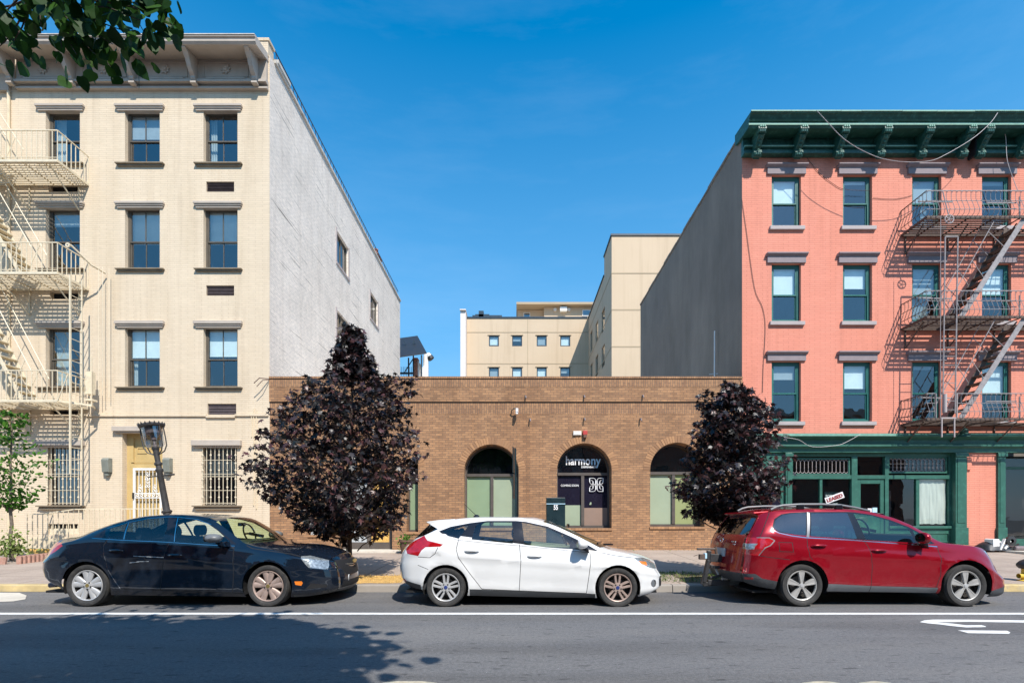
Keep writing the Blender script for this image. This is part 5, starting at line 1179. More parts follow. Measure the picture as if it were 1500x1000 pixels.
# hanging ladder and its rope and weight
mb = MB(); yl_ = 15.05; xa_, xb_ = fx(1384.5, yl_), fx(1403, yl_)
mb.tube([(xa_, yl_, fz(347, yl_)), (fx(1381, yl_), yl_, fz(605, yl_))], .02, 6); mb.tube([(xb_, yl_, fz(347, yl_)), (fx(1399, yl_), yl_, fz(605, yl_))], .02, 6); mb.tube([(xa_, yl_, fz(347, yl_)), (xb_, yl_, fz(347, yl_))], .025, 6)
z0, z1 = fz(600, yl_), fz(470, yl_); n = 10
for k in range(n): z = z0 + (z1 - z0) * k / n; mb.tube([(fx(1381.5, yl_), yl_, z), (fx(1400.5, yl_), yl_, z)], .01, 5)
mb.build('hanging_ladder', 'grey_iron', fe)
mb = MB(); y = 14.98; cx_, cz_ = fx(1390.5, y), fz(321, y)
for k in range(14): a, b = 2 * math.pi * k / 14, 2 * math.pi * (k + 1) / 14; mb.tube([(cx_ + .13 * math.cos(a), y, cz_ + .13 * math.sin(a)), (cx_ + .13 * math.cos(b), y, cz_ + .13 * math.sin(b))], .016, 5)
for k in range(5): a = 2 * math.pi * k / 5; mb.tube([(cx_, y, cz_), (cx_ + .13 * math.cos(a), y, cz_ + .13 * math.sin(a))], .011, 5)
mb.tube([(fx(1378, y), y, cz_ + .1), (fx(1377.5, y), y, fz(612, y))], .008, 5); mb.tube([(fx(1381, y), y, fz(280, y)), (cx_ - .02, y, cz_ + .12)], .015, 5); mb.build('pulley_wheel', 'stone_light', fe)
mb = MB(); mb.tube([(fx(1384, 15), 15, fz(604, 15)), (fx(1384, 15), 15, fz(577, 15))], .055, 10); mb.build('counterweight', 'stone_light', fe, smooth=True)
mb = MB(); y = 15.0
mb.bar((fx(1379.5, y), y, fz(640, y)), (fx(1379.5, y), y, fz(612, y)), .03); mb.bar((fx(1398, y), y, fz(640, y)), (fx(1398, y), y, fz(612, y)), .03); mb.bar((fx(1378, y), y, fz(612, y)), (fx(1400, y), y, fz(612, y)), .04); mb.build('ladder_guide', 'stone_light', fe)
# alarm bell-like ornament on the storefront ledge
mb = MB(); mb.lathe([(.0, .32), (.07, .28), (.12, .18), (.1, .12), (.16, .06), (.17, 0), (.0, 0)], (fx(1412, 15.75), 15.75, fz(640, 15.75)), 'z', 10); mb.build('cornice_finial', 'green_cornice', sf)

# ------------------------------------------------------------ clutter on the right step, hydrant at the edge
zc = zwalk(YF) + .03
t = thing('covered_barrow', 'low black covered heap beside the step at the orange brick pier', 'tarpaulin', (fx(1436), YF - .5, zc))
r_ = random.Random(12); mb = MB(); n, k_ = 14, 8; g = []
for j in range(k_ + 1):
    for i in range(n + 1):
        u, w_ = i / n * 2 - 1, j / k_ * 2 - 1; h_ = max(0, 1 - u * u) ** .5 * max(0, 1 - w_ * w_) ** .5; g.append((fx(1434) + u * .42, YF - .45 + w_ * .3, zc + .3 * h_ + .03 * mnoise.noise(Vector((u * 4, w_ * 4, 1)))))
mb.add(g, [(j * (n + 1) + i, j * (n + 1) + i + 1, (j + 1) * (n + 1) + i + 1, (j + 1) * (n + 1) + i) for j in range(k_) for i in range(n)]); mb.build('cover', 'canopy_dark', t, smooth=True)
y = YF - .7
mb = MB(); mb.prism([(fx(1455, y), zc), (fx(1455, y), zc + .34), (fx(1457, y), zc + .36), (fx(1464, y), zc + .35), (fx(1465, y), zc)], 'y', y, y + .3); tag(mb.build('board_stack', 'white_paint', bevel=.01), 'white upright panel leaning on the right step', 'panel')
t = thing('folding_chair', 'tangle of white and black chair parts on the right step', 'chair', (fx(1470, y), y, zc))
mb = MB(); mb.bar((fx(1464, y), y, zc + .02), (fx(1472, y), y, zc + .36), .09, .05); mb.bar((fx(1470, y), y, zc + .05), (fx(1478, y), y, zc + .3), .12, .06); mb.bar((fx(1466, y), y + .1, zc + .3), (fx(1477, y), y, zc + .1), .06); mb.build('seat', 'white_paint', t, bevel=.01)
mb = MB(); mb.lathe([(.06, -.05), (.15, -.04), (.15, .04), (.06, .05)], (fx(1478, y), y - .05, zc + .3), 'y', 14); mb.bar((fx(1466, y), y, zc + .02), (fx(1486, y), y, zc + .34), .03); mb.bar((fx(1480, y), y, zc + .03), (fx(1492, y), y, zc + .2), .05); mb.build('frame', 'iron_black', t)
t = thing('floor_cushion', 'flat dark bundle beside the chair parts at the right edge', 'bundle', (fx(1492, y), y, zc)); mb = MB(); mb.box(fx(1484, y), fx(1502, y), y - .1, y + .3, zc, zc + .14); mb.build('bundle', 'vent_grey', t, bevel=.05)
yh = 9.9; xh = fx(1504.5, yh)
t = thing('fire_hydrant', 'yellow hydrant with dark cap cut off by the right edge', 'hydrant', (xh, yh, ZK))
mb = MB(); zh = fz(830, yh); mb.lathe([(.0, -.0), (.15, 0), (.15, .03), (.09, .05), (.085, zh - ZK), (.0, zh - ZK)], (xh, yh, ZK), 'z', 16); mb.lathe([(.05, -.17), (.05, .17)], (xh, yh, ZK + .12), 'x', 10); mb.build('barrel', 'hydrant_yellow', t, smooth=True)
mb = MB(); mb.lathe([(.0, -.03), (.12, -.03), (.16, .02), (.16, .06), (.11, .12), (.04, .16), (.0, .17)], (xh, yh, zh), 'z', 18); mb.build('cap', 'iron_black', t, smooth=True)
# brick-edged tree pit at the far left, small tree, shrub
yt = 13.2
t = thing('tree_pit_border', 'scalloped terracotta-coloured brick border round the small tree at the left edge', 'border', (fx(8, yt), yt - .6, zwalk(yt)))
plain('edging', (.42, .24, .18), .8, var=.25, scale=10)
mb = MB(); r_ = random.Random(2)
for k in range(16):
    x = -14.6 + k * .115; mb.tube([(x + r_.uniform(-.02, .02), yt - .7, zwalk(12.4)), (x, yt - .68, zwalk(12.4) + .20 + r_.uniform(-.03, .03))], [.055, .065], 7)
for k in range(9):
    y_ = yt - .65 + k * .115; mb.tube([(fx(31, 12.6), y_, zwalk(y_)), (fx(31, 12.6), y_, zwalk(y_) + .2)], [.055, .06], 7)
mb.build('edging', 'edging', t, smooth=True)
# ------------------------------------------------------------ cars
def paint(name, c, metal=0, rough=.25, flake=0, coat=1, dust=None):
    m, nt, out = newmat(name); p = N(nt, 'ShaderNodeBsdfPrincipled'); p.inputs['Metallic'].default_value = metal
    tc = N(nt, 'ShaderNodeTexCoord').outputs['Object']
    c0 = mixrgb(nt, ramp(nt, noise(nt, tc, 1.2, 4), .3, .7), [x * .94 for x in c], [min(1, x * 1.05) for x in c])
    if dust:
        g = ramp(nt, noise(nt, tc, 5, 8, .75), .45, .8); s = N(nt, 'ShaderNodeSeparateXYZ'); L(nt, tc, s.inputs[0])
        lo = ramp(nt, s.outputs[2], dust[1], dust[2], (1, 1, 1), (0, 0, 0)); mu = N(nt, 'ShaderNodeMath', operation='MULTIPLY'); L(nt, g, mu.inputs[0]); L(nt, lo, mu.inputs[1])
        ms = N(nt, 'ShaderNodeMath', operation='MULTIPLY'); L(nt, mu.outputs[0], ms.inputs[0]); ms.inputs[1].default_value = .22
        c0 = mixrgb(nt, ms.outputs[0], c0, dust[0])
    L(nt, c0, p.inputs[0]); rr = N(nt, 'ShaderNodeMapRange'); L(nt, noise(nt, tc, 3, 7, .7), rr.inputs[0]); rr.inputs[3].default_value = rough * .7; rr.inputs[4].default_value = rough * 1.4; L(nt, rr.outputs[0], p.inputs['Roughness'])
    p.inputs['Coat Weight'].default_value = coat; p.inputs['Coat Roughness'].default_value = .02; p.inputs['Specular IOR Level'].default_value = .3
    L(nt, p.outputs[0], out.inputs[0])
paint('paint_black', (.005, .009, .017), 0, .1, dust=((.12, .11, .10), .0, .75))
paint('paint_white', (.66, .66, .65), 0, .3, dust=((.5, .45, .4), .0, .5))
paint('paint_red', (.27, .003, .011), .35, .2, coat=.6, dust=((.4, .2, .18), .0, .9))
plain('trim_black', (.012, .012, .015), .12, var=.1)
plain('cladding', (.045, .048, .052), .5, var=.15, bmp=.1)
plain('cladding_grey', (.13, .14, .15), .45, var=.1)
plain('panel_gap', (.006, .006, .007), .8, var=0)
plain('chrome', (.62, .62, .63), .12, metal=1, var=.05)
plain('tyre', (.028, .027, .026), .75, var=.25, scale=10, bmp=.2, dirt=(.075, .068, .06))
plain('rim_silver', (.46, .46, .46), .35, metal=.3, var=.08, scale=6)
plain('rim_dusty', (.36, .27, .23), .45, metal=.25, var=.18, scale=9, dirt=(.30, .22, .18))
plain('rim_grey', (.42, .41, .39), .38, metal=.3, var=.1, scale=6)
plain('trim_steel', (.20, .20, .21), .35, metal=.3)
plain('disc_steel', (.14, .13, .125), .5, metal=.5)
plain('brake_dark', (.03, .028, .027), .7, var=.3)
plain('seat_dark', (.035, .038, .045), .85, var=.2)
plain('red_lens', (.36, .006, .010), .12, coat=1, var=.3, scale=14)
plain('clear_lens', (.30, .33, .34), .12, metal=.4, coat=1, var=.6, scale=26)
plain('amber_lens', (.75, .20, .02), .15, coat=1, var=.15)
plain('gold_badge', (.55, .42, .15), .25, metal=.8)
plain('blue_badge', (.02, .04, .16), .25, coat=1)

def curve(pts, ins):
    """pts (px, py[, inset]) on a plane ins behind the car's near side -> sorted world (x, z)"""
    r_ = []
    for p_ in pts:
        y = YN + (p_[2] if len(p_) > 2 else ins); r_.append((fx(p_[0], y), fz(p_[1], y)))
    r_.sort(); return r_
def ev(c, x):
    n = len(c)
    if x <= c[0][0]: return c[0][1]
    if x >= c[-1][0]: return c[-1][1]
    for i in range(n - 1):
        if c[i][0] <= x <= c[i + 1][0]: break
    def sl(k):
        if k <= 0 or k >= n - 1: return (c[min(k + 1, n - 1)][1] - c[max(k - 1, 0)][1]) / max(1e-6, c[min(k + 1, n - 1)][0] - c[max(k - 1, 0)][0])
        a = (c[k][1] - c[k - 1][1]) / max(1e-6, c[k][0] - c[k - 1][0]); b = (c[k + 1][1] - c[k][1]) / max(1e-6, c[k + 1][0] - c[k][0])
        return 0 if a * b <= 0 else 2 * a * b / (a + b)
    h = c[i + 1][0] - c[i][0]; t = (x - c[i][0]) / max(h, 1e-6); m0, m1 = sl(i) * h, sl(i + 1) * h
    return (2 * t ** 3 - 3 * t * t + 1) * c[i][1] + (t ** 3 - 2 * t * t + t) * m0 + (-2 * t ** 3 + 3 * t * t) * c[i + 1][1] + (t ** 3 - t * t) * m1
def sst(a, b, x): t = max(0, min(1, (x - a) / (b - a))); return t * t * (3 - 2 * t)
YN = 7.8
class Car:
    NV = [3, 4, 4, 3, 8, 4, 6]      # steps between the eight rails
    def __init__(s, sp):
        s.sp = sp; s.Yc = YN + .9
        s.bot = curve(sp['bottom'], .02); s.belt = curve(sp['belt'], .06); s.cant = curve(sp['cant'], .24); s.cen = curve(sp['center'], .9)
        s.W, s.Rr, s.b = sp['W'], sp['R'], sp['b']; s.x0, s.x1 = sp['x0'], sp['x1']
        s.arches = [((w_[0] - CX) * YN / F, sp['wr'][i] + .0, w_[1]) for i, w_ in enumerate(sp['wheels'])]
    def section(s, xs):
        sp = s.sp; sr = 1 - sst(s.x0, s.x0 + sp['rl'], xs); sf = sst(s.x1 - sp['fl'], s.x1, xs)
        w_ = ev(s.W, xs); o = [sp['oR'][k] * sr + sp['oF'][k] * sf for k in range(6)]
        X = [xs + o[k] for k in range(6)]
        zb = ev(s.bot, X[0]); zl = ev(s.belt, X[4]); zc_ = ev(s.cant, X[5]); R_ = min(ev(s.Rr, X[5]), w_ - .015)
        bb = ev(s.b, xs); xb_ = X[5] + bb; ztop = max(ev(s.cen, xb_), zc_ + .004)
        zl = min(zl, zc_ - .006)
        hgt = zl - zb
        P = [(X[0], w_ - .07, zb), (X[1], w_ - .012, zb + hgt * .16), (X[2], w_ + .0, zb + hgt * .48), (X[3], w_ - .012, zb + hgt * .80), (X[4], w_ - .045, zl), (X[5], R_, zc_)]
        P += [(X[5] + bb * .64, R_ * .60, zc_ + (ztop - zc_) * .72), (xb_, 0, ztop)]
        # flare round the wheels
        out_ = []; P = [Vector(p) for p in P]
        for k in range(7):
            p0, p1, p2, p3 = P[max(k - 1, 0)], P[k], P[k + 1], P[min(k + 2, 7)]
            if k == 4: p0, p3 = p1 + (p1 - p2) * .7, p2 + (p2 - p1) * .7 + Vector((0, -.1 * (p1 - p2).length, 0))
            if k == 5: p0 = p1 - (p2 - p1) * .6 + Vector((0, .08, -.03)) * min(1, (P[5] - P[4]).length * 3)
            if k == 6: p3 = Vector((p1.x, -p1.y, p1.z))
            if k == 3: p3 = p2 + (p2 - p1) * .6
            n = s.NV[k]
            for j in range(n):
                t = j / n; q = .5 * ((2 * p1) + (p2 - p0) * t + (2 * p0 - 5 * p1 + 4 * p2 - p3) * t * t + (3 * p1 - p0 - 3 * p2 + p3) * t ** 3)
                if k == 4:
                    q = p1.lerp(p2, t); q.y += .02 * 4 * t * (1 - t) * min(1, (p2 - p1).length * 3)
                out_.append(q)
        out_.append(P[7])
        for q in out_[:sum(s.NV[:4])]:
            for (ax, ar, az) in s.arches:
                d = math.hypot(q.x - ax, q.z - .33); f = max(0, 1 - abs(d - ar - .02) / .11); q.y += .018 * f * f * (3 - 2 * f)
            # shoulder crease
            cz = (q.z - zb) / max(.05, hgt); q.y += sp.get('crease', .012) * math.exp(-((cz - .74) / .07) ** 2) - .012 * math.exp(-((cz - .3) / .12) ** 2)
        return out_
    def build(s):
        sp = s.sp; bm = bmesh.new(); zone = bm.faces.layers.int.new('zone'); matl = bm.faces.layers.int.new('part')
        ns = 118; xs = [s.x0 + (s.x1 - s.x0) * i / ns for i in range(ns + 1)]
        for q in sp['snap']:
            k = min(range(len(xs)), key=lambda i: abs(xs[i] - q)); xs[k] = q
        # denser near the ends
        xs = sorted(set(xs + [s.x0 + d for d in (.008, .02, .05)] + [s.x1 - d for d in (.008, .02, .05)]))
        secs = [s.section(x) for x in xs]; nv = len(secs[0]); cum = [0]
        for n in s.NV: cum.append(cum[-1] + n)
        V = [[bm.verts.new(p) for p in sec] for sec in secs]
        names = ['body']; s.names = names
        def pid(n):
            if n not in names: names.append(n)
            return names.index(n)
        s.pid = pid
        rng = {}
        for i in range(len(xs) - 1):
            for j in range(nv - 1):
                f = bm.faces.new((V[i][j], V[i + 1][j], V[i + 1][j + 1], V[i][j + 1])); f.smooth = True
                f[zone] = 1 if j < cum[5] else 2
                xm = (xs[i] + xs[i + 1]) / 2
                if f[zone] == 2:
                    for nm, a, b, ja, jb in sp['top']:
                        if a < xm < b and cum[5] + ja <= j < nv - 1 - jb: f[matl] = pid(nm)
                    if f[matl] == 0 and sp['hood'] < xm: f[matl] = pid('hood')
        # caps
        for e, i in ((-1, 0), (1, len(xs) - 1)):
            sec = secs[i]; top = sec[cum[5]:]; nt_ = len(top); t0 = top[0]; rows = []
            for v in range(cum[5] + 1):
                row = []
                for c, tp in enumerate(top):
                    if v == cum[5]: row.append(V[i][cum[5] + c])
                    elif c == 0: row.append(V[i][v])
                    else:
                        p = sec[v]; fr = (v / cum[5]) ** 3; ysc = tp.y / max(t0.y, 1e-4)
                        bul = sp['bulge'][0 if e < 0 else 1] * (1 - ysc * ysc)
                        k = (tp.x - t0.x)
                        row.append(bm.verts.new((p.x + k * fr + bul * (1 - fr), p.y * ysc, p.z + (tp.z - t0.z) * fr)))
                rows.append(row)
            for v in range(cum[5]):
                for c in range(nt_ - 1):
                    q = (rows[v][c], rows[v + 1][c], rows[v + 1][c + 1], rows[v][c + 1]); f = bm.faces.new(q if e > 0 else q[::-1]); f.smooth = True; f[zone] = 3 if e < 0 else 4
        s.bm, s.zone, s.matl = bm, zone, matl
        bm.normal_update()
        def cut(poly, zones, name, convex=True, axis='y', cond=None, only=None):
            polys = [poly] if convex else [[poly[k] for k in tri] for tri in tessellate_polygon([[Vector((a, b, 0)) for a, b in poly]])]
            k_ = pid(name) if name else -1; okp = None if only is None else [pid(o) for o in only]
            for pl in polys:
                ar = sum(pl[i][0] * pl[(i + 1) % len(pl)][1] - pl[(i + 1) % len(pl)][0] * pl[i][1] for i in range(len(pl)))
                if abs(ar) < 1e-9: continue
                if ar < 0: pl = pl[::-1]
                u0, u1 = min(p[0] for p in pl), max(p[0] for p in pl); w0, w1 = min(p[1] for p in pl), max(p[1] for p in pl)
                cur = []
                for f in bm.faces:
                    if f[zone] not in zones or f[matl] == -1: continue
                    if okp is not None and f[matl] not in okp: continue
                    us = [(v.co.x if axis == 'y' else v.co.y) for v in f.verts]; ws = [v.co.z for v in f.verts]
                    if max(us) < u0 or min(us) > u1 or max(ws) < w0 or min(ws) > w1: continue
                    if cond and not cond(f): continue
                    cur.append(f)
                for i in range(len(pl)):
                    if not cur: break
                    (a, b), (c, d) = pl[i], pl[(i + 1) % len(pl)]; du, dw = c - a, d - b; ln = math.hypot(du, dw)
                    if ln < 1e-7: continue
                    nu, nw = -dw / ln, du / ln        # inward for CCW
                    co = Vector((a, 0, b)) if axis == 'y' else Vector((0, a, b)); no = Vector((nu, 0, nw)) if axis == 'y' else Vector((0, nu, nw))
                    geom = list({v for f in cur for v in f.verts}) + list({e for f in cur for e in f.edges}) + cur
                    ret = bmesh.ops.bisect_plane(bm, geom=geom, dist=1e-5, plane_co=co, plane_no=no)
                    cur = [g for g in ret['geom'] if isinstance(g, bmesh.types.BMFace)]
                    cur = list(set(cur)); cur = [f for f in cur if (f.calc_center_median() - co).dot(no) > 0]
                for f in cur: f[matl] = k_
        s.cut = cut
        def pz(pts, ins=None):
            """picture points -> (x, z) on the body side; inset grows from belt to roof"""
            r_ = []
            for px, py in pts:
                d = ins if ins is not None else None
                if d is None:
                    xg = fx(px, YN + .1); zb_, zc_ = ev(s.belt, xg), ev(s.cant, xg); zz = fz(py, YN + .1)
                    d = .035 if zz < zb_ or zc_ - zb_ < .05 else .035 + .01 + (zz - zb_) / (zc_ - zb_) * .22
                    w_ = ev(s.W, xg); d += .9 - w_
                r_.append((fx(px, YN + d), fz(py, YN + d)))
            return r_
        s.pz = pz
        if sp.get('dlo'):
            cut(pz(sp['dlo']), (1,), 'window_surround')
            for g in sp['glass']: cut(pz(g[1]), (1,), g[0])
        for nm, pts, cv, zn in sp['regions']: cut(pz(pts), zn, nm, cv, cond=None if nm in ('rear_valance', 'rear_cladding', 'front_lip', 'front_cladding') else (lambda f, q=(.62 if sp['x0'] > 3 else .46): f.calc_center_median().y > q))
        for nm, pts, zn in sp['yz']: cut(pts, zn, nm, False, 'x')
        for nm, pts in sp['doors']: cut(pz(pts), (1,), nm, False, only=['body'])
        def strip(pts, w_, name, zn=(1,), only=None):
            P = pz(pts)
            for i in range(len(P) - 1):
                (a, b), (c, d) = P[i], P[i + 1]; l = math.hypot(c - a, d - b); nx, nz = -(d - b) / l * w_ / 2, (c - a) / l * w_ / 2; ex, ez = (c - a) / l * .002, (d - b) / l * .002
                cut([(a + nx - ex, b + nz - ez), (a - nx - ex, b - nz - ez), (c - nx + ex, d - nz + ez), (c + nx + ex, d + nz + ez)], zn, name, only=only)
        for pts, zn in sp['seams']: strip(pts, sp.get('gapw', .009), 'panel_gap', zn)
        for nm, pts, w_ in sp['lines']: strip(pts, w_, nm)
        for i, (ax, ar, az) in enumerate(s.arches):
            n = 30; poly = [(ax + ar * math.cos(2 * math.pi * k / n), s.sp['wz'][i] + ar * math.sin(2 * math.pi * k / n)) for k in range(n)]
            lip = [(ax + (ar + .02) * math.cos(2 * math.pi * k / n), s.sp['wz'][i] + (ar + .02) * math.sin(2 * math.pi * k / n)) for k in range(n)]
            if sp.get('lip'): cut(lip, (1,), sp['lip'])
            cut(poly, (1,), None)
        bm.normal_update()
        nrm = {v: (Vector((v.normal.x, 0, v.normal.z)).normalized() if abs(v.co.y) < 1e-4 else v.normal.copy()) for v in bm.verts}
        root = thing(sp['name'], sp['label'], 'car', ((s.x0 + s.x1) / 2, s.Yc, 0), 'cars parked along the kerb'); s.root = root
        parts = {}
        for f in bm.faces:
            if f[matl] >= 0: parts.setdefault(names[f[matl]], []).append(f)
        made = {}
        def emit(name, faces, sides, mat, parent):
            vs, ns_, fs = [], [], []
            for sd_ in sides:
                idx = {}
                for f in faces:
                    q = []
                    for v in f.verts:
                        if v not in idx: idx[v] = len(vs); vs.append((v.co.x, s.Yc - v.co.y * sd_, v.co.z)); n_ = nrm[v]; ns_.append((n_.x, -n_.y * sd_, n_.z))
                        q.append(idx[v])
                    fs.append(tuple(q))
            me = bpy.data.meshes.new(name); me.from_pydata(vs, [], fs); me.materials.append(MATS[mat]); me.update()
            # face winding should agree with the stored normals
            bm2 = bmesh.new(); bm2.from_mesh(me); bm2.faces.ensure_lookup_table()
            for f in bm2.faces:
                a = Vector((0, 0, 0))
                for v in f.verts: a += Vector(ns_[v.index])
                if f.normal.dot(a) < 0: f.normal_flip()
                f.smooth = True
            bm2.to_mesh(me); bm2.free()
            me.normals_split_custom_set_from_vertices([Vector(n_) for n_ in ns_])
            return link(name, me, parent)
        pm = sp['mats']; order = sorted(parts, key=lambda n: 0 if n in ('body',) or 'door' in n and '_' not in n[5:] else 1)
        body = emit('body', parts['body'], (1, -1), sp['paint'], root); made['body'] = body
        for nm in order:
            if nm == 'body': continue
            mat = pm.get(nm, sp['paint']); both = nm in ('hood', 'windshield', 'rear_window', 'grille', 'rear_glass', 'lower_grille', 'rear_valance', 'rear_cladding', 'front_lip', 'front_cladding')
            base = 'door' if nm.endswith('_door') else nm.split('-')[0]
            groups = [parts[nm]]
            if nm in ('panel_gap', 'front_cladding', 'rear_cladding'):
                left = set(parts[nm]); groups = []
                while left:
                    st_ = [left.pop()]; comp = list(st_)
                    while st_:
                        for v_ in st_.pop().verts:
                            for g_ in v_.link_faces:
                                if g_ in left: left.discard(g_); st_.append(g_); comp.append(g_)
                    groups.append(comp)
            for sides, fcs in [(sd, g_) for sd in (((1, -1),) if both else ((1,), (-1,))) for g_ in groups]:
                o = emit(base, fcs, sides, mat, body if nm in ('panel_gap', 'window_surround', 'chrome_strip') else root)
                if nm.endswith('_door') and sides == (1,): made[nm] = o
        s.body = body; s.made = made
        s.extras()
        bm.free(); return root
    def extras(s):
        sp = s.sp; root = s.root; Yc = s.Yc
        # closed underside, dark
        mb = MB(); xa, xb = s.x0 + .12, s.x1 - .12; mb.box(xa, xb, Yc - .72, Yc + .72, .20, .235)
        for (ax, ar, az) in s.arches: mb.box(ax - .12, ax + .12, Yc - .6, Yc + .6, .22, .36)
        mb.tube([(s.arches[0][0] - .5, Yc + .25, .25), (s.arches[1][0] - .3, Yc + .1, .25)], .05, 6)
        mb.build('underbody', 'panel_gap', root)
        for i, (ax, ar, az) in enumerate(s.arches):
            for sd_ in (1, -1):
                mb = MB(); n = 24; yo_, yi = Yc - sd_ * (.9 - .035), Yc - sd_ * .5; z_ = sp['wz'][i]; vs = []
                a0, a1 = -.35, math.pi + .35
                for k in range(n + 1):
                    a = a0 + (a1 - a0) * k / n; vs += [(ax + (ar + .004) * math.cos(a), yo_, z_ + (ar + .004) * math.sin(a)), (ax + (ar + .004) * math.cos(a), yi, z_ + (ar + .004) * math.sin(a))]
                mb.add(vs, [(2 * k, 2 * k + 1, 2 * k + 3, 2 * k + 2) for k in range(n)]); mb.add([(ax, yi, z_)] + [vs[2 * k + 1] for k in range(n + 1)], [(0, k + 1, k + 2) for k in range(n)])
                mb.build('wheel_well', 'panel_gap', root, recalc=False)
        # cabin: floor, dash, seats, wheel
        c0, c1 = sp['cabin']; zf = sp['seatz']; mb = MB(); mb.box(c0 - .3, c1 + .3, Yc - .74, Yc + .74, .25, zf - .10); mb.build('cabin_floor', 'seat_dark', root)
        mb = MB(); mb.prism([(c1 + .02, zf - .12), (c1 + .08, zf + .05), (c1 + .2, zf + .035), (c1 + .34, zf - .04), (c1 + .34, zf - .12)], 'y', Yc - .66, Yc + .66); mb.build('dashboard', 'seat_dark', root, bevel=.03)
        for (xs_, wd_) in sp['seats']:
            for yy in ((-.36, .36) if wd_ < 1 else (0,)):
                w2 = .24 if wd_ < 1 else .62; mb = MB()
                mb.prism([(xs_ + .12, zf - .25), (xs_ + .02, zf - .25), (xs_ - .10, zf + .0), (xs_ - .06, zf + .045), (xs_ + .02, zf + .02)], 'y', Yc + yy - w2, Yc + yy + w2); st = mb.build('seat', 'seat_dark', root, bevel=.03)
                for hy in ((0,) if wd_ < 1 else (-.38, .38)):
                    mb = MB(); hz = zf + (.19 if wd_ < 1 else sp.get('rhz', .17)); cx_ = xs_ - .12; n = 12
                    prof = [(cx_ + .055 * math.cos(2 * math.pi * k / n), hz + .1 * math.sin(2 * math.pi * k / n)) for k in range(n)]; mb.prism(prof, 'y', Yc + yy + hy - .12, Yc + yy + hy + .12); mb.bar((cx_, Yc + yy + hy - .05, zf), (cx_, Yc + yy + hy - .05, hz), .014); mb.bar((cx_, Yc + yy + hy + .05, zf), (cx_, Yc + yy + hy + .05, hz), .014)
                    mb.build('headrest', 'seat_dark', st, bevel=.03)
        mb = MB(); cx_, cy_, cz_ = c1 - .12, Yc + .36, zf + .13; ring_ = []
        for k in range(21): a = 2 * math.pi * k / 20; ring_.append((cx_ - .06 * math.sin(a), cy_ + .18 * math.cos(a), cz_ + .17 * math.sin(a)))
        mb.tube(ring_, .014, 6); mb.bar((cx_, cy_ - .17, cz_), (cx_, cy_ + .17, cz_), .03); mb.bar((cx_, cy_, cz_), (cx_ + .25, cy_, cz_ - .05), .05); mb.build('steering_wheel', 'trim_black', root)
        mb = MB(); mb.box(c1 - .08, c1 - .05, Yc - .11, Yc + .11, sp['mirz'], sp['mirz'] + .06); mb.build('rear_view_mirror', 'trim_black', root, bevel=.01)
        for i, (wx, wzp) in enumerate(sp['wheels']):
            for sd_ in (1, -1): s.wheel(fx(wx, YN), sp['wz'][i], sp['wrad'][i], sp['rim'][i], sd_, sp['rimmat'][i])
        # mirrors and handles
        for sd_ in (1, -1):
            s.handles(sd_)
            s.mirror(sd_)
        for fn in sp.get('more', []): fn(s)
    def handles(s, sd_):
        for (px, py, hw, mt, dn) in s.sp['handles']:
            (x, z), = s.pz([(px, py)]); y = s.Yc - sd_ * (.9 + .006); mb = MB(); w_ = hw / 93.2
            pts = []; n = 10
            for k in range(n + 1):
                t = k / n * 2 - 1; pts.append((x + t * w_, y - sd_ * (.025 * (1 - t * t) ** .5) + sd_ * .008, z + .006 * (1 - t * t)))
            mb.tube(pts, [.008 + .010 * (1 - abs(k / n * 2 - 1) ** 3) for k in range(n + 1)], 8)
            o = mb.build('handle', mt, s.made.get(dn, s.root) if sd_ == 1 else s.root, smooth=True)
            mb = MB(); mb.lathe([(.0, .0), (.9, 0), (1, .01)], (0, 0, 0), 'y', 16)
            mb.v = [(x + v[0] * w_ * .62, y + sd_ * .012, z - .002 + v[2] * .026) for v in mb.v]; mb.build('handle_recess', 'panel_gap' if mt == 'paint_black' else s.sp['recess'], o)
    def mirror(s, sd_):
        sp = s.sp; x, z, hx, hz, ls = sp['mirror']; y0 = s.Yc - sd_ * .88; mb = MB(); n = 14; m_ = 9; g = []
        yc = y0 - sd_ * .13
        for j in range(m_ + 1):
            ph = math.pi * j / m_
            for k in range(n):
                a = 2 * math.pi * k / n; sx_ = -math.cos(ph); r_ = math.sin(ph) ** .6
                px_ = sx_ * hx * (1.0 if sx_ > 0 else .45); g.append((x + px_, yc + math.cos(a) * .12 * r_, z + math.sin(a) * hz * r_))
        mb.add(g, [(j * n + k, j * n + (k + 1) % n, (j + 1) * n + (k + 1) % n, (j + 1) * n + k) for j in range(m_) for k in range(n)])
        o = mb.build('side_mirror', sp['mirmat'], s.root, smooth=True)
        mb = MB(); mb.prism([(x + .02, z - hz * 1.02), (x + hx * 1.1, z - hz * .8), (x + hx * 1.35, z - hz * 1.9), (x + .1, z - hz * 1.6)], 'y', y0 + sd_ * .06, yc + sd_ * .02); mb.build('mirror_stalk', ls, o, bevel=.01)
        mb = MB(); mb.lathe([(0, 0), (1, 0)], (0, 0, 0), 'x', 16); mb.v = [(x - hx * .445, yc + v[1] * .10, z + v[2] * hz * .85) for v in mb.v]; mb.build('mirror_glass', 'chrome', o)
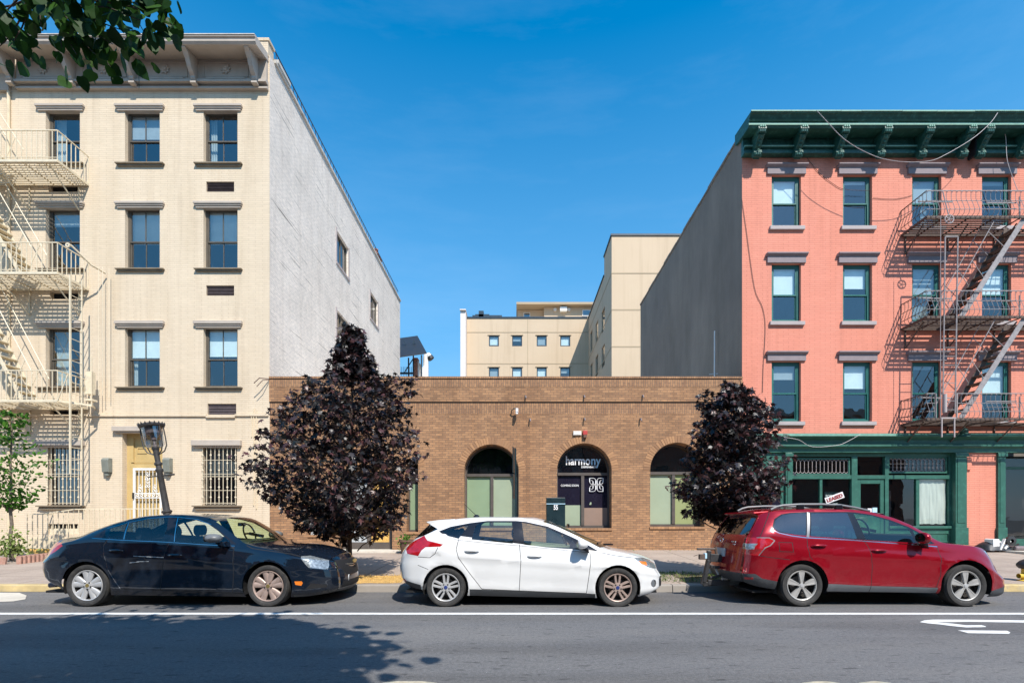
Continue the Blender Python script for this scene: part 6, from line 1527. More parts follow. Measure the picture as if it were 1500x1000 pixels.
    def wheel(s, x, z, r_, style, sd_, rm):
        y0 = s.Yc - sd_ * .885; d = sd_
        def Y(t): return y0 + d * t                 # t inward from the outer face
        mb = MB(); rr = style['rr']; tw = .2
        prof = [(rr + .004, .02), (rr + .012, .006), (rr + (r_ - rr) * .45, -.012), (rr + (r_ - rr) * .8, -.008), (r_ - .018, .004), (r_ - .004, .022)]
        for k in range(5): t = .03 + k * .035; prof += [(r_, t), (r_, t + .026), (r_ - .007, t + .028), (r_ - .007, t + .033)]
        prof += [(r_ - .003, tw - .01), (r_ - .03, tw + .004), (rr + .01, tw)]
        n = 56; vs, fs = [], []
        for (a, h) in prof:
            for k in range(n): t = 2 * math.pi * k / n; q = a if a < r_ - .02 else a; vs.append((x + q * math.cos(t), Y(h), z + q * math.sin(t)))
        for i in range(len(prof) - 1):
            for k in range(n): fs.append((i * n + k, i * n + (k + 1) % n, (i + 1) * n + (k + 1) % n, (i + 1) * n + k))
        mb.add(vs, fs); t_ = mb.build('wheel', 'tyre', s.root, smooth=True)
        def L_(prof, mat, name, n=48, par=t_, c=(0, 0)):
            m2 = MB(); vs, fs = [], []
            for (a, h) in prof:
                for k in range(n): t = 2 * math.pi * k / n; vs.append((x + c[0] + a * math.cos(t), Y(h), z + c[1] + a * math.sin(t)))
            for i in range(len(prof) - 1):
                for k in range(n): fs.append((i * n + k, i * n + (k + 1) % n, (i + 1) * n + (k + 1) % n, (i + 1) * n + k))
            m2.add(vs, fs); return m2.build(name, mat, par, smooth=True)
        m2 = MB(); n = 48; vs, fs = [], []
        prof = [(rr + .006, .012), (rr, .004), (rr - .012, .010), (rr - .018, .03), (rr - .022, .12), (.06, .125)]
        for (a, h) in prof:
            for k in range(n): t = 2 * math.pi * k / n; vs.append((x + a * math.cos(t), Y(h), z + a * math.sin(t)))
        for i in range(len(prof) - 1):
            for k in range(n): fs.append((i * n + k, i * n + (k + 1) % n, (i + 1) * n + (k + 1) % n, (i + 1) * n + k))
        # only the first rows are bright metal
        m2.add(vs, fs[:3 * n]); a0 = style.get('a0', .3); ns_ = style['n']; w1, w2 = style['w']
        def spoke(ang, off, wi, wo, ro, dep):
            ca, sa = math.cos(ang), math.sin(ang)
            def P(r2, t, h): return (x + r2 * ca - t * sa, Y(h), z + r2 * sa + t * ca)
            st = [(style['hub'] * .7, wi, off[0], dep + .004), (rr * .45, (wi + wo) / 2 * style.get('mid', 1), (off[0] + off[1]) / 2, dep), (rr * .8, wo, off[1], dep + .004), (ro, wo * style.get('end', 1), off[1], .012)]
            vs, fs = [], []
            for (r2, w_, o_, h) in st: vs += [P(r2, o_ - w_ / 2, h + .012), P(r2, o_ - w_ * .32, h), P(r2, o_ + w_ * .32, h), P(r2, o_ + w_ / 2, h + .012), P(r2, o_ + w_ / 2, h + .035), P(r2, o_ - w_ / 2, h + .035)]
            for i in range(3):
                for k in range(6): fs.append((i * 6 + k, i * 6 + (k + 1) % 6, (i + 1) * 6 + (k + 1) % 6, (i + 1) * 6 + k))
            m2.add(vs, fs)
        for k in range(ns_):
            ang = a0 + 2 * math.pi * k / ns_
            if style['kind'] == 'twin':
                for o_ in (-1, 1): spoke(ang, (o_ * .020, o_ * .036), w1, w2, rr - .006, .015)
            elif style['kind'] == 'fork':
                spoke(ang, (0, 0), w1, w2, rr - .006, .012)
                for o_ in (-1, 1): spoke(ang, (o_ * .010, o_ * .034), w1 * .4, w2 * .5, rr - .006, .008)
            else:
                for o_ in (-1, 1): spoke(ang + o_ * .235, (o_ * -.006, o_ * .0), w1, w2, rr - .008, .014)
        m2.build('rim', rm, t_, smooth=True)
        L_([(rr - .016, .05), (rr - .02, .125), (.0, .125)], 'brake_dark', 'brake_disc')
        L_([(rr * .62, .11), (rr * .62, .10), (.03, .10)], 'disc_steel', 'brake_disc', 32)
        L_([(style['hub'] * 1.05, .04), (style['hub'] * 1.0, .012), (style['hub'] * .55, .008), (0.0, .006)], rm, 'hub', 24)
        L_([(.031, .008), (.028, .002), (0, .000)], style['cap'], 'hub_cap', 18)
        for k in range(5): a = a0 + .63 + 2 * math.pi * k / 5; L_([(.012, .012), (.011, .002), (0, .001)], 'brake_dark', 'wheel_nut', 8, c=(.055 * math.cos(a), .055 * math.sin(a)))
def D(l, s_, ox, oy): return [(ox + a / s_, oy + b / s_) for a, b in l]

def white_more(s):
    k = lambda a, b: (fx(a, 8.3), fz(b, 8.3))
    mb = MB(); mb.prism([k(627.5, 764.6), k(627.5, 763.6), k(645, 761.2), k(668, 759.6), k(668, 763), k(652, 768.5), k(642, 772.5)], 'y', s.Yc - .575, s.Yc + .575); mb.build('spoiler', 'paint_white', s.root, bevel=.012)
    x, y, z = -.72 + .05, s.Yc, 1.44; mb = MB(); mb.lathe([(.06, -.02), (.05, .01), (.02, .03), (0, .03)], (x, y, z - .01), 'z', 12); mb.tube([(x, y, z), (x - .22, y, z + .21)], [.006, .003], 5); mb.build('antenna', 'trim_black', s.root)
    mb = MB(); mb.bar((1.36, s.Yc - .55, .985), (1.50, s.Yc - .1, .99), .025, .02); mb.bar((1.34, s.Yc + .1, .99), (1.48, s.Yc + .6, .975), .025, .02); mb.box(1.46, 1.60, s.Yc - .62, s.Yc - .5, .955, .98); mb.build('wiper', 'trim_black', s.root)
def black_more(s):
    mb = MB(); x1 = s.x1 + .035; mb.prism([(-.13, .62), (-.05, .60), (0, .595), (.05, .60), (.13, .62), (.13, .645), (.05, .665), (-.05, .665), (-.13, .645)], 'x', 0, .02)
    mb.v = [(x1 + .05 + v[0], s.Yc + v[1] * .75, v[2] + .03) for v in mb.v]; mb.build('badge', 'gold_badge', s.root, bevel=.005)
    mb = MB(); mb.box(s.x1 + .05, s.x1 + .075, s.Yc - .26, s.Yc + .26, .33, .44); mb.build('licence_plate', 'blind_white', s.root, bevel=.004)
    for z_, w_ in ((.62, .4), (.585, .42)): mb = MB(); mb.tube([(s.x1 - .06, s.Yc - w_ - .05, z_ + .01), (s.x1 + .03, s.Yc - w_ * .5, z_), (s.x1 + .065, s.Yc, z_ - .01), (s.x1 + .03, s.Yc + w_ * .5, z_)], .009, 6); mb.build('chrome_bar', 'chrome', s.root)
    mb = MB(); mb.tube([(s.x0 + .1, s.Yc - .5, .30), (s.x0 - .02, s.Yc - .5, .29)], .04, 10); mb.build('exhaust_pipe', 'vent_grey', s.root)
    for (x, y) in ((fx(358, 8.3), 0),): mb = MB(); mb.bar((-4.35, s.Yc - .5, 1.01), (-4.25, s.Yc + .1, 1.03), .025, .02); mb.bar((-4.2, s.Yc + .0, 1.0), (-4.15, s.Yc + .55, 1.0), .02, .02); mb.build('wiper', 'trim_black', s.root)
    # light scrapes on the rear door
    mb = MB(); r_ = random.Random(4)
    def sc_(a, b, h_=.004): P = s.pz([a, b]); (x, z), (x2, z2) = P; y = s.Yc - .9 - .012; mb.bar((x, y, z), (x2, y, z2), .003, h_)
    sc_((193, 823.5), (207, 822), .008); sc_((204, 821.6), (221, 821.4), .006)
    for k in range(22): a = 199 + k * 2; sc_((a, 813.2 + (a - 199) * .05), (a + 1.3, 814.0 + (a - 199) * .05), .010)
    mb.build('scrape', 'blind_grey', s.made.get('rear_door', s.root))
def red_more(s):
    for sd_ in (1, -1):
        mb = MB(); y = s.Yc - sd_ * .60; pts = [(fx(a, 8.1), y, fz(b, 8.1)) for a, b in ((1129, 746), (1137, 742), (1146, 739.8), (1172, 738.3), (1204, 738.2), (1231, 739.5), (1252, 743), (1274, 748))]
        mb.tube(pts, .019, 8); mb.build('roof_rail', 'cladding_grey', s.root, smooth=True)
        mb = MB()
        for a in (1172, 1228): mb.box(fx(a - 5, 8.1), fx(a + 5, 8.1), y - .025, y + .025, fz(746, 8.1), fz(739, 8.1))
        mb.build('rail_foot', 'trim_black', s.root, bevel=.008)
    # spoiler, badge, plate, lettering on the tailgate
    mb = MB(); x = s.x0 + .30; z = fz(749.5, 8.6); mb.prism([(x + .30, z + .02), (x - .08, z - .01), (x - .10, z - .035), (x + .1, z - .07), (x + .3, z - .03)], 'y', s.Yc - .56, s.Yc + .56); mb.build('spoiler', 'paint_red', s.root, bevel=.012)
    mb = MB(); mb.lathe([(.07, 0), (.07, -.012), (.055, -.014), (.055, 0)], (s.x0 - .065, s.Yc, 1.02), 'x', 20); mb.v = [(v[0], s.Yc + (v[1] - s.Yc), 1.02 + (v[2] - 1.02) * .6) for v in mb.v]; mb.build('badge', 'chrome', s.root)
    mb = MB(); mb.bar((s.x0 + .06, s.Yc + .05, 1.13), (s.x0 + .10, s.Yc - .42, 1.15), .03, .02); mb.build('rear_wiper', 'trim_black', s.root)
    mb = MB(); mb.box(s.x0 - .09, s.x0 - .07, s.Yc - .16, s.Yc + .16, .74, .88); mb.build('licence_plate', 'blind_grey', s.root)
    text('FORESTER', .035, 'chrome', 'tailgate_lettering', s.root, s.x0 - .045, s.Yc - .33, .99, width=.16, bold=.001, rotz=R(-90)); text('AWD', .03, 'chrome', 'tailgate_lettering', s.root, s.x0 - .045, s.Yc - .38, .95, width=.09, bold=.001, rotz=R(-90))
WHITE = dict(name='parked_car', label='white hatchback with red wraparound tail lamps, between the black sedan and the red wagon', paint='paint_white', recess='rim_grey',
  x0=-1.87, x1=2.40, rl=.85, fl=.5, oR=[.10, .02, 0, .05, .16, .50], oF=[-.06, 0, .0, -.02, -.05, -.09], bulge=(-.09, .075), crease=.024,
  bottom=[(583, 852), (596, 861), (616, 864), (680, 872), (870, 875.5), (940, 873.5), (955, 872), (969, 866)],
  belt=[(585, 806), (598, 795), (620, 788.5), (643, 784.5), (655, 788.5), (672, 792.5), (714, 797), (760, 800.5), (834, 807.5), (858, 810), (882, 812), (910, 817), (935, 822), (955, 829), (969, 838)],
  cant=[(600, 790), (612, 779), (628, 766), (643, 763.5), (660, 761.5), (688, 758.8), (714, 758), (756, 758.3), (770, 759.5), (802, 766), (834, 779), (858, 791), (882, 803), (900, 807), (922, 812), (946, 820), (960, 827), (969, 834)],
  center=[(600, 790), (612, 779), (628, 764.5), (659, 760.8), (682, 757.6), (714, 756), (780, 757), (802, 762), (834, 775.5), (859, 789.5), (877, 798.2), (892, 800.5), (922, 806.2), (946, 814.2), (960, 822), (968, 831)],
  W=[(-1.87, .60), (-1.80, .74), (-1.65, .83), (-1.35, .89), (-1, .9), (1.7, .9), (1.95, .87), (2.15, .80), (2.3, .70), (2.40, .56)],
  R=[(-1.45, .55), (-1.2, .58), (-.8, .62), (0, .63), (.6, .65), (1.0, .69), (1.4, .77), (1.8, .76), (2.15, .64), (2.40, .45)],
  b=[(-2, 0), (-1.4, 0), (0.1, .0), (.6, .10), (1.0, .16), (1.4, .22), (2.0, .10), (2.4, .07)],
  snap=[.46, 1.36], top=[('windshield', .46, 1.36, 0, 0)], hood=1.36,
  wheels=[(652.6, .0), (905.4, 0)], wz=[.305, .30], wr=[.362, .362], wrad=[.312, .312], rimmat=['rim_silver', 'rim_dusty'],
  rim=[dict(kind='twin', n=5, rr=.218, w=(.036, .040), hub=.075, a0=R(90), cap='blue_badge', end=1.1)] * 2,
  dlo=[(643, 777.6), (653, 785.6), (672.4, 790), (714, 794.4), (760.5, 798), (834, 805.4), (858, 808.5), (882, 810), (858, 796), (834, 784.3), (802, 770.5), (770, 763.7), (755.7, 762.4), (714, 762.4), (688.4, 765.6), (660, 771)],
  glass=[('window_glass-a', [(648, 777.5), (656, 784.6), (672, 788.5), (687.5, 768), (664, 773)]), ('window_glass-b', [(690.8, 789.6), (751, 795.5), (752, 780), (750, 764.8), (716, 764.6), (703, 765.6), (697, 769.6)]),
    ('window_glass-c', [(768.5, 797.4), (840.4, 804), (851, 804.8), (834, 787), (818, 779.3), (802, 773.2), (770, 765.8), (764.5, 765)])],
  regions=[('fog_surround', [(957 + 4.2 * math.cos(k * .7854), 853.5 + 6 * math.sin(k * .7854)) for k in range(8)], True, (1, 4)), ('fog_lamp', [(956.4 + 2.4 * math.cos(k * .7854), 853.8 + 4.2 * math.sin(k * .7854)) for k in range(8)], True, (1, 4)),
    ('rear_glass', [(626.5, 766.5), (641.5, 774.5), (620, 784.5), (600, 791), (606, 786)], False, (1, 3)),
    ('grille', [(965.5, 848), (968, 843), (972, 845), (972, 858), (966, 858)], False, (1, 4)),
    ('tail_lamp', D([(320, 275), (350, 320), (495, 355), (470, 375), (335, 380), (300, 410), (270, 460), (170, 440), (150, 400), (175, 350)], 6.248, 570, 740), False, (1, 3)),
    ('headlamp', [(926, 815.5), (939.7, 815.6), (954, 820), (962, 826.4), (965, 833), (952.5, 831.6), (939.7, 825.3)], False, (1, 2, 4)),
    ('indicator', [(935, 821), (945, 821.6), (948.5, 828), (940, 826)], False, (1, 2)),
    ('rear_valance', [(575, 842), (583.8, 845), (616.4, 856), (617, 866), (594, 864), (575, 855)], False, (1, 3)), ('rear_reflector', [(584, 845.6), (593, 847), (595.5, 851.5), (585, 850)], True, (1, 3)),
    ('rocker', [(688, 862), (872, 869), (872, 879), (688, 875)], True, (1,)), ('front_lip', [(940, 871.5), (972, 865), (972, 869), (940, 878)], False, (1, 4))],
  yz=[('lower_grille', [(0, .23), (.42, .23), (.5, .42), (0, .42)], (4,)), ('grille', [(0, .56), (.4, .57), (.44, .61), (0, .61)], (4,)), ('rear_glass', [(0, .98), (.60, .96), (.52, 1.31), (0, 1.33)], (3,))],
  doors=[('rear_door', [(672, 791), (668.4, 804), (672.4, 816.8), (688.4, 839), (706, 861.6), (760.5, 865), (763, 820), (761, 800)]), ('front_door', [(761, 800), (763, 820), (760.5, 865), (858.8, 868), (862.8, 839), (864.7, 821.6), (864.4, 810)])],
  seams=[([(672, 789), (668.4, 804), (672.4, 816.8), (688.4, 839), (706, 862)], (1,)), ([(760.8, 797), (763, 820), (760.5, 865)], (1,)), ([(864.4, 810), (864.7, 821.6), (862.8, 839), (858.8, 868.5)], (1,)),
    ([(706, 862), (760.5, 864.5), (858.8, 868.3)], (1,)), ([(613, 815), (630, 816), (638, 810), (642, 801)], (1,)), ([(613, 827), (628, 833)], (1,)), ([(880, 809), (900, 813), (926, 816)], (1,))],
  lines=[('chrome_strip', [(653, 786.4), (672, 790.7), (714, 795.2), (760, 798.8), (834, 806), (872, 809.6)], .006)], gapw=.009,
  mats=dict(fog_surround='chrome', fog_lamp='cladding_grey', window_surround='trim_black', **{'window_glass-a': 'car_glass', 'window_glass-b': 'car_glass', 'window_glass-c': 'car_glass'}, windshield='windshield_glass', rear_glass='car_glass_dark', tail_lamp='red_lens', headlamp='clear_lens', indicator='amber_lens', rear_valance='cladding', rear_reflector='red_lens', rocker='cladding', front_lip='cladding', panel_gap='panel_gap', chrome_strip='trim_black', lower_grille='panel_gap', grille='panel_gap'),
  cabin=(-1.2, 1.0), seatz=.95, seats=[(.12, .5), (-.85, 1.3)], mirz=1.24, handles=[(691.5, 806.4, 10.5, 'paint_white', 'rear_door'), (783, 814, 10.5, 'paint_white', 'front_door')],
  mirror=(1.02, .99, .11, .075, 'trim_black'), mirmat='paint_white', more=[white_more])
BLACK = dict(name='parked_car', label='dusty black four-door sedan with scraped rear door, in front of the cream house', paint='paint_black', recess='panel_gap',
  x0=-7.66, x1=-2.90, rl=.8, fl=.7, oR=[.12, .03, 0, .02, .05, .08], oF=[-.06, 0, 0, -.04, -.09, -.15], bulge=(-.05, .09), crease=.014,
  bottom=[(62, 853), (75, 859), (95, 864), (165, 871.5), (357, 874), (430, 874.5), (470, 872), (495, 868), (515, 860)],
  belt=[(66, 812), (84, 799), (100, 794), (117, 791.5), (136, 790), (183, 792.5), (257, 796), (300, 799), (345, 803), (380, 808), (430, 815), (460, 820), (490, 827), (510, 835)],
  cant=[(70, 801), (84, 794), (92, 789.5), (117, 786.5), (137, 778.5), (160, 769), (188, 760.5), (217, 755.5), (258, 753.7), (290, 755.8), (312, 762), (332, 773.5), (350, 786), (363, 794.5), (390, 801), (430, 809), (460, 815), (487, 821), (505, 829)],
  center=[(75, 796, .4), (84, 792, .4), (92, 786.5, .4), (117, 783.5, .4), (137, 773, .4), (167, 762, .4), (193, 755.5, .4), (225, 752.3, .4), (258, 751.5, .5), (320, 753, .8), (349, 756, .9), (378, 770, .9), (411, 790, .9), (430, 794), (457, 796), (482, 799.5), (498, 804.5), (510, 811), (516, 818)],
  W=[(-7.66, .58), (-7.58, .74), (-7.4, .85), (-7.1, .9), (-3.6, .9), (-3.3, .86), (-3.08, .76), (-2.96, .64), (-2.90, .54)],
  R=[(-7.6, .56), (-7.4, .68), (-7.0, .72), (-6.6, .67), (-6.2, .63), (-5.5, .62), (-4.9, .65), (-4.4, .74), (-4.2, .79), (-3.6, .77), (-3.3, .66), (-3.0, .46)],
  b=[(-8, 0), (-7.2, -.04), (-6.6, -.08), (-6, 0), (-5, 0.02), (-4.8, .05), (-4.3, .20), (-3.6, .08), (-2.9, .09)],
  snap=[-4.84, -4.27, -7.02, -6.30], top=[('windshield', -4.84, -4.27, 0, 0), ('rear_window', -7.02, -6.3, 1, 0)], hood=-4.27,
  wheels=[(125.8, 0), (391.3, 0)], wz=[.335, .325], wr=[.385, .392], wrad=[.333, .33], rimmat=['rim_silver', 'rim_dusty'],
  rim=[dict(kind='petal', n=5, rr=.238, w=(.055, .088), hub=.06, a0=R(90), cap='gold_badge', mid=1.12, end=1.0)] * 2,
  dlo=[(136, 787), (159, 772.7), (188, 764), (217, 758.3), (247, 755.8), (261, 756.3), (290, 759.3), (312, 767.3), (332, 780.8), (354, 799.5), (345, 798.5), (300, 797), (257, 794), (238, 792.6), (183, 790.4), (159, 789)],
  glass=[('window_glass-a', [(161.5, 787.5), (163.5, 774), (186, 766.3), (180, 788.6)]), ('window_glass-b', [(183.8, 788.9), (190, 766), (216.7, 760), (246.7, 757.6), (245.5, 773), (238.5, 791)]),
    ('window_glass-c', [(257.5, 792.5), (262.5, 758.5), (285, 760.5), (306.7, 766.5), (322, 776), (338, 790), (341, 796.5), (300, 795.5)])],
  regions=[('tail_lamp', [(80, 793), (92.5, 794.6), (92, 799), (83.3, 806.7), (70, 815), (68, 806), (73, 797)], False, (1, 3)),
    ('headlamp', [(438.3, 814.5), (448, 814.5), (465, 818), (480, 820.3), (485, 826.7), (484.5, 832.5), (466.7, 831.7), (453.3, 830.8), (445, 823.3)], False, (1, 2, 4)),
    ('side_marker', [(433, 850.5), (443, 850.5), (444.5, 853), (442, 857), (434, 855.5)], True, (1,)), ('lower_intake', [(448, 862), (456, 853.5), (483, 854), (484, 858), (470, 860)], False, (1, 4)),
    ('quarter_panel_trim', [(137.5, 786.3), (156.5, 774.5), (156, 787.5)], True, (1,)), ('front_lip', [(430, 871), (470, 869), (500, 862), (520, 855), (522, 862), (495, 872), (430, 878)], False, (1, 4))],
  yz=[('grille', [(0, .44), (.30, .44), (.46, .60), (.47, .70), (0, .70)], (4,)), ('lower_grille', [(0, .25), (.46, .25), (.42, .36), (0, .36)], (4,))],
  doors=[('rear_door', [(159, 789), (152, 798.3), (160, 830), (177.5, 861.7), (235.8, 864), (239, 840), (243.3, 806.7), (247.5, 794)]), ('front_door', [(247.5, 794), (243.3, 806.7), (239, 840), (235.8, 864), (341, 868), (344, 840), (345, 801.7)])],
  seams=[([(159, 789), (152, 798.3)], (1,)), ([(247.8, 793.8), (243.3, 806.7), (239, 840), (235.8, 864)], (1,)), ([(345, 799.5), (344, 840), (341, 868)], (1,)), ([(177.5, 861.7), (235.8, 864), (341, 867.8), (357, 868.4)], (1,)),
    ([(75, 817), (95, 821.5), (104, 822)], (1, 3)), ([(373, 797.2), (376, 802), (423, 811.2), (438, 815)], (1,)), ([(480, 832.5), (500, 826)], (1,))],
  lines=[('chrome_strip', [(136, 787.6), (159, 789.4), (183, 790.8), (238, 793.1), (257, 794.3), (300, 797.2), (345, 799)], .006), ('chrome_strip', [(181.8, 789), (188.5, 765.5)], .012), ('chrome_strip', [(255.5, 792.5), (260.5, 758)], .010), ('chrome_strip', [(159, 773.2), (188, 764.6), (217, 758.9), (247, 756.4), (261, 756.9), (290, 760), (312, 768)], .006), ('door_edge_strip', [(152.3, 799), (155, 812), (160, 830), (168, 846), (177.5, 861.7)], .008)], gapw=.010,
  mats=dict(window_surround='trim_black', **{'window_glass-a': 'car_glass', 'window_glass-b': 'car_glass', 'window_glass-c': 'car_glass'}, windshield='windshield_glass', rear_window='car_glass_dark', tail_lamp='red_lens', headlamp='clear_lens', side_marker='amber_lens', lower_intake='panel_gap', quarter_panel_trim='trim_black', front_lip='cladding', panel_gap='panel_gap', chrome_strip='chrome', door_edge_strip='chrome', lower_grille='panel_gap', grille='panel_gap'),
  cabin=(-6.6, -4.72), seatz=.99, rhz=.15, seats=[(-5.62, .5), (-6.1, 1.3)], mirz=1.26, handles=[(172.5, 805.6, 10, 'paint_black', 'rear_door'), (258.5, 812.5, 10.5, 'paint_black', 'front_door')],
  mirror=(-4.70, 1.085, .15, .07, 'paint_black'), mirmat='cladding_grey', more=[black_more])
RED = dict(name='parked_car', label='dark red station wagon with roof rails and a bike rack at its tail', paint='paint_red', recess='panel_gap',
  x0=3.70, x1=7.97, rl=.6, fl=.55, oR=[.02, -.03, 0, .02, .07, .28], oF=[-.02, 0, .0, -.03, -.08, -.15], bulge=(-.09, .06), crease=.018,
  bottom=[(1090, 850), (1112, 859), (1140, 863), (1213, 866), (1368, 868.5), (1445, 874), (1470, 875)],
  belt=[(1085, 789), (1113, 783), (1131, 781.5), (1141, 783), (1181, 788.5), (1250, 792.3), (1330, 798.5), (1370, 801.5), (1400, 806), (1430, 812), (1450, 822), (1470, 840)],
  cant=[(1100, 762), (1112, 756), (1130, 749.5), (1144, 747.3), (1180, 746), (1241, 746), (1250, 746.4), (1275, 749.5), (1301, 756), (1328, 767), (1344, 776.5), (1372, 794), (1400, 797.5), (1432, 801.5), (1446, 806.5), (1459, 819), (1470, 836)],
  center=[(1085, 753, .9), (1105, 748, .6), (1129, 744.5, .5), (1180, 743, .5), (1240, 743.5, .5), (1275, 746.8, .4), (1309, 755.5, .4), (1335, 769, .4), (1353, 779, .4), (1372, 790.5, .4), (1393, 794.5, .4), (1420, 797, .4), (1434, 799.5, .4), (1447, 805, .4), (1458, 818, .3), (1466, 831, .3)],
  W=[(3.70, .70), (3.76, .80), (3.9, .87), (4.2, .9), (7.2, .9), (7.5, .88), (7.75, .80), (7.9, .70), (7.97, .60)],
  R=[(3.95, .60), (4.3, .63), (5, .65), (5.8, .65), (6.2, .68), (6.6, .74), (6.85, .79), (7.3, .78), (7.6, .66), (7.85, .5)],
  b=[(3.5, 0), (4.2, 0), (5.7, .02), (6.0, .05), (6.85, .22), (7.5, .10), (7.97, .06)],
  snap=[5.98, 6.80], top=[('windshield', 5.98, 6.80, 0, 0)], hood=6.80,
  wheels=[(1176, 0), (1416.8, 0)], wz=[.335, .33], wr=[.405, .412], wrad=[.333, .333], rimmat=['rim_grey', 'rim_grey'],
  rim=[dict(kind='fork', n=5, rr=.232, w=(.040, .066), hub=.055, a0=R(90), cap='rim_silver', mid=.9, end=1.15)] * 2,
  dlo=[(1129.5, 773.5), (1133.5, 759.5), (1144, 752.7), (1158, 750.4), (1180, 749.4), (1241, 749.2), (1250.4, 749.8), (1274.7, 753.2), (1300.7, 760.3), (1328.4, 771.4), (1344, 780.3), (1371, 799), (1330, 795.8), (1266, 791), (1250, 789.6), (1180.8, 785.8), (1160, 783.4), (1141, 779.2)],
  glass=[('window_glass-a', [(1132, 773), (1135.5, 761), (1144.5, 754.5), (1158, 751.8), (1179.5, 751), (1179.5, 784), (1163, 782.4), (1141, 777.7)]), ('window_glass-b', [(1187, 785), (1187, 751.2), (1239.5, 750.9), (1254.7, 788.6)]),
    ('window_glass-c', [(1249, 752), (1275, 755), (1300, 762), (1327, 773.2), (1338.5, 794), (1330, 793.8), (1268, 789.9)]), ('window_glass-d', [(1333, 775.8), (1345, 783.5), (1363, 796.5), (1343, 795)])],
  regions=[('tail_lamp', [(1085, 787.5), (1094, 786.5), (1127.3, 787), (1135, 791.2), (1127.3, 798), (1118.8, 801.4), (1110.3, 813.3), (1094, 811.6), (1085, 810)], False, (1, 3)), ('reversing_lamp', [(1085, 795.5), (1110, 795.5), (1105, 799.5), (1103, 804), (1085, 803.5)], False, (1, 3)),
    ('rear_cladding', [(1060, 838), (1083, 839), (1105, 839.6), (1115.4, 846.4), (1139, 851), (1139, 866), (1060, 862)], False, (1, 3)), ('rear_reflector', [(1088, 844), (1101, 844.5), (1102, 848), (1089, 847.5)], True, (1, 3)),
    ('rocker', [(1210, 854), (1274, 857.5), (1372, 860), (1372, 872), (1210, 870)], False, (1,)), ('front_cladding', [(1440, 866), (1458, 862), (1475, 857), (1475, 880), (1440, 880)], False, (1, 4)),
    ('headlamp', [(1437.6, 806), (1446, 806.5), (1456, 812.5), (1465, 826), (1462, 830), (1452, 818)], False, (1, 2, 4)), ('indicator', [(1444, 811), (1452, 811), (1457, 818), (1453, 818)], False, (1, 2))],
  yz=[('rear_glass', [(0, 1.12), (.66, 1.13), (.56, 1.44), (0, 1.47)], (3,)), ('lower_grille', [(0, .25), (.5, .25), (.5, .45), (0, .45)], (4,))],
  doors=[('rear_door', [(1181.3, 787), (1184, 815), (1202, 828), (1212, 843), (1214, 854), (1274.7, 857.5), (1275.5, 827), (1273, 804.5), (1264.3, 792)]), ('front_door', [(1264.3, 792), (1273, 804.5), (1275.5, 827), (1274.7, 857.5), (1369, 860), (1374.3, 842.7), (1376, 816.7), (1370, 801)])],
  seams=[([(1181.3, 784), (1182, 800), (1184, 815), (1188, 819)], (1,)), ([(1264.3, 790.7), (1270, 797), (1273, 804.5), (1275.5, 827), (1274.9, 872)], (1,)), ([(1370, 799), (1374, 806), (1376, 816.7), (1374.3, 842.7), (1369, 860)], (1,)),
    ([(1112, 813.5), (1130, 816), (1154.5, 819)], (1,)), ([(1127, 748), (1120, 765), (1113.7, 786)], (1,)), ([(1140, 793.7), (1140, 807), (1160, 807.5), (1160, 794.2), (1140, 793.7)], (1,))],
  lines=[('chrome_strip', [(1133, 776.5), (1141, 780), (1160, 784.3), (1181, 787), (1250, 790.6), (1266, 792), (1330, 796.7), (1371, 800)], .012), ('pillar_trim', [(1183.2, 786), (1183.2, 750.2)], .042), ('lamp_outline', [(1110, 787), (1127.3, 787.2), (1134.5, 791.2), (1127.3, 798.3), (1118.8, 801.8), (1110.3, 813)], .014)], gapw=.010,
  mats=dict(window_surround='trim_black', **{'window_glass-a': 'car_glass_dark', 'window_glass-b': 'car_glass_dark', 'window_glass-c': 'car_glass', 'window_glass-d': 'car_glass'}, windshield='windshield_glass', rear_glass='car_glass_dark', tail_lamp='red_lens', reversing_lamp='clear_lens', headlamp='clear_lens', indicator='amber_lens', rear_cladding='cladding', front_cladding='cladding', rear_reflector='red_lens', rocker='cladding_grey', panel_gap='panel_gap', chrome_strip='chrome', pillar_trim='trim_steel', lamp_outline='trim_steel', lower_grille='panel_gap'),
  cabin=(4.5, 6.45), seatz=1.08, seats=[(5.35, .5), (4.75, 1.3)], mirz=1.42, handles=[(1198, 798.5, 11, 'paint_red', 'rear_door'), (1286, 805.6, 11, 'paint_red', 'front_door')],
  mirror=(6.32, 1.09, .09, .09, 'trim_black'), mirmat='paint_red', more=[red_more])
for sp_ in (BLACK, WHITE, RED): Car(sp_).build()

# bike rack on the red car's hitch
yb = 8.7
t = thing('bike_rack', 'black hitch bike rack with a blue band, folded up behind the red wagon', 'bike rack', (3.6, yb, .3))
def bq(px, py): return Vector((fx(px, yb), yb, fz(py, yb)))
def br_(name, mat, segs, bev=.006):
    mb = MB()
    for a, b, w_, h_ in segs: mb.bar(bq(*a), bq(*b), w_, h_)
    return mb.build(name, mat, t, bevel=bev)
br_('mast', 'iron_black', [((1038.5, 806), (1037.5, 824), .07, .07), ((1037.5, 820), (1031, 852), .06, .09), ((1034, 834), (1028, 855), .05, .06)])
mb = MB(); mb.tube([bq(1021, 803.5), bq(1048, 803.5)], .022, 8); mb.tube([bq(1048, 800.5), bq(1049.5, 812)], .025, 8); mb.tube([bq(1016, 814), bq(1022, 812)], .006, 5); mb.build('top_bar', 'rust_iron', t)
br_('wheel_clamp', 'rust_iron', [((1024, 815), (1034, 815), .08, .09)]); br_('blue_band', 'lettering_blue', [((1031.5, 813.5), (1034.5, 813.5), .085, .095)])
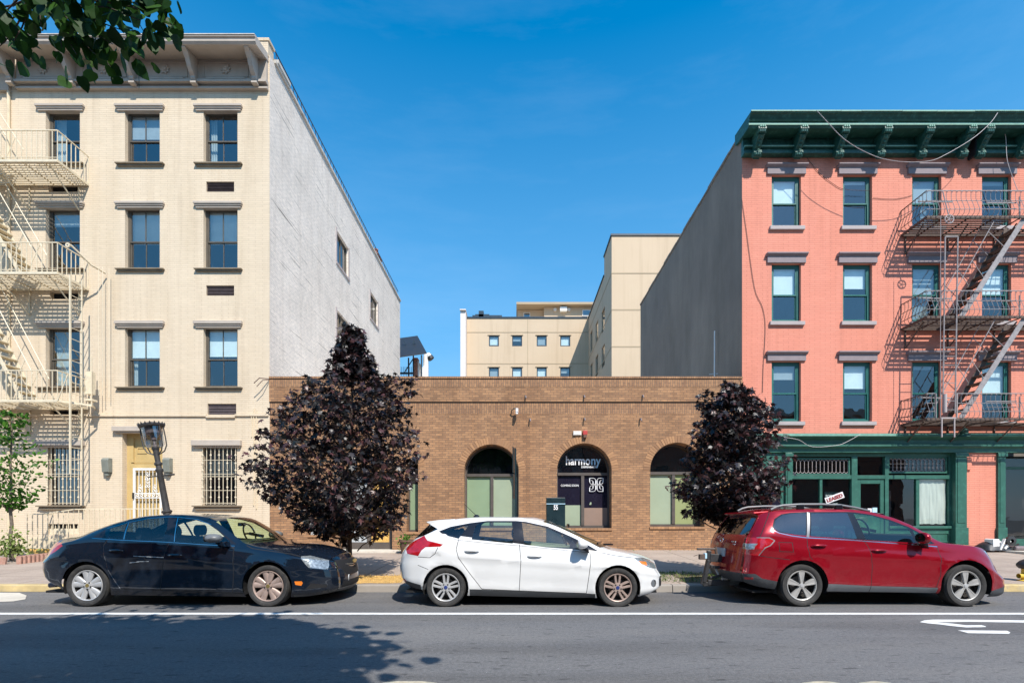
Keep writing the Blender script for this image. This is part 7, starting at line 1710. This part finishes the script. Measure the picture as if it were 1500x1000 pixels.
br_('tray_arm', 'iron_black', [((1039, 816), (1072, 818.5), .10, .14), ((1040, 829), (1078, 833), .05, .05), ((1036, 852), (1080, 853), .09, .09), ((1040, 846), (1076, 838), .04, .04)])
mb = MB(); c_ = bq(1069, 818.5)
for k in range(14): a, b = 2 * math.pi * k / 14, 2 * math.pi * (k + 1) / 14; mb.tube([(c_.x + .055 * math.cos(a), c_.y - .08, c_.z + .065 * math.sin(a)), (c_.x + .055 * math.cos(b), c_.y - .08, c_.z + .065 * math.sin(b))], .012, 5)
mb.build('ring_mark', 'lettering_white', t); text('E', .09, 'lettering_white', 'rack_lettering', t, bq(1059, 820).x, yb - .08, bq(1059, 821).z, width=.045, bold=.006)
br_('hitch_lock', 'rim_silver', [((1056, 842), (1066, 841), .08, .06), ((1057, 848), (1065, 847), .06, .06), ((1048, 832), (1052, 841), .03, .03)])
br_('hitch_tube', 'iron_black', [((1030, 855), (1085, 852), .07, .07)])
# ------------------------------------------------------------ trees
def cg(r_): return max(-1.5, min(1.5, r_.gauss(0, 1)))
def limb(mb, a, b, r0, r1, seed, n=6, wob=.05):
    r_ = random.Random(seed); a, b = Vector(a), Vector(b); pts = []; rs = []
    for i in range(n + 1):
        t = i / n; p = a.lerp(b, t) + Vector((r_.uniform(-wob, wob), r_.uniform(-wob, wob), r_.uniform(-wob, wob))) * (0 if i in (0, n) else 1); p.z += .0
        pts.append(p); rs.append(r0 + (r1 - r0) * t)
    mb.tube(pts, rs, 7); return pts
def maple(px, yt, name_label, prof, n_br, seed, leaf=.12, lpb=42, tr=.055, lead=None, base=None, mat='maple_leaf', gaps=.0, shape=MAPLE, cat='tree', barkm='bark', depth=1.0, zb=None, sp=.10, up=.5, spurs=()):
    """prof: list of (py, px_left, px_right) outline in the photo, turned into a crown of that real size round the trunk"""
    x0 = fx(px, yt); z0 = zwalk(yt)
    tr_ = thing('street_tree', name_label, cat, (x0, yt, z0), 'dark purple maples' if 'purple' in name_label else None)
    pz = sorted((fz(a, yt), fx(b, yt), fx(c, yt)) for a, b, c in prof)
    def env(z):
        if z <= pz[0][0]: return pz[0][1], pz[0][2]
        for i in range(len(pz) - 1):
            if pz[i][0] <= z <= pz[i + 1][0]:
                t = (z - pz[i][0]) / (pz[i + 1][0] - pz[i][0]); return tuple(pz[i][k] + (pz[i + 1][k] - pz[i][k]) * t for k in (1, 2))
        return pz[-1][1], pz[-1][2]
    zt, zb_ = pz[-1][0], pz[0][0]; mb = MB(); r_ = random.Random(seed)
    top = Vector((x0 if lead is None else fx(lead, yt), yt, zt - .05)); lo = Vector((x0, yt, z0 - .05))
    pts = limb(mb, lo, top, tr, .01, seed, 12, .02)
    leaves = []
    for i in range(n_br):
        u = (i + r_.random()) / n_br; z = zb_ + (zt - zb_) * (u ** 1.12); a = i * 2.399963 + r_.uniform(-.4, .4)
        el, er = env(z); ca = math.cos(a); wk_ = max(.4, min(1, (er - el) / (pz[len(pz) // 3][2] - pz[len(pz) // 3][1])))
        Rx = (er - x0) if ca > 0 else (x0 - el); Ry = (er - el) / 2 * depth
        rr = r_.uniform(.78, 1.04) if r_.random() < .66 else r_.uniform(.3, .85)
        rr *= 1 + .34 * mnoise.noise(Vector((math.cos(a) * 1.6, math.sin(a) * 1.6, z * 1.5 + seed)))
        tip = Vector((x0 + ca * abs(Rx) * rr, yt + math.sin(a) * Ry * rr, z))
        zs = max(zb_ - .25, z - .55 * (abs(Rx) * rr) - .1, z0 + .8); t = (zs - lo.z) / (top.z - lo.z); root = lo.lerp(top, min(.98, max(0, t)))
        if i % 2 == 0: limb(mb, root, tip, max(.007, .022 * (1 - u)), .003, seed + i, 4, .05)
        m_ = int(lpb * r_.uniform(.5, 1.4)); back = (root - tip)
        for k in range(m_):
            s_ = abs(r_.gauss(0, .3)); p = tip + back * min(.9, s_) + Vector((cg(r_) * sp * 1.7 * wk_, cg(r_) * sp * 1.7 * wk_, cg(r_) * sp * .6 * wk_))
            leaves.append(p)
    for (a_, b_, k_) in spurs:
        tip = Vector((fx(a_, yt), yt + r_.uniform(-.3, .3), fz(b_, yt))); root = Vector((x0, yt, tip.z - .5)); root = tip.lerp(root, .75)
        limb(mb, root, tip, .014, .004, int(a_), 4, .03)
        for k in range(k_): t = abs(r_.gauss(0, .22)); q = tip.lerp(root, min(.9, t)); leaves.append(q + Vector((cg(r_) * .07, cg(r_) * .08, cg(r_) * .045)))
    mb.build('trunk', barkm, tr_, smooth=True, recalc=False)
    leaf_mesh('crown', leaves, leaf, mat, tr_, shape, seed=seed, up=up)
    return tr_
maple(512, 10.25, 'tall dark purple maple with a pointed leader, between the black and white cars',
      [(478, 512, 522), (500, 500, 536), (530, 492, 555), (548, 488, 572), (562, 455, 590), (575, 442, 608), (595, 420, 612), (622, 398, 606), (645, 380, 600), (670, 366, 606), (700, 385, 606), (725, 390, 600), (745, 405, 596), (762, 430, 590), (772, 450, 575)], 270, 11, leaf=.125, lpb=46, lead=518, up=1.5, spurs=((368, 682, 34), (380, 655, 30), (372, 628, 30), (392, 700, 36), (404, 730, 40), (402, 604, 34), (430, 578, 34), (452, 566, 30), (602, 556, 50), (612, 578, 50), (598, 598, 40), (606, 640, 40), (608, 672, 36), (600, 702, 36), (592, 735, 36), (548, 545, 34), (560, 560, 34), (530, 505, 26), (500, 520, 26), (440, 762, 34), (500, 786, 30), (560, 780, 34), (585, 765, 34), (470, 780, 34)))
maple(1066, 10.3, 'rounder dark purple maple standing behind the tail of the red car',
      [(562, 1074, 1086), (580, 1050, 1098), (600, 1030, 1120), (625, 1022, 1136), (650, 1016, 1145), (680, 1014, 1148), (705, 1000, 1146), (725, 1005, 1138), (740, 1020, 1130), (752, 1040, 1105)], 175, 23, leaf=.125, lpb=46, lead=1080, up=1.5, spurs=((1029, 574, 34), (1031, 588, 40), (1034, 604, 40), (1092, 574, 30), (1110, 588, 36), (1126, 600, 40), (1134, 618, 30), (990, 716, 44), (1000, 706, 44), (1010, 722, 40), (1004, 748, 26), (1020, 742, 30), (1146, 645, 30), (1148, 672, 30), (1144, 700, 30), (1140, 725, 26), (1018, 636, 34), (1012, 660, 34)))
maple(16, 13.3, 'young green street tree with a thin trunk at the left edge',
      [(600, -20, 18), (620, -30, 28), (650, -40, 38), (680, -40, 52), (705, -40, 44), (725, -20, 34), (740, 0, 28)], 46, 5, leaf=.10, lpb=30, tr=.05, mat='green_leaf', shape=OVAL, barkm='bark_grey')
ys = 13.0; t = thing('shrub', 'small yellow-green shrub in the brick-edged pit at the foot of the young tree', 'shrub', (fx(20, ys), ys, zwalk(ys)))
r_ = random.Random(44); P = []
for i in range(420):
    P.append((fx(20, ys) + r_.gauss(0, .17) - .05, ys + r_.gauss(0, .15), zwalk(ys) + .2 + abs(r_.gauss(0, .3))))
leaf_mesh('foliage', P, .085, 'shrub_leaf', t, OVAL, seed=6)
mb = MB()
for i in range(9): a = i * .7; mb.tube([(fx(20, ys), ys, zwalk(ys)), (fx(20, ys) + .15 * math.cos(a), ys + .12 * math.sin(a), zwalk(ys) + .6)], .008, 4)
mb.build('stem', 'bark_grey', t)
# big tree on the near kerb: its branch hangs into the picture, its crown shades the road
xt, yt = -3.4, -3.5
big = thing('shade_tree', 'dark green branch with heart-shaped leaves hanging in at the top left corner', 'tree', (xt, yt, .13))
mb = MB(); limb(mb, (xt, yt, .1), (xt + .3, yt, 6.5), .2, .1, 3, 8, .05)
r_ = random.Random(77); P = []
def blob(c, rx, ry, rz, n, nb):
    for i in range(nb):
        while True:
            d = Vector((r_.uniform(-1, 1), r_.uniform(-1, 1), r_.uniform(-1, 1)))
            if .25 < d.length < 1: break
        q_ = Vector((c[0] + d.x * rx, c[1] + d.y * ry, c[2] + d.z * rz))
        if i % 3 == 0: limb(mb, (xt + .3, yt, 5.2), q_, .03, .006, i, 4, .1)
        for k in range(n): P.append((*(q_ + Vector((r_.gauss(0, .24), r_.gauss(0, .24), r_.gauss(0, .15)))), 1.9))
blob((-2.1, -.5, 6.5), 3.4, 2.05, 1.5, 46, 330)
# the branch that shows: leaves between 3 and 5 metres away, up and to the left
sprig = []
br_pts = [(-60, 30, 4.6), (-20, 20, 4.4), (30, 15, 4.2), (60, 40, 4.2), (20, 60, 4.1), (100, 15, 4.1), (120, 50, 4.0), (140, 80, 3.95), (90, 70, 4.0), (160, 20, 3.95), (180, 45, 3.9), (165, 65, 3.9), (205, 30, 3.8), (200, 12, 3.85), (215, 15, 3.8), (0, 68, 4.2), (-10, 50, 4.4), (60, -20, 4.4), (130, -25, 4.2), (190, -30, 4.1), (112, 80, 3.95), (75, 5, 4.1), (150, 0, 4)]
mb2 = MB()
for i, (a, b, y) in enumerate(br_pts):
    b -= 32; c_ = Vector((fx(a, y), y, fz(b, y)))
    for k in range(24): P.append(c_ + Vector((cg(r_) * .08, cg(r_) * .2, cg(r_) * .055)))
limb(mb, (xt + .3, yt, 5.6), (fx(60, 4.2), 4.2, fz(-10, 4.2)), .07, .02, 91, 8, .1)
for i, (a, b, y) in enumerate(br_pts): limb(mb, (fx(60, 4.2), 4.2, fz(-10, 4.2)), (fx(a, y), y, fz(b, y)), .01, .003, 300 + i, 3, .03)
for a, b in ((262, 5), (248, 0), (225, 50), (100, 118), (98, 105), (118, 112), (5, 95), (12, 88)): P.append(Vector((fx(a, 3.8), 3.8, fz(b, 3.8))))
mb.build('trunk', 'bark', big, smooth=True, recalc=False); leaf_mesh('crown', P, .105, 'dark_leaf', big, ROUND, seed=31, droop=1.3, up=.4)

# ------------------------------------------------------------ the other side of the street, seen only in the glass and paint
for (x0, x1, h, mt, lab) in ((-34, -13, 10.5, 'red_brick', 'red brick row house across the street, left'), (-12.9, 6, 9.2, 'grey_brick_block', 'brown row house across the street, middle'), (6.1, 34, 10.8, 'red_brick', 'red brick row house across the street, right')):
    t = thing('house_opposite', lab, 'house', ((x0 + x1) / 2, -11, .1), 'houses across the street'); mb = MB(); hh = []
    n = int((x1 - x0) / 2.6)
    for i in range(n):
        for j in range(3): xx = x0 + (x1 - x0) * (i + .5) / n; hh.append((xx - .5, xx + .5, 1.2 + j * 3.2, 2.9 + j * 3.2))
    wall_face(mb, lambda u, w_, d: (u, -11 - d, w_), hh, x0, x1, 0, h, .2, 1); mb.box(x0, x1, -18, -11.3, 0, h - .1); mb.build('wall', mt, t, recalc=False)
    mb = MB()
    for (a, b, c, d) in hh: mb.quad((a, -11.15, c), (b, -11.15, c), (b, -11.15, d), (a, -11.15, d))
    mb.build('window_row', 'film_navy', t)
    mb = MB(); mb.box(x0, x1, -11.0, -10.5, h - .5, h); mb.build('cornice', 'tan_trim', t)
